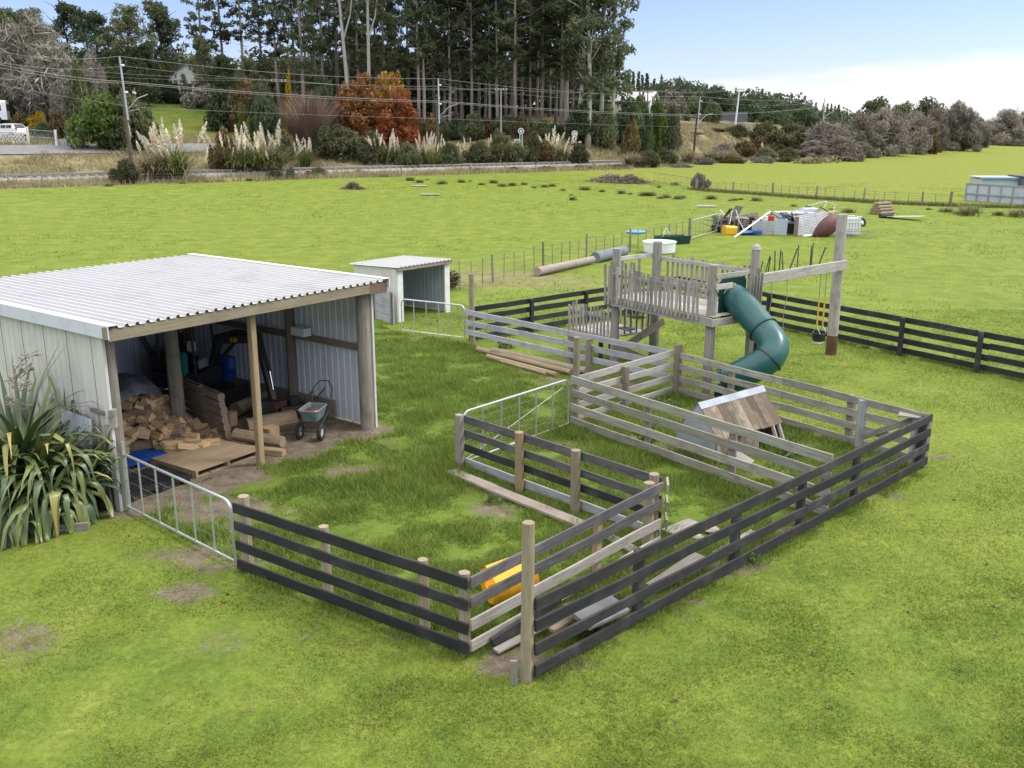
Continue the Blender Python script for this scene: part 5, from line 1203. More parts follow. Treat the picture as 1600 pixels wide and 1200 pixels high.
# dark red hull
t = thing('boat_hull', 'faded dark red boat hull tipped on its side against the junk heap', 'boat', jp(1288, 58.2)); f = basis(jp(1290, 58.2, .62), ZY(1308, 342, 58.6) - ZY(1272, 368, 58.0), V((0, .3, -1)))
b = MB(); rows = []; NS = 12
for k in range(NS + 1):
    x = -1.15 + 2.3 * k / NS; wv = .62 * (1 - abs(x / 1.2) ** 2.4) + .01; rows += [f @ V((x, wv * math.cos(a), .62 * wv / .62 * -math.sin(a) * .9)) for a in np.linspace(0, math.pi, 9)]
b.add(rows, [(k * 9 + i, k * 9 + i + 1, k * 9 + 10 + i, k * 9 + 9 + i) for k in range(NS) for i in range(8)]); b.build('hull', 'hull_red', t, f, True)
b = MB(); b.add([f @ V((-1.15 + 2.3 * k / NS, s_ * (.62 * (1 - abs((-1.15 + 2.3 * k / NS) / 1.2) ** 2.4) + .01), -.05)) for k in range(NS + 1) for s_ in (-1, 1)], [(2 * k, 2 * k + 1, 2 * k + 3, 2 * k + 2) for k in range(NS)]); b.build('inner_deck', 'dark_steel', t)
# caged tank
t = thing('caged_tank', 'white plastic tank in a wire cage right of the boat hull', 'tank', jp(1327, 58.5)); f = rotz(jp(1327, 58.8), .15); b = MB(); b.box((0, 0, .6), (.9, .9, .9), f); b.build('tank', 'white_plastic', t, f)
b = MB()
for k in range(6):
    a = -.48 + .96 * k / 5
    for s_ in (-.48, .48): b.pole(f @ V((a, s_, .1)), f @ V((a, s_, 1.12)), .014, n=5); b.pole(f @ V((s_, a, .1)), f @ V((s_, a, 1.12)), .014, n=5)
for z in (.12, .45, .8, 1.12): b.tube([f @ V(q) for q in ((-.49, -.49, z), (.49, -.49, z), (.49, .49, z), (-.49, .49, z))], .016, 5, True)
b.build('cage', 'galv', t)
b = MB(); c = jp(1338, 57.4, .0)
for k in range(9): b.tube([c + V((-1.0 + .25 * k, -.4, .02)), c + V((-1.0 + .25 * k, .4, .35 + .1 * math.sin(k)))], .012, 4)
for k in range(4): b.tube([c + V((-1.0, -.4 + .25 * k, .05 + .1 * k)), c + V((1.1, -.4 + .25 * k, .05 + .09 * k))], .012, 4)
o = b.build('wire_mesh', 'wire'); tag(o, 'loose wire mesh lying on the grass below the caged tank', 'mesh')
t = thing('blue_tank', 'ribbed blue-grey tank with a white rim at the back of the junk heap', 'tank', jp(1238, 61.5)); f = rotz(jp(1240, 62), .1)
b = MB(); vs = []; b2 = ribsheet(f @ V((-1.05, -.5, .15)), f.to_3x3() @ V((1, 0, 0)), UP, f.to_3x3() @ V((0, -1, 0)), 2.1, .9, .2, .04, .4); b2.build('front_panel', 'light_blue', t, axes(f.to_3x3() @ V((1, 0, 0)), UP, f.to_3x3() @ V((0, -1, 0)), f @ V((-1.05, -.5, .15))))
b.box((0, .1, .6), (2.06, 1.1, .9), f); b.build('body', 'flash', t, f); b = MB(); b.tube([f @ V(q) for q in ((-1.1, -.56, 1.08), (1.1, -.56, 1.08), (1.1, .7, 1.08), (-1.1, .7, 1.08))], .05, 6, True); b.build('rim', 'white_plastic', t)
boxthing('white_bin', 'pale bin lying on top of the blue-grey tank', 'bin', jp(1262, 62.2, 1.06), (.9, .6, .3), .2, 'flash')
f = jp(1170, 60.5, .75); t = pallet('slatted_crate', 'dark slatted crate tilted on top of the junk heap', basis(f, V((1, .2, .12)), V((-.1, .5, .85))), 1.2, .8, 'old_pallet', nboards=6, gap=.06)
t['category'] = 'crate'
boxthing('red_white_box', 'red and white box on top of the corrugated sheets', 'box', ZY(1204, 345, 59.3), (.34, .3, .3), 0., 'red_plastic', ch=.02); boxthing('white_box', 'white box beside the red box on the junk heap', 'box', ZY(1195, 345, 59.3), (.3, .3, .28), 0., 'white_plastic', ch=.02)
boxthing('blue_sheet', 'crumpled blue plastic under the white pipe', 'plastic sheet', jp(1168, 58.9), (1.0, .5, .28), .3, 'blue_plastic', ch=.12)
b = MB(); c = jp(1183, 58.6, .1); b.lathe([(.28, 0), (.3, .1), (.26, .2), (.2, .14)], Matrix.Translation(c), 16, False); o = b.build('blue_tub', 'blue_plastic', None, Matrix.Translation(c), True); tag(o, 'small blue tub in front of the corrugated sheets', 'tub')
for k in range(6):
    p = jp(1118 + k * 9, 60.2 - .1 * k); q = p + V((random.uniform(-.15, .15), .1, random.uniform(.85, 1.15))); o = beam('rough_post', p, q, .08, .08, 'old_post'); tag(o, 'rough leaning post at the left end of the junk heap', 'post', 'rough posts at the left end of the junk heap')
for k, (px, Y, z, s_, ya, mt, lb) in enumerate(((1125, 60.8, 0, (.9, .6, .45), .4, 'black_plastic', 'black scrap box at the left end of the junk heap'), (1140, 61.2, .2, (1.3, .9, .6), -.2, 'dark_steel', 'dark steel scrap behind the yellow drum'), (1160, 60.6, 0, (1.1, .8, .6), .2, 'dark_wood', 'dark timber box under the slatted crate'), (1150, 61.0, .65, (1.0, .7, .25), .5, 'grey_wood', 'grey boards heaped on the dark steel scrap'), (1185, 60.6, .3, (1.4, .8, .6), .1, 'dark_steel', 'dark scrap behind the pale corrugated sheet'), (1233, 60, .0, (.7, .6, .6), .3, 'dark_steel', 'dark scrap between the sheet and the squared post'), (1280, 61.5, .3, (1.8, .8, .7), .2, 'old_pallet', 'brown timber scrap behind the sloping roof sheet'), (1262, 58.0, 0, (.6, .4, .12), .2, 'white_plastic', 'white scrap lying below the sloping roof sheet'))):
    boxthing('scrap_box', lb, 'scrap', jp(px, Y, z), s_, ya, mt, ch=.09, tilt=random.uniform(-.12, .12))
b = MB()
for k in range(26):
    p = jp(random.uniform(1112, 1165), random.uniform(60, 61.3), random.uniform(.2, .9)); b.tube([p, p + V((random.uniform(-.5, .5), random.uniform(-.2, .2), random.uniform(-.2, .35))), p + V((random.uniform(-.8, .8), random.uniform(-.2, .2), random.uniform(-.3, .3)))], .02, 4)
o = b.build('scrap_wire', 'dark_steel'); tag(o, 'tangle of dark wire and bars over the left of the junk heap', 'scrap', kind='stuff')
t = thing('white_hose', 'white hose looped over the left of the junk heap', 'hose', jp(1150, 59.8)); b = MB(); b.tube([ZY(1140, 350, 59.8), ZY(1144, 330, 59.8), ZY(1150, 328, 59.8), ZY(1155, 345, 59.7), ZY(1163, 360, 59.6)], .03, 6); b.build('hose', 'white_plastic', t)
f = jp(1290, 63); t = thing('metal_stand', 'pale pipe frame standing at the back of the junk heap', 'frame', f); b = MB(); b.tube([ZY(1262, 322, 63), ZY(1290, 315, 63.5), ZY(1305, 320, 64), ZY(1300, 338, 63.5), ZY(1270, 336, 63)], .035, 6, True); b.tube([ZY(1280, 338, 63), ZY(1292, 316, 63.5)], .03, 6); b.build('frame', 'galv', t)  # open frame of bent pipe
for k in range(34):
    px = random.uniform(1116, 1312); Y = 60.2 + random.uniform(-1.0, 1.8); c = jp(px, Y, random.uniform(.1, 1.15)); d = V((random.uniform(-1, 1), random.uniform(-.4, .4), random.uniform(-.5, .6))).normalized(); L = random.uniform(.5, 1.6)
    o = beam('scrap_piece', c - d * L / 2, c + d * L / 2, random.choice((.05, .08, .35, .5)), random.choice((.04, .06, .1)), random.choice(('wall_zinc', 'dark_steel', 'old_pallet', 'grey_wood', 'zinc_rust', 'rust', 'light_blue' if k % 7 == 0 else 'wall_zinc', 'galv'))); tag(o, 'length of scrap timber or metal jumbled in the junk heap', 'scrap', 'scrap lengths jumbled in the junk heap')
# wheel, timber bundle, sheets
t = thing('discarded_tyre', 'loose wheel with white rim lying right of the caged tank', 'wheel', jp(1345, 64)); f = basis(jp(1345, 64, .28), V((1, .2, 0)), V((0, .5, 1))); b = MB(); b.lathe([(.2, -.1), (.3, -.1), (.34, -.05), (.34, .05), (.3, .1), (.2, .1)], f, 20, False); b.build('tyre', 'black_rubber', t, smooth=True); b = MB(); b.lathe([(.0, .06), (.1, .08), (.2, .02), (.2, -.05), (0, -.05)], f, 16, False); b.build('rim', 'white_plastic', t)
a, c = jp(1372, 73.5), jp(1398, 74.5); ax = (c - a).normalized(); sy = V((-ax.y, ax.x, 0)); r = random.Random(3)
for k in range(14):
    row = 0 if k < 5 else (1 if k < 9 else (2 if k < 12 else 3)); y = [(k), (k - 5) + .5, (k - 9) + 1., (k - 12) + 1.5][row]; p = a - ax * .4 + sy * (y * .24 - .5) + V((0, 0, .13 + row * .22)); q = p + ax * 1.55; o = pole('round_post', p, q, .115, .115, 'tan_wood' if k % 3 else 'post_wood', n=10); tag(o, 'round fence post in the bundle near the far fence', 'post', 'bundle of round fence posts')
p = jp(1392, 70.5, .1); q = jp(1440, 68.5, .28); o = beam('white_sheet', p, q, 1.1, .03, 'roof_white'); tag(o, 'flat white sheet lying on the grass near the bundle of posts', 'metal sheet')
boxthing('dark_log', 'dark block lying left of the flat white sheet', 'log', jp(1384, 70.5), (.9, .5, .28), .1, 'dark_wood', ch=.1)
# far right pale wall and roofs
wa, wb_ = jp(1508, 88.0), jp(1640, 80.5); ax = wb_ - wa; L = ax.length; ax.normalize(); nb_ = V((ax.y, -ax.x, 0)); nb_ = nb_ if nb_.y < 0 else -nb_
t = thing('sheet_wall', 'low pale blue-grey sheet wall with posts at the right edge of the paddock', 'wall', wa); b = ribsheet(wa, ax, UP, nb_, L, 1.5, .2, .02, .6); b.build('sheets', 'wall_zinc', t, axes(ax, UP, nb_, wa))
for k in range(8): p = wa + ax * (L * k / 7) + nb_ * .06; beam('post', p, p + V((0, 0, 1.55)), .1, .1, 'blue_grey_wood', t)
beam('top_rail', wa + nb_ * .07 + V((0, 0, 1.5)), wa + ax * L + nb_ * .07 + V((0, 0, 1.5)), .06, .1, 'blue_grey_wood', t); beam('mid_rail', wa + nb_ * .1 + V((0, 0, .62)), wa + ax * L + nb_ * .1 + V((0, 0, .62)), .05, .1, 'blue_grey_wood', t)
t = thing('white_roofed_pen', 'low pen with a flat white roof and blue edge behind the pale sheet wall', 'shed', jp(1555, 96)); f = rotz(jp(1552, 93), -.1)
b = MB(); b.box((0, 0, .85), (3.6, 3.0, 1.7), f); b.build('walls', 'wall_zinc', t, f); b = MB(); b.box((0, 0, 1.83), (3.9, 3.4, .06), f); b.build('roof', 'roof_white', t, f); b = MB(); b.box((0, -1.72, 1.76), (3.9, .05, .16), f); b.build('blue_edge', 'light_blue', t, f)
t = thing('grey_shed', 'dark grey flat shed at the right edge behind the pale sheet wall', 'shed', jp(1610, 90)); f = rotz(jp(1612, 92), -.1); b = MB(); b.box((0, 0, .95), (3.4, 3.2, 1.9), f); b.build('walls', 'grey_paint', t, f); b = MB(); b.box((0, 0, 1.95), (3.6, 3.4, .1), f); b.build('roof', 'dark_steel', t, f)
# ================================================================== VEGETATION GENERATORS
def rdir(n):
    v = rng.normal(size=(n, 3)); return v / (np.linalg.norm(v, axis=1, keepdims=True) + 1e-9)
def leaf_quads(c, out, size, elong=1.5, flat=.0, jit=.6):
    """diamond leaf clumps at c, loosely facing out"""
    n = len(c); nrm = out + jit * rdir(n); nrm /= np.linalg.norm(nrm, axis=1, keepdims=True) + 1e-9
    a = np.cross(nrm, rdir(n)); a /= np.linalg.norm(a, axis=1, keepdims=True) + 1e-9; b = np.cross(nrm, a)
    s = (size * rng.uniform(.5, 1.35, n))[:, None]
    v = np.stack([c - a * s * elong * .5, c + b * s * .42 + nrm * s * .12, c + a * s * elong * .5, c - b * s * .42 + nrm * s * .12], 1)
    return v.reshape(-1, 3)
def cloud(clumps, dens, size, elong=1.5, shell=.5, jit=.7):
    """clumps: (x,y,z,rx,ry,rz); dens leaves per m2 of clump surface"""
    out = []
    for (x, y, z, rx, ry, rz) in clumps:
        n = max(4, int(dens * 4 * math.pi * ((rx * ry) ** 1.6 / 3 + (rx * rz) ** 1.6 / 3 + (ry * rz) ** 1.6 / 3) ** (1 / 1.6)))
        d = rdir(n); rr = (shell + (1.08 - shell) * rng.uniform(0, 1, n) ** .5)[:, None]
        c = d * rr * np.array([rx, ry, rz]) + np.array([x, y, z]); nr = d / np.array([rx, ry, rz]); nr /= np.linalg.norm(nr, axis=1, keepdims=True)
        out.append(leaf_quads(c, nr, size, elong, jit=jit))
    return np.concatenate(out)
def blob_clumps(w, h, n, z0=0., sub=.38, seed=0, dome=True):
    r = random.Random(seed); out = []
    for k in range(n):
        for _ in range(50):
            x, y, z = r.uniform(-1, 1), r.uniform(-1, 1), r.uniform(0, 1)
            if x * x + y * y + (z * 1.0) ** 2 < 1 if dome else x * x + y * y + ((z - .5) * 2) ** 2 < 1: break
        s = sub * r.uniform(.6, 1.15)
        out.append((x * w / 2 * (1 - s * .6), y * w / 2 * (1 - s * .6), z0 + s * h * .4 + z * h * (1 - s * .75), w * s * .55, w * s * .55, h * s * .55))
    return out
def trunk_mesh(H_, r0, bend, branches, mat, seed, n=8):
    r = random.Random(seed); b = MB(); pts = []; x = y = 0.
    for k in range(9):
        t = k / 8; pts.append(V((x, y, -.3 + (H_ + .3) * t))); x += r.uniform(-bend, bend); y += r.uniform(-bend, bend)
    b.tube(pts, [max(.03, r0 * (1 - .85 * k / 8) * (1.25 if k == 0 else 1)) for k in range(9)], n)
    for (z, L, up, rad) in branches:
        t = z / H_ * 8; k = min(7, int(t)); p = pts[k].lerp(pts[k + 1], t - k); a = r.uniform(0, 6.28); d = V((math.cos(a), math.sin(a), up)); b.tube([p, p + d * L * .5 + V((0, 0, r.uniform(-.1, .15) * L)), p + d * L + V((0, 0, r.uniform(-.1, .3) * L))], [rad, rad * .7, rad * .25], 5)
    me = bpy.data.meshes.new('trunk'); me.from_pydata([tuple(q) for q in b.v], [], b.f); me.materials.append(M[mat]); me.polygons.foreach_set('use_smooth', [True] * len(me.polygons)); me.update(); return me, pts
def make_pine(seed, H_=30, r0=.33, base=.42, dens=1.0):
    r = random.Random(seed); br = []; clumps = []
    for k in range(26): br.append((H_ * r.uniform(.12, base + .1), r.uniform(.5, 2.2), r.uniform(-.3, .25), .035))
    live = []
    z = H_ * base
    while z < H_ * .985:
        t = (z / H_ - base) / (1 - base); R_ = (1.0 + 2.6 * math.sin(math.pi * min(1, .18 + .82 * t)) ** .8) * r.uniform(.5, 1.2)
        for k in range(r.randint(2, 4)):
            a = r.uniform(0, 6.28); L = R_ * r.uniform(.5, 1.1); live.append((z, a, L)); z2 = z + L * r.uniform(-.1, .35)
            for f in (.45, .75, 1.):
                if r.random() < .66: clumps.append((math.cos(a) * L * f, math.sin(a) * L * f, z2 + r.uniform(-.3, .3), .62 * r.uniform(.6, 1.3), .62 * r.uniform(.6, 1.3), .38))
        z += r.uniform(.45, 1.1)
    me, pts = trunk_mesh(H_, r0, .10, br + [(q[0], q[2], .2, .05) for q in live[::2]], 'trunk_pine', seed)
    lv = npmesh('crown', cloud(clumps, 5.0 * dens, .34, 2.4, .2, 1.2), 4, 'pine_leaf'); return me, lv
def make_gum(seed, H_=28, r0=.4, base=.3, w=5., mat='gum_leaf', tm='trunk_gum', n=46):
    r = random.Random(seed); clumps = []; br = []
    for k in range(n):
        z = H_ * (base + (1 - base) * r.random() ** .9); t = (z / H_ - base) / (1 - base); R_ = w * (.35 + .65 * math.sin(math.pi * min(1, .15 + t * .85))) * r.uniform(.15, 1.); a = r.uniform(0, 6.28); s = r.uniform(.7, 1.5)
        clumps.append((math.cos(a) * R_, math.sin(a) * R_, z, s, s, s * r.uniform(.6, 1.1)))
    for k in range(16): br.append((H_ * r.uniform(base, .9), r.uniform(1.5, w * .8), r.uniform(.5, 1.2), .09))
    me, pts = trunk_mesh(H_, r0, .28, br, tm, seed); lv = npmesh('crown', cloud(clumps, 5.5, .36, 2.0, .15, 1.3), 4, mat); return me, lv
def twig_tree(seed, H_, w, mat, upright=.5, n0=60, trunk_r=.16, dens=1., fan=False):
    """bare branching tree: limbs as tubes plus many fine twig slivers"""
    r = random.Random(seed); b = MB(); tw = []
    def grow(p, d, L, rad, lev):
        q = p + d * L; b.tube([p, p.lerp(q, .5) + V((r.uniform(-.06, .06), r.uniform(-.06, .06), .02)) * L, q], [rad, rad * .8, rad * .55], 5 if lev < 2 else 4, cap=False)
        if lev >= 4:
            for _ in range(int(14 * dens)):
                e = (d * .7 + V((r.gauss(0, .6), r.gauss(0, .6), r.gauss(.1, .5)))).normalized(); s = p.lerp(q, r.random()); tw.append((s, e, L * r.uniform(.5, 1.5)))
            return
        for _ in range(r.randint(3, 4) if lev < 3 else 3):
            e = (d + V((r.gauss(0, .55), r.gauss(0, .55), r.gauss(upright * .25, .35)))).normalized(); grow(p.lerp(q, r.uniform(.55, 1)), e, L * r.uniform(.55, .85), rad * .58, lev + 1)
    for k in range(3 if not fan else 9):
        a = r.uniform(0, 6.28); sp = .35 if not fan else .55
        grow(V((r.uniform(-.2, .2), r.uniform(-.2, .2), 0)), V((math.cos(a) * sp * r.random(), math.sin(a) * sp * r.random(), 1)).normalized(), H_ * .3, trunk_r, 0 if not fan else 1)
    allp = np.array([tuple(q[0] + q[1] * q[2]) for q in tw]); sx = w / 2 / max(np.percentile(np.abs(allp[:, 0]), 92), .1); sz = H_ / np.percentile(allp[:, 2], 97)
    sc = np.array([sx, sx, sz]); P0 = np.array([tuple(q[0]) for q in tw]) * sc; P1 = allp * sc
    d = P1 - P0; sd = np.cross(d, rdir(len(d))); sd /= np.linalg.norm(sd, axis=1, keepdims=True) + 1e-9; wdt = .028
    tri = np.stack([P0 - sd * wdt, P0 + sd * wdt, P1], 1).reshape(-1, 3); twm = npmesh('twigs', tri, 3, mat)
    me = bpy.data.meshes.new('branches'); me.from_pydata([tuple(np.array(q) * sc) for q in b.v], [], b.f); me.materials.append(M[mat]); me.update(); return me, twm
def pampas(nb, H_, spread, mat, seed, w=.035, droop=1.):
    r = np.random.default_rng(seed); N = 6; a = r.uniform(0, 6.28, nb); L = H_ * r.uniform(.7, 1.15, nb); tilt = r.uniform(.02, 1., nb) ** .7 * spread; dr = r.uniform(.5, 1.6, nb) * droop; P = np.zeros((nb, N + 1, 3)); P[:, 0, 0] = r.normal(0, .2, nb); P[:, 0, 1] = r.normal(0, .2, nb); ang = tilt.copy()
    for k in range(N):
        P[:, k + 1] = P[:, k] + (L / N)[:, None] * np.stack([np.cos(a) * np.sin(ang), np.sin(a) * np.sin(ang), np.cos(ang)], -1); ang = np.minimum(ang + dr * .32 * (.4 + k / N), 2.9)
    sd = np.stack([-np.sin(a), np.cos(a), np.zeros(nb)], -1)[:, None, :] * (w * np.linspace(1, .15, N + 1))[None, :, None]
    A, B_ = P - sd, P + sd; q = np.stack([A[:, :-1], B_[:, :-1], B_[:, 1:], A[:, 1:]], 2); return npmesh('leaves', q.reshape(-1, 3), 4, mat)
def place_tree(name, label, cat, loc, tm, cm, scale=1., rz=None, group=None, cname='crown', sz=None):
    t = thing(name, label, cat, loc, group); t.rotation_euler = (0, 0, random.uniform(0, 6.28) if rz is None else rz); t.scale = (scale, scale, sz or scale)
    mobj('trunk', tm, t); mobj(cname, cm, t); return t
# ------------------------------------------------------------------ pine stand
pines = [make_pine(100 + k, 30, random.uniform(.27, .35), random.uniform(.24, .42)) for k in range(7)]
GP = 'tall bare-trunked pines in the stand behind the railway'
cols = [(322, 158), (352, 166), (385, 160), (412, 168), (436, 158), (462, 164), (478, 150), (495, 168), (508, 158), (528, 172), (548, 162), (562, 154), (590, 168), (604, 160), (622, 172), (640, 164),
        (655, 149), (663, 150), (678, 166), (696, 154), (703, 153), (712, 170), (722, 158), (737, 152), (748, 170), (758, 160), (765, 154), (778, 153), (790, 172), (800, 160), (806, 151), (816, 168), (828, 156), (838, 166), (846, 158), (858, 172), (868, 162), (876, 156), (886, 168), (893, 160), (660, 182), (690, 184), (720, 186), (745, 185), (775, 188), (812, 186), (840, 190), (870, 188), (610, 186), (560, 188), (520, 186), (480, 184)]
for k, (px, Y) in enumerate(cols):
    tm, cm = pines[k % 7]; s_ = random.uniform(.88, 1.12) * (.86 if px < 460 else 1.0)
    lab = 'tall pine at the sparse left end of the stand, sky showing between its branches' if px < 470 else ('tall pine with a bare trunk in the dark stand behind the orange trees' if px < 650 else ('tall pine with a pale bare trunk in the front row right of the orange trees' if Y < 165 else 'dark pine in the back row of the stand'))
    place_tree('pine_tree', lab, 'tree', ground(px, Y), tm, cm, s_, group=GP)
# understory: a dark wood behind the stand, one mass
n = 0; cl = []
for k in range(300):
    px = random.uniform(440, 960); Y = random.uniform(178, 215); q = ground(px, Y); s_ = random.uniform(1.6, 3.4); cl.append((q.x, q.y, q.z + random.uniform(.5, 10) * (1 if px > 540 else .7), s_, s_, s_ * .9))
o = mobj('dark_wood', npmesh('dark_wood', cloud(cl, 1.3, .7, 1.6, .5, .9), 4, 'dark_leaf')); o['kind'] = 'stuff'; o['label'] = 'dark unbroken wood behind the pine stand'
cl = []
for k in range(330):
    px = random.uniform(-70, 480); Y = random.uniform(163, 190); q = ground(px, Y); s_ = random.uniform(1.4, 2.6); cl.append((q.x, q.y, q.z + random.uniform(.3, 6.5), s_, s_, s_ * .9))
o = mobj('hill_wood', npmesh('hill_wood', cloud(cl, 1.8, .55, 1.6, .4, 1.), 4, 'olive_leaf')); o['kind'] = 'stuff'; o['label'] = 'olive wood covering the hill at the left'
# gums at the right end
gums = [make_gum(200 + k, 29, .42, .26, 4.6) for k in range(4)]
for k, (px, Y, s_, lab) in enumerate(((905, 152, .98, 'tall gum tree with slender pale trunks nearest the pine stand'), (918, 150, 1.02, 'tall gum tree with a thick brown trunk above the round dark bush'), (940, 153, 1.0, 'gum tree with a thin leaning pale trunk'), (957, 156, .92, 'gum tree at the right end of the stand against the sky'), (885, 160, .9, 'shaded gum tree behind the slender pale gum'))): place_tree('gum_tree', lab, 'tree', ground(px, Y), *gums[k % 4], s_)
# two white-trunked gums behind the orange trees
for k, (px0, px1, Y, lab) in enumerate(((548, 525, 147, 'leaning white gum trunk behind the orange trees'), (576, 574, 149, 'upright forked white gum trunk behind the orange trees'))):
    t = thing('white_gum', lab, 'tree', ground(px0, Y)); q0 = ground(px0, Y); q1 = ZY(px1, -60, Y); b = MB(); b.tube([q0, q0.lerp(q1, .4) + V((.1, 0, 0)), q0.lerp(q1, .7), q1], [.3, .26, .2, .1], 8)
    m_ = q0.lerp(q1, .55); b.tube([m_, m_ + V((1.2, 0, 3.5)), m_ + V((1.8, .3, 8))], [.15, .1, .04], 6); b.tube([q0.lerp(q1, .75), q0.lerp(q1, .85) + V((-1.2, 0, 1))], [.1, .03], 5); b.build('trunk', 'trunk_gum', t, smooth=True)
    lo = [(q1.x - t.location.x + random.uniform(-2.5, 2.5), random.uniform(-2, 2), q1.z - t.location.z + random.uniform(-7, 3), .9, .9, .8) for _ in range(16)]; mobj('crown', npmesh('crown', cloud(lo, 5, .32, 2, .15, 1.2), 4, 'gum_leaf'), t)
# ------------------------------------------------------------------ left woodland
bigs = [make_gum(300 + k, 18, .45, .1, 5.5, m_, 'trunk_dark', 80) for k, m_ in enumerate(('olive_leaf', 'olive_leaf', 'dark_leaf', 'gum_leaf'))]
for k, (px, Y, top, v, wsc, lab) in enumerate(((205, 150, 14, 0, 1.05, 'big spreading olive-green tree left of the power pole'), (255, 158, 4, 3, 1.0, 'tall gum-like tree rising over the big olive tree'), (322, 153, 60, 1, .7, 'olive tree right of the pale gabled house'), (264, 152, 84, 0, .6, 'bushy olive tree left of the pale gable'), (290, 151, 117, 0, .62, 'low dark tree right below the pale gable'), (118, 152, 8, 2, 1.0, 'dark green conifer-like tree behind the bare grey tree'), (30, 160, 18, 2, 1.1, 'dark tree at the top left corner'), (160, 165, 22, 2, 1.1, 'dark tree standing between the conifer and the olive tree'), (8, 146, 10, 1, .8, 'yellowish tree at the left photo edge'), (395, 148, 92, 0, .8, 'broad dark olive tree right of the lawn slope'), (350, 150, 88, 2, .9, 'dark tree behind the brown bushes of the lawn slope'), (232, 146, 70, 2, 1., 'dark tree right behind the power pole'), (60, 168, 16, 3, 1.1, 'grey-green tree at the back of the top left corner'))):
    q = ground(px, Y); hgt = top_z(top, Y) - q.z; place_tree('broadleaf_tree', lab, 'tree', q, *bigs[v], hgt / 18 * wsc, sz=hgt / 18)
tw = []
for k, m_ in enumerate(('twig_grey', 'twig_brown', 'twig_brown')): tw.append((twig_tree(400 + k, 9.4, 7, m_, .7, trunk_r=.1, dens=.4)[0], npmesh('twigs', cloud(blob_clumps(8, 10, 44, -.3, .32, 840 + k), 15, .13, 9., .1, 1.7), 4, m_)))
for k, (px, Y, top, v, sx, lab) in enumerate(((62, 132, 18, 0, 1.0, 'large bare grey tree behind the white car'), (20, 136, 60, 0, .7, 'smaller bare grey tree at the left photo edge'), (108, 128, 108, 0, .65, 'bare grey bush beside the bright green hedge'), (25, 140, 100, 0, .8, 'low bare tree left of the large bare grey tree'), (150, 145, 75, 0, .6, 'bare twiggy tree under the dark conifer'))):
    q = ground(px, Y); hgt = top_z(top, Y) - q.z; t = place_tree('bare_tree', lab, 'tree', q, *tw[v], hgt / 10 * sx, cname='twigs', sz=hgt / 10)
q = ground(488, 126); hgt = top_z(146, 126) - q.z; o = mobj('bare_shrub', pampas(1500, 5, .62, 'twig_pink', 440, .028, .25), None, q); o.scale = (hgt / 5 * .95, hgt / 5 * .95, hgt / 5); tag(o, 'bare pinkish fan-shaped shrub left of the orange trees', 'shrub')
q = ground(470, 131); hgt = top_z(150, 131) - q.z; o = mobj('bare_shrub', pampas(1300, 5, .55, 'brown_leaf', 441, .03, .25), None, q); o.scale = (hgt / 5 * .8, hgt / 5 * .8, hgt / 5); tag(o, 'smaller bare orange-brown shrub behind the fan-shaped one', 'shrub')
# ------------------------------------------------------------------ bushes
bushm = {}
def bush_mesh(mat, v, w=4., h=3.):
    k = (mat, v)
    if k not in bushm: bushm[k] = npmesh('bush', cloud(blob_clumps(w, h, 52, -.2, .29, 500 + v), 27, .17, 1.9, .3, 1.1), 4, mat)
    return bushm[k]
def bush(label, px, Y, top, wpx, mat='dark_leaf', v=0, name='bush', cat='bush', group=None, hmin=.5):
    q = ground(px, Y); hgt = max(hmin, top_z(top, Y) - q.z); w = wpx / F_PX * (Y + 1.)
    o = mobj(name, bush_mesh(mat, v), None, q); o.scale = (w / 4., min(w, hgt * 1.3) / 4. if w > hgt else w / 4., hgt / 2.45); o.rotation_euler = (0, 0, random.choice((0, .2, 3.1, -.2))); return tag(o, label, cat, group)
for a in (('dense bright green hedge bush left of the near power pole', 158, 117, 150, 92, 'bright_leaf', 0), ('dense green bush behind the near power pole', 212, 118, 146, 80, 'olive_leaf', 1), ('tall pale green columnar bush above the bright hedge', 128, 128, 104, 40, 'olive_leaf', 2),
          ('clipped yellow-green conifer beside the white van', 15, 132, 148, 22, 'lime_leaf', 1), ('golden yellow garden bush behind the driveway gate', 62, 126, 177, 34, 'gold_leaf', 2), ('brownish green bush left of the golden one', 36, 127, 175, 30, 'brown_leaf', 0), ('orange-brown hedge right of the golden bush', 95, 121, 170, 34, 'brown_leaf', 1), ('green garden bush below the golden bush', 68, 122, 190, 36, 'dark_leaf', 0),
          ('dark leafy bush at the top right of the lawn slope', 352, 140, 138, 56, 'dark_leaf', 1), ('grey-brown bushy growth above the lawn slope', 318, 150, 134, 60, 'twig_brown', 0), ('brown bushy growth at the right end of the lawn slope', 385, 140, 128, 56, 'brown_leaf', 2), ('dark bush at the left end of the sloping fence', 262, 152, 132, 44, 'dark_leaf', 0), ('olive bush behind the small bright bushes', 410, 136, 130, 50, 'olive_leaf', 0), ('bright small bush on the lawn slope', 378, 126, 172, 16, 'lime_leaf', 0), ('bright small bush lower on the lawn slope', 390, 125, 184, 14, 'lime_leaf', 1), ('dark bush right of the lawn slope', 418, 126, 150, 50, 'dark_leaf', 1), ('slim orange-yellow tree beside the small power pole', 455, 140, 112, 14, 'gold_leaf', 1), ('green bush between the slim orange tree and the copper trees', 512, 138, 122, 60, 'dark_leaf', 0)):
    bush(*a)
cop = [npmesh('crown', cloud(blob_clumps(6, 7, 95, .4, .19, 600 + k), 15, .23, 1.9, .1, 1.3), 4, m_) for k, m_ in enumerate(('orange_leaf', 'amber_leaf', 'rust_leaf'))]
tmk, _ = trunk_mesh(5.5, .18, .1, [(2, 2, .6, .06), (3, 1.8, .7, .05), (3.6, 1.5, .8, .05)], 'trunk_dark', 9)
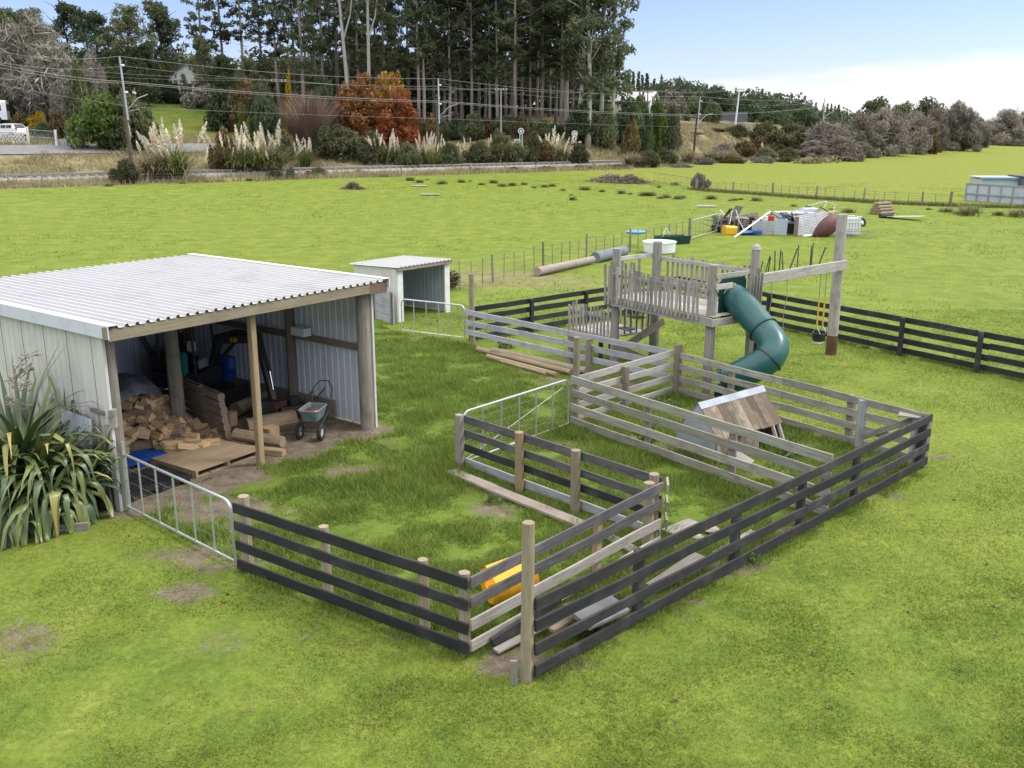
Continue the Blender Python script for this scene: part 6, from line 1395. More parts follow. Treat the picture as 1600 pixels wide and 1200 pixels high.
for k, (px, Y, top, wpx, v, lab) in enumerate(((563, 136, 116, 84, 0, 'broad copper-orange tree left of centre'), (612, 139, 108, 60, 1, 'taller golden-orange tree behind the broad copper one'), (622, 133, 138, 70, 2, 'rust-red tree at the right of the orange group'))):
    q = ground(px, Y); hgt = top_z(top, Y) - q.z; w = wpx / F_PX * Y; t = thing('copper_tree', lab, 'tree', q); t.scale = (w / 5.6, w / 5.6, hgt / 7.1); mobj('trunk', tmk, t); mobj('crown', cop[v], t)
# row of rounded bushes at the foot of the pine stand
row = [(672, 181, 26, 'brown_leaf'), (690, 184, 30, 'olive_leaf'), (715, 186, 30, 'dark_leaf'), (738, 178, 34, 'olive_leaf'), (762, 184, 24, 'brown_leaf'), (792, 182, 40, 'olive_leaf'), (812, 179, 26, 'brown_leaf'), (845, 187, 36, 'olive_leaf'), (868, 194, 26, 'dark_leaf'), (655, 186, 22, 'brown_leaf'), (780, 188, 20, 'dark_leaf'), (828, 192, 24, 'dark_leaf')]
names_ = ['brownish rounded bush next to the rust-red tree', 'olive rounded bush right behind the middle power pole', 'dark green low bush between two olive ones', 'tall olive bush with a brown skirt in the bush row', 'small brown bush in the bush row', 'broad pale-topped olive bush beside the thin far pole', 'rounded brown-sided bush right of the thin far pole', 'pointed olive bush left of the round speed board', 'dark low bush at the right end of the bush row', 'small brownish bush at the left end of the bush row', 'dark small bush in the middle of the bush row', 'dark small bush beside the pointed olive one']
for k, (px, top, w, mt) in enumerate(row): bush(names_[k], px, 146 + (k % 3) * 2, top, w * 1.15, mt, k % 3)
for a in (('large round dark green bush beneath the gum trees', 905, 150, 164, 46, 'dark_leaf', 0), ('round green bush right of the large round dark one', 928, 152, 172, 36, 'olive_leaf', 1), ('tall rounded green bush right of the gum trunks', 948, 152, 170, 36, 'olive_leaf', 2), ('dense green tree in front of the pale roofed house', 982, 158, 150, 52, 'dark_leaf', 1), ('bright green tree left of the thin power pole', 994, 160, 151, 38, 'bright_leaf', 0), ('bright green upright tree right of the thin power pole', 1025, 164, 152, 34, 'bright_leaf', 1), ('broad green bush at the right end of the green hedge', 1046, 165, 168, 36, 'olive_leaf', 2), ('small dark bush at the foot of the green hedge', 1008, 158, 176, 26, 'dark_leaf', 2), ('small grey-brown bush under the green hedge', 985, 152, 192, 30, 'brown_leaf', 0)): bush(*a)
# scrub and gorse along the railway
scrub = [(350, 205, 44, 'brown_leaf', 112, 'brown scrub left of the second pampas clump'), (385, 212, 40, 'gorse_leaf', 116, 'dark scrub between the two left pampas clumps'), (440, 206, 46, 'gorse_leaf', 121, 'dark green scrub under the fan-shaped shrub'), (505, 200, 52, 'gorse_leaf', 124, 'gorse bush right of the fan-shaped shrub'), (540, 196, 70, 'gorse_leaf', 126, 'large dark gorse bush in front of the copper trees'), (578, 208, 50, 'gorse_leaf', 126, 'gorse bush at the foot of the rust-red tree'), (420, 190, 40, 'lime_leaf', 126, 'yellowish bush behind the pampas row'), (640, 222, 40, 'olive_leaf', 124, 'olive scrub left of the middle power pole'), (700, 225, 50, 'olive_leaf', 128, 'olive scrub right of the middle power pole'), (745, 222, 46, 'gorse_leaf', 131, 'green scrub between the middle pole and the gorse'), (783, 204, 46, 'gorse_leaf', 133, 'yellow-flecked gorse bush left of the first speed board'), (832, 208, 32, 'gorse_leaf', 135, 'gorse bush right of the first speed board'), (848, 222, 40, 'brown_leaf', 136, 'brown scrub left of the last pampas clump'), (905, 222, 34, 'gorse_leaf', 138, 'dark scrub right of the last pampas clump'), (810, 226, 40, 'olive_leaf', 134, 'low scrub under the first speed board'),
         (196, 250, 44, 'gorse_leaf', 99, 'dark bush in front of the near power pole foot'), (430, 258, 26, 'gorse_leaf', 108, 'small dark bush against the railway fence'), (455, 262, 16, 'gorse_leaf', 109, 'smallest bush against the railway fence'), (495, 262, 34, 'gorse_leaf', 112, 'low bush right of the two railway fence bushes'), (745, 265, 18, 'brown_leaf', 124, 'brown bush on the fence below the middle pole'), (802, 264, 18, 'gorse_leaf', 128, 'green bush on the railway fence'), (850, 262, 40, 'brown_leaf', 130, 'dry brown scrub along the railway fence'), (910, 263, 44, 'brown_leaf', 134, 'dry scrub left of the brush pile'), (960, 262, 50, 'gorse_leaf', 136, 'dark scrub behind the brush pile'), (1094, 272, 30, 'twig_brown', 103, 'round bare brown bush on the far fence')]
for k, (px, top, w, mt, Y, lab) in enumerate(scrub): bush(lab, px, Y, top, w, mt, k % 3, name='scrub', cat='scrub')
slope = [(1010, 236, 44, 'olive_leaf', 141), (1040, 232, 40, 'gorse_leaf', 148), (1130, 226, 40, 'twig_brown', 172), (1160, 222, 44, 'brown_leaf', 176), (1120, 200, 34, 'gorse_leaf', 196), (1150, 196, 40, 'gorse_leaf', 200), (1190, 192, 60, 'gorse_leaf', 205), (1235, 188, 60, 'gorse_leaf', 205), (1215, 206, 60, 'gorse_leaf', 195), (1258, 200, 50, 'gorse_leaf', 192), (1195, 230, 40, 'olive_leaf', 172), (1230, 232, 36, 'gorse_leaf', 174), (1100, 246, 34, 'twig_brown', 152), (1145, 244, 44, 'brown_leaf', 158), (1190, 244, 40, 'twig_brown', 162), (1225, 246, 34, 'gorse_leaf', 168), (1085, 212, 34, 'twig_brown', 185), (1062, 256, 40, 'twig_brown', 142), (1180, 216, 40, 'brown_leaf', 186)]
words = ['olive scrub left of the tan grass clumps', 'dark scrub between the tan grass clumps', 'grey-brown scrub right of the third pole foot', 'brown scrub on the slope below the white fence', 'dark gorse below the far white fence', 'gorse beside the leaning white far pole', 'wide gorse thicket on the slope', 'gorse thicket next to the bare grey-brown trees', 'lower gorse thicket on the slope', 'gorse right against the bare grey-brown trees', 'olive scrub under the lower gorse', 'green scrub at the foot of the gorse slope', 'grey bare scrub by the paddock edge', 'brown dry scrub by the paddock edge', 'bare twiggy scrub by the paddock edge', 'dark scrub at the paddock edge below the gorse', 'bare scrub beside the third power pole', 'bare scrub over the far farm gate', 'mid-slope brown scrub below the gorse thicket']
for k, (px, top, w, mt, Y) in enumerate(slope): bush(words[k], px, Y, top, w, mt, k % 3, name='scrub', cat='scrub')
# distant trees right of centre
for a in (('large dark rounded tree on the ridge behind the third pole', 1112, 240, 137, 64, 'dark_leaf', 0), ('pale green rounded tree beside the blue-grey shed', 1112, 215, 156, 32, 'olive_leaf', 1), ('small rounded tree left of the third pole top', 1073, 215, 172, 14, 'olive_leaf', 2), ('dark tree belt bush right of the leaning white pole', 1165, 245, 152, 50, 'dark_leaf', 1), ('dark tree further right on the ridge', 1205, 250, 158, 60, 'dark_leaf', 2), ('dark tree on the ridge above the gorse', 1250, 255, 168, 60, 'dark_leaf', 0), ('brown bare-looking tree behind the green hedge', 1050, 225, 140, 44, 'twig_brown', 1), ('grey-green tree between the brown tree and the ridge', 1080, 235, 152, 30, 'olive_leaf', 0)): bush(*a, name='ridge_tree', cat='tree')
# far conifers on the ridge
con = []
for k in range(3):
    cl = []; H_ = 14; r = random.Random(700 + k); z = .6
    while z < H_: R_ = (1 - z / H_) * 2.1 * r.uniform(.6, 1.2) + .18; n_ = 5; a0 = r.uniform(0, 6); cl += [(math.cos(a0 + 6.28 * i / n_) * R_ * .55, math.sin(a0 + 6.28 * i / n_) * R_ * .55, z, R_ * .5 + .1, R_ * .5 + .1, .45) for i in range(n_)]; z += .75
    con.append((trunk_mesh(13.5, .2, .03, [], 'trunk_dark', k)[0], npmesh('crown', cloud(cl, 2.6, .55, 1.8, .3, 1.), 4, 'dark_leaf')))
for k in range(52):
    px = 968 + k * 6.8 + random.uniform(-8, 8); Y = 330 + random.uniform(-15, 40); top = np.interp(px, [965, 1000, 1030, 1060, 1100, 1150, 1200, 1260, 1330], [108, 111, 118, 128, 132, 136, 148, 160, 172]) + random.uniform(-4, 15)
    q = ground(px, Y); hgt = top_z(top, Y) - q.z; place_tree('plantation_conifer', 'narrow young conifer in the distant plantation on the ridge', 'tree', q, *con[k % 3], max(.6, hgt / 14) * random.uniform(.85, 1.1), group='conifers of the distant plantation', sz=max(.5, hgt / 14))
cl = []
for k in range(110): px = random.uniform(960, 1345); Y = random.uniform(270, 330); q = ground(px, Y); s_ = random.uniform(2., 4.2); cl.append((q.x, q.y, q.z + s_ * .6 + (3 if px < 1250 else 0) * random.random(), s_ * 1.3, s_, s_))
o = mobj('far_wood', npmesh('far_wood', cloud(cl, .9, .8, 1.5, .6, .8), 4, 'dark_leaf')); o['kind'] = 'stuff'; o['label'] = 'dark far wood below the distant plantation'
# bare grey-brown trees down the right
wil = []
for k in range(3):
    wil.append((twig_tree(800 + k, 8.4, 8.5, 'twig_brown', .3, trunk_r=.2, dens=.5)[0], npmesh('twigs', cloud(blob_clumps(10, 9, 60, -.3, .26, 820 + k), 21, .12, 10., .15, 1.8), 4, 'twig_brown')))
def sliver(k, mat, w_, h_, n_=26, d_=16): return npmesh('twigs', cloud(blob_clumps(w_, h_, n_, -.3, .4, 850 + k), d_, .5, 8., .1, 1.6), 4, mat)
GB = [(1292, 186, 176, 62, 'bare grey-brown tree nearest the gorse slope'), (1338, 200, 168, 60, 'rounded bare tree second from the gorse slope'), (1378, 212, 160, 66, 'large bare tree in the middle of the right hedge line'), (1418, 228, 158, 60, 'bare tree with a brown leafy side in the right hedge line'), (1452, 245, 160, 44, 'bare tree left of the tallest dark one'), (1488, 262, 150, 66, 'tallest dark bare tree standing against the white cloud'), (1522, 300, 178, 40, 'small bare tree in the gap of the right hedge line'), (1568, 340, 163, 62, 'dark bare tree at the far right'), (1604, 360, 165, 50, 'bare tree cut by the right photo edge'), (1312, 182, 205, 60, 'low bare thicket at the foot of the nearest bare tree'), (1270, 178, 215, 50, 'low bare thicket beside the gorse slope')]
for k, (px, Y, top, wpx, lab) in enumerate(GB):
    q = ground(px, Y); hgt = top_z(top, Y) - q.z; w = wpx / F_PX * Y * 1.15; t = place_tree('bare_tree', lab, 'tree', q, *wil[k % 3], w / 10, cname='twigs', sz=hgt / 9.9)
for k, (px, Y, top, w, lab) in enumerate(((1320, 196, 215, 46, 'dark green undergrowth below the second bare tree'), (1372, 212, 206, 60, 'dark green undergrowth below the large bare tree'), (1420, 232, 204, 50, 'dark undergrowth below the brown-sided tree'), (1484, 268, 192, 50, 'dark undergrowth below the tallest bare tree'), (1570, 345, 186, 60, 'dark undergrowth below the far right tree'))): bush(lab, px, Y, top, w, 'gorse_leaf', k % 3, name='undergrowth', cat='bush')
for k, (px, Y, top, w, lab) in enumerate(((1362, 330, 156, 60, 'dark green far tree behind the rounded bare tree'), (1405, 340, 160, 60, 'dark green far tree behind the middle bare trees'), (1448, 350, 158, 60, 'dark green far tree behind the gap of bare trees'), (1520, 420, 182, 50, 'low bluish far tree in the gap at the right'))): bush(lab, px, Y, top, w, 'olive_leaf', k % 3, name='far_tree', cat='tree')
bush('russet leafy bush at the right side of the brown-sided tree', 1455, 232, 194, 22, 'brown_leaf', 1)
# dry verge scrub along the foot of the right hedge line
cl = []
for k in range(90):
    px = 1255 + 345 * random.random(); Y = np.interp(px, [1255, 1320, 1400, 1500, 1600], [165, 180, 225, 290, 390]) + random.uniform(-4, 6); q = ground(px, float(Y)); s_ = random.uniform(.5, 1.1); cl.append((q.x, q.y, q.z + s_ * .4, s_ * 2, s_, s_ * .8))
o = mobj('dry_verge', npmesh('dry_verge', cloud(cl, 3.5, .4, 2.2, .3, 1.), 4, 'dry_grass')); o['kind'] = 'stuff'; o['label'] = 'dry rough verge along the foot of the bare trees'
# ------------------------------------------------------------------ pampas and tan clumps
def plume_mesh(seed, stem, h):
    c = []; n = 70; r = np.random.default_rng(seed); z = r.uniform(0, 1, n); a = r.uniform(0, 6.28, n); rad = .10 * np.sin(np.pi * (.12 + .86 * z)) ; p = np.stack([np.cos(a) * rad * .4, np.sin(a) * rad * .4, stem + z * h], -1); t = p + np.stack([np.cos(a) * rad, np.sin(a) * rad, .12 + 0 * a], -1); sd = np.stack([-np.sin(a), np.cos(a), 0 * a], -1) * .05
    tri = np.stack([p - sd, p + sd, t], 1).reshape(-1, 3); st = np.array([[-.015, 0, 0], [.015, 0, 0], [0, 0, stem + h * .6]]); return npmesh('plume', np.concatenate([tri, st]), 3, 'plume')
plm = [plume_mesh(k, 2.15, 1.15) for k in range(3)]; pl_leaf = [pampas(420, 2.6, .75, 'pampas_leaf', 50 + k) for k in range(2)]; pl_tan = [pampas(420, 2.3, .6, 'dry_grass', 60 + k) for k in range(2)]
PG = [(272, 104, 190, 18, 'pampas grass clump with white plumes right of the near power pole', 1), (405, 112, 196, 14, 'dense pampas clump with many white plumes in the left group', 1), (372, 111, 200, 9, 'pampas clump at the left of the plume row', .9), (430, 113, 200, 9, 'pampas clump at the right of the dense plume group', .9), (478, 119, 208, 8, 'leaning pampas clump with few plumes below the fan-shaped shrub', .8), (350, 114, 203, 6, 'small pampas clump by the brown scrub', .8), (596, 126, 206, 12, 'pampas clump below the rust-red tree', 1), (620, 127, 210, 10, 'pampas clump between the rust-red tree and middle pole', .9), (660, 127, 208, 10, 'pampas clump just left of the middle power pole', .9), (676, 126, 214, 7, 'pampas clump touching the middle power pole', .8), (708, 131, 216, 6, 'pampas clump right of the middle power pole', .8), (738, 133, 216, 6, 'low pampas clump among the olive scrub', .8), (764, 134, 214, 7, 'pampas clump left of the yellow-flecked gorse', .8), (858, 138, 205, 11, 'tall pampas clump between the two speed boards', 1), (876, 138, 208, 9, 'golden pampas clump right of the tall one', .9), (1150, 178, 204, 2, 'lone plumes on the slope below the white fence', .8), (1197, 182, 214, 2, 'pair of plumes in the gorse slope', .8)]
for k, (px, Y, top, npl, lab, ls_) in enumerate(PG):
    q = ground(px, Y); hgt = top_z(top, Y) - q.z; s_ = hgt / 3.2; t = thing('pampas_grass', lab, 'grass clump', q); t.scale = (s_ * ls_ * 1.05, s_ * ls_ * 1.05, s_); t.rotation_euler = (0, 0, random.uniform(0, 6))
    mobj('leaves', pl_leaf[k % 2], t)
    for j in range(int(npl * 1.4)):
        o = mobj('plume', plm[j % 3], t, (random.gauss(0, .6), random.gauss(0, .45), random.uniform(-.6, .15))); o.rotation_euler = (random.gauss(0, .2), random.gauss(0, .26), random.uniform(0, 6)); vs_ = random.uniform(.7, 1.12); o.scale = (1.25 * vs_, 1.25 * vs_, vs_)
TG = [(985, 139, 236, 'tan grass clump at the end of the visible railway'), (1000, 141, 240, 'low tan grass clump beside the olive scrub'), (1050, 150, 234, 'tan grass clump left of the third pole foot'), (1074, 155, 232, 'tall tan grass clump at the third pole foot'), (1108, 160, 230, 'broad tan grass clump right of the third pole'), (1122, 162, 234, 'tan grass clump by the grey-brown scrub'), (1140, 163, 232, 'tan grass clump on the paddock side of the slope'), (1090, 158, 240, 'small tan grass clump in front of the third pole'), (240, 103, 236, 'yellowish grass clump left of the pampas by the near pole')]
for k, (px, Y, top, lab) in enumerate(TG):
    q = ground(px, Y); hgt = max(1., top_z(top, Y) - q.z); o = mobj('tussock', pl_tan[k % 2], None, q); s_ = hgt / 2.0; o.scale = (s_ * 1.15, s_ * 1.15, s_); tag(o, lab, 'grass clump')
# rushes in the paddock (individual tufts)
rm = [pampas(130, .8, .6, 'rush', 80 + k, .018) for k in range(3)]
RU = [(640, 288), (600, 283), (560, 281), (655, 290), (668, 287), (690, 291), (720, 289), (735, 288), (752, 291), (770, 289), (785, 292), (800, 291), (818, 290), (835, 293), (850, 292), (862, 291), (880, 295), (892, 301), (894, 307), (915, 294), (940, 296), (970, 298), (985, 299), (1005, 301), (1015, 301), (1032, 305), (1040, 304), (1058, 306), (1066, 304), (1110, 306), (1140, 309), (1148, 308), (1157, 307), (1180, 309), (1055, 288), (1030, 290), (30, 296), (72, 300), (170, 299), (285, 295), (390, 290), (450, 286), (475, 285), (1480, 325), (1498, 328), (1508, 330), (1516, 326), (1560, 330), (1585, 332), (1596, 328), (1240, 317), (1262, 318), (1300, 322), (1325, 326), (1450, 322)]
for k, (px, py) in enumerate(RU):
    q = G(px, py, .3); q = ground(px, q.y); o = mobj('rush_tuft', rm[k % 3], None, q); s_ = random.uniform(.35, 1.0) * (1.5 if px > 1470 else 1); o.scale = (s_ * 1.4, s_ * 1.4, s_ * .8); tag(o, 'dark rush tuft in the paddock near the railway fence' if py < 300 else 'dark rush tuft in the paddock near the far wire fence', 'rushes', 'rush tufts scattered over the far paddock')
# brush piles, logs
def brushpile(label, px, Y, w, h, n):
    q = ground(px, Y); r = np.random.default_rng(int(px)); x, y = r.normal(0, w / 4, n), r.normal(0, w / 6, n); z = h * np.exp(-(x / (w / 3.2)) ** 2 - (y / (w / 4)) ** 2) * r.uniform(0, 1, n); p = np.stack([x, y, z], -1); d = rdir(n) * np.array([1, 1, .45]) * (w * .12); sd = np.cross(d, rdir(n)); sd /= np.linalg.norm(sd, axis=1, keepdims=True); sd *= .035
    tri = np.stack([p - d - sd, p - d + sd, p + d], 1).reshape(-1, 3); o = mobj('brush_pile', npmesh('brush_pile', tri, 3, 'brush'), None, q); tag(o, label, 'brush pile')
brushpile('long pile of cut branches by the far farm gate', 955, 112, 5.2, .9, 1400); brushpile('second heap of cut branches right of the long pile', 985, 111, 4, 1.0, 1200); brushpile('small dark heap of cut branches alone in the paddock', 551, 97, 2.2, .75, 700)
for k, (px, Y, s_, lab) in enumerate(((1103, 79.5, (1.6, .3, .22), 'pale log lying in the paddock beyond the junk heap'), (672, 92, (1.8, .3, .15), 'white board lying in the paddock near the railway'), (655, 101, (1.6, .3, .15), 'pale board lying nearer the railway fence'))): boxthing('board', lab, 'board', ground(px, Y), s_, .05, 'pale_wood', ch=.05)
b = MB(); q = ground(705, 42.5)
# weeds behind the shelter corner and inside the fences
for k, (px, py, hh, lab) in enumerate(((706, 452, 1.0, 'dry weeds beside the small shelter wall'), (940, 985, .28, 'leafy weeds inside the right fence near the front post'), (915, 995, .25, 'leafy weeds hanging through the lower rails'), (770, 786, .2, 'grey-green thistle beside the bare patch'), (1235, 712, .3, 'leafy weeds in the pen behind the coop'), (1010, 690, .35, 'green weeds at the foot of the mossy fence'), (1045, 640, .3, 'leafy weeds below the dark corner post'), (790, 545, .3, 'weedy tuft over the poles by the bluish fence'), (1170, 880, .2, 'weeds at the foot of the right fence'))):
    q = G(px, py); w = hh * 1.6; o = mobj('weeds', npmesh('weeds', cloud([(random.gauss(0, w * .25), random.gauss(0, w * .2), hh * random.uniform(.15, .7), hh * .3, hh * .3, hh * .3) for _ in range(9)], 110, .07, 2.2, .1, 1.3), 4, 'weed' if k else 'brown_leaf'), None, q); tag(o, lab, 'weeds')
# ================================================================== POLES, WIRES
def rail_pole(label, px, Y, top, foot=None, lean=0.):
    q = ground(px, Y); zt = top_z(top, Y); h = zt - q.z; t = thing('power_pole', label, 'power pole', q); tp = V((q.x + lean, Y, zt))
    pole('pole', q - V((0, 0, .3)), q.lerp(tp, .76), .2, .16, 'trunk_dark', t, 10); pole('upper_pole', q.lerp(tp, .5) + V((.2, 0, 0)), tp + V((.2, 0, 0)), .12, .09, 'galv', t, 8)
    a = q.lerp(tp, .56); b = MB(); b.tube([a, a + V((1.5, -.2, 1.4)), a + V((2.6, -.4, 1.75))], .05, 6); b.tube([a + V((.2, 0, .1)), a + V((1.6, -.3, .35))], .03, 5); b.build('bracket_arm', 'galv', t)
    for f in (.93, .72):
        c = q.lerp(tp, f); b = MB(); b.lathe([(.05, 0), (.12, .05), (.06, .1), (.12, .15), (.06, .2), (.12, .25), (.04, .34)], frame(c + V((.25, 0, 0)), c + V((1, 0, 0))) @ Matrix.Rotation(math.pi / 2, 4, 'Y'), 10); b.build('insulator', 'white_plastic', t, smooth=True)
    return t, tp
t1, p1_ = rail_pole('near railway power pole leaning left above the dark bush', 210, 101, 88, lean=-.45); t2, p2_ = rail_pole('middle railway power pole before the pine stand', 685, 127, 123); t3, p3_ = rail_pole('third railway power pole standing in the tan grass clumps', 1083, 165, 151, lean=.5); 
t4, p4_ = rail_pole('small far railway pole above the bare trees', 1281, 232, 153)
def cross_pole(label, px, Y, top, arm=1.6, r_=.13, mat='trunk_gum', lean=0.):
    q = ground(px, Y); tp = V((q.x + lean, Y, top_z(top, Y))); t = thing('utility_pole', label, 'power pole', q); pole('pole', q, tp, r_, r_ * .7, mat, t, 8); c = q.lerp(tp, .97); beam('crossarm', c - V((arm / 2, 0, 0)), c + V((arm / 2, 0, 0)), .1, .12, 'old_post', t); b = MB()
    for s_ in (-.45, -.2, .2, .45): b.pole(c + V((arm * s_, 0, .06)), c + V((arm * s_, 0, .25)), .05, n=6)
    b.build('insulators', 'white_plastic', t); return tp
u1 = cross_pole('thin brown power pole with a crossarm left of the slim orange tree', 441, 133, 124, 2.0, .13, 'trunk_dark'); u2 = cross_pole('thin pale power pole in front of the pine trunks', 783, 143, 138, 1.8); u3 = cross_pole('thin power pole between the bright green trees', 1009, 160, 141, 1.8, .12, 'trunk_dark'); u4 = cross_pole('leaning white power pole beside the blue-grey shed', 1148, 205, 138, 1.9, .2, 'white_plastic', .5); u5 = cross_pole('tiny far pole with a crossarm above the bare trees', 1285, 245, 166, 1.6, .12)
def span(label, pts, r_=.022, sag=.6):
    b = MB(); out = []
    for p, q in zip(pts[:-1], pts[1:]):
        for k in range(12): t = k / 12; out.append(V(p).lerp(V(q), t) - V((0, 0, 4 * sag * t * (1 - t))))
    out.append(V(pts[-1])); b.tube(out, r_, 4, cap=False); o = b.build('overhead_wire', 'cable'); return tag(o, label, 'wire')
off = V((.25, -.1, 0))
A0 = ZY(-30, 74, 96); span('topmost wire along the railway poles', [A0, p1_ + off, p2_ + off, p3_ + off, p4_ + off], .018)
A1_ = ZY(-30, 92, 97); span('second wire along the railway poles', [A1_] + [q - V((-.5, 0, .9)) for q in (p1_, p2_, p3_, p4_)], .013)
A2 = ZY(-30, 94, 96); span('heavy catenary cable over the railway', [A2] + [p1_ - V((-.2, 0, 2.4)), p2_ - V((-.2, 0, 2.7)), p3_ - V((-.2, 0, 2.9)), p4_ - V((0, 0, 2))], .026, .3)
A3 = ZY(-30, 99, 95); span('lower twin cable over the railway', [A3] + [p1_ - V((-.9, .6, 2.6)), p2_ - V((-.9, .6, 2.9)), p3_ - V((-.9, .6, 3.1))], .018, .35)
A4 = ZY(-30, 128, 96); span('contact wire above the track', [A4] + [V((q.x + 1.6, q.y - .3, q.z - 4.9)) for q in (p1_, p2_, p3_)], .012, .1)
span('road wire between the thin poles', [ZY(-30, 95, 126), u1, u2, u3, u4, u5], .014, .5); span('lower road wire between the thin poles', [ZY(-30, 104, 126)] + [q + V((.7, 0, -.05)) for q in (u1, u2, u3, u4, u5)], .012, .6)
# ================================================================== ROADSIDE THINGS
def speed_board(label, px, Y, top, flip=1):
    q = ground(px, Y); t = thing('speed_board', label, 'sign', q); zc = top_z(top, Y); c = V((q.x, Y - .1, zc - .42))
    for s_ in (-.16, .16): beam('post', V((q.x + s_, Y, q.z)), V((q.x + s_, Y, zc - .75)), .13, .1, 'white_paint', t)
    f = Matrix.Translation(c) @ Matrix.Rotation(math.pi / 2, 4, 'X'); b = MB(); b.lathe([(0, 0), (.44, 0), (.44, .03), (0, .03)], f, 22, False); b.build('disc', 'white_paint', t)
    b = MB(); b.lathe([(.2, .034), (.30, .034), (.30, .036), (.2, .036)], f, 20, False); b.build('ring', 'red_plastic' if False else 'grey_paint', t)
    for k in range(3): beam('board', V((q.x + flip * .1, Y + .05, zc - 1.6 - .35 * k)), V((q.x + flip * 1.0, Y + .05, zc - 1.6 - .35 * k)), .03, .2, 'white_paint', t)
speed_board('white round railway board with boards on its left, among the gorse', 814, 138, 200, -1); speed_board('white round railway board with boards on its right, below the round dark bush', 897, 142, 204, 1)
# white car and van
def car_(px, Y):
    q = ground(px, Y); t = thing('parked_car', 'white people carrier parked behind the patterned white wall', 'car', q); f = rotz(q, math.radians(-24)) ; L, W_, Hc = 4.6, 1.75, 1.62
    prof = [(-2.3, .35), (-2.3, .8), (-2.1, 1.0), (-1.25, 1.1), (-.55, 1.58), (.3, 1.66), (1.6, 1.6), (2.05, 1.1), (2.25, .95), (2.3, .4)]
    rows = []; 
    for (s_, ins) in ((-1, 0), (1, 0)):
        for (x, z) in prof: w = W_ / 2 - (.16 * max(0, (z - 1.0) / .6)); rows.append(f @ V((x, s_ * w, z)))
    n = len(prof); b = MB(); b.add(rows, [(i, (i + 1) % n, n + (i + 1) % n, n + i) for i in range(n)] + [tuple(range(n)), tuple(range(2 * n - 1, n - 1, -1))]); b.build('body', 'car_white', t, f)
    for s_ in (-1, 1):
        for (x0, x1) in ((-1.0, -.35), (-.27, .55), (.63, 1.5)):
            b = MB(); zt, zb = 1.5, 1.1; wt, wb2 = W_ / 2 - .13 + .012, W_ / 2 - .03 + .012; sh_ = .3 if x0 < -.5 else 0
            b.add([f @ V((x0, s_ * wb2, zb)), f @ V((x1, s_ * wb2, zb)), f @ V((x1, s_ * wt, zt)), f @ V((x0 + sh_, s_ * wt, zt))], [(0, 1, 2, 3)]); b.build('side_window', 'glass', t)
    b = MB(); b.add([f @ V(q_) for q_ in ((1.66, -.62, 1.56), (1.66, .62, 1.56), (2.05, .68, 1.15), (2.05, -.68, 1.15))], [(0, 1, 2, 3)]); bb = b.build('rear_window', 'glass', t); 
    for q_ in bb.data.vertices: q_.co += (f.to_3x3() @ V((.03, 0, .02)))
    b = MB(); b.add([f @ V(q_) for q_ in ((-1.2, -.7, 1.14), (-1.2, .7, 1.14), (-.6, .62, 1.55), (-.6, -.62, 1.55))], [(0, 1, 2, 3)]); bb = b.build('windscreen', 'glass', t)
    for q_ in bb.data.vertices: q_.co += (f.to_3x3() @ V((-.02, 0, .03)))
    for x in (-1.4, 1.4):
        for s_ in (-1, 1):
            b = MB(); b.lathe([(.2, -.1), (.31, -.1), (.33, -.06), (.33, .06), (.31, .1), (.2, .1)], f @ Matrix.Translation((x, s_ * .8, .33)) @ Matrix.Rotation(math.pi / 2, 4, 'X'), 18, False); w_ = b.build('wheel', 'black_rubber', t, smooth=True)
            b = MB(); b.lathe([(0, -.105), (.21, -.1), (.21, .1), (0, .105)], f @ Matrix.Translation((x, s_ * .8, .33)) @ Matrix.Rotation(math.pi / 2, 4, 'X'), 14, False); b.build('rim', 'galv', w_)
    for s_ in (-1, 1): b = MB(); b.box((2.2, s_ * .76, 1.0), (.14, .16, .3), f); b.build('tail_light', 'red_plastic', t, f)
    return t
car_(15, 120)
q = ground(-24, 127); t = thing('white_van', 'tall white van at the left photo edge behind the white car', 'van', q); f = rotz(q, math.radians(15)); b = MB(); prof = [(-1.0, .3), (1.0, .3), (1.02, 1.2), (.95, 2.5), (.8, 2.75), (-.8, 2.75), (-.95, 2.5), (-1.02, 1.2)]; b.prism(5.2, prof, f @ Matrix.Translation((-2.3, 0, 0)), 0, 1, .97); b.build('body', 'car_white', t, f)
b = MB(); b.box((1.9, -1.0, 1.75), (.8, .04, .7), f); b.build('side_window', 'glass', t); b = MB(); b.box((2.9, 0, 1.8), (.04, 1.5, .8), f); b.build('windscreen', 'glass', t); b = MB(); b.box((.2, 0, 2.82), (2.6, 1.5, .1), f); b.build('roof_pod', 'grey_paint', t)
for x in (-1.4, 1.9):
    for s_ in (-1, 1): b = MB(); b.pole(f @ V((x, s_ * .8, .33)), f @ V((x, s_ * 1.03, .33)), .33, n=16); b.build('wheel', 'black_rubber', t)
# patterned wall, gate posts, driveway gate, letterbox
wl, wr_ = ground(-40, 115.5), ground(44, 117); ax = (wr_ - wl).normalized(); Lw = (wr_ - wl).length; t = thing('patterned_wall', 'low white wall of pierced pattern blocks along the road', 'wall', wl); beam('base_course', wl + V((0, 0, .12)), wr_ + V((0, 0, .12)), .2, .3, 'white_paint', t); beam('capping', wl + V((0, 0, 1.3)), wr_ + V((0, 0, 1.3)), .24, .1, 'white_paint', t); beam('mid_course', wl + V((0, 0, .78)), wr_ + V((0, 0, .78)), .16, .06, 'white_paint', t)
b = MB(); k = 0; x = 0
while x < Lw - .3:
    for z0 in (.28, .82):
        p, q_ = wl + ax * x, wl + ax * (x + .4); b.beam(p + V((0, 0, z0)), q_ + V((0, 0, z0 + .44)), .1, .10); b.beam(q_ + V((0, -.01, z0)), p + V((0, -.01, z0 + .44)), .1, .10)
    x += .42
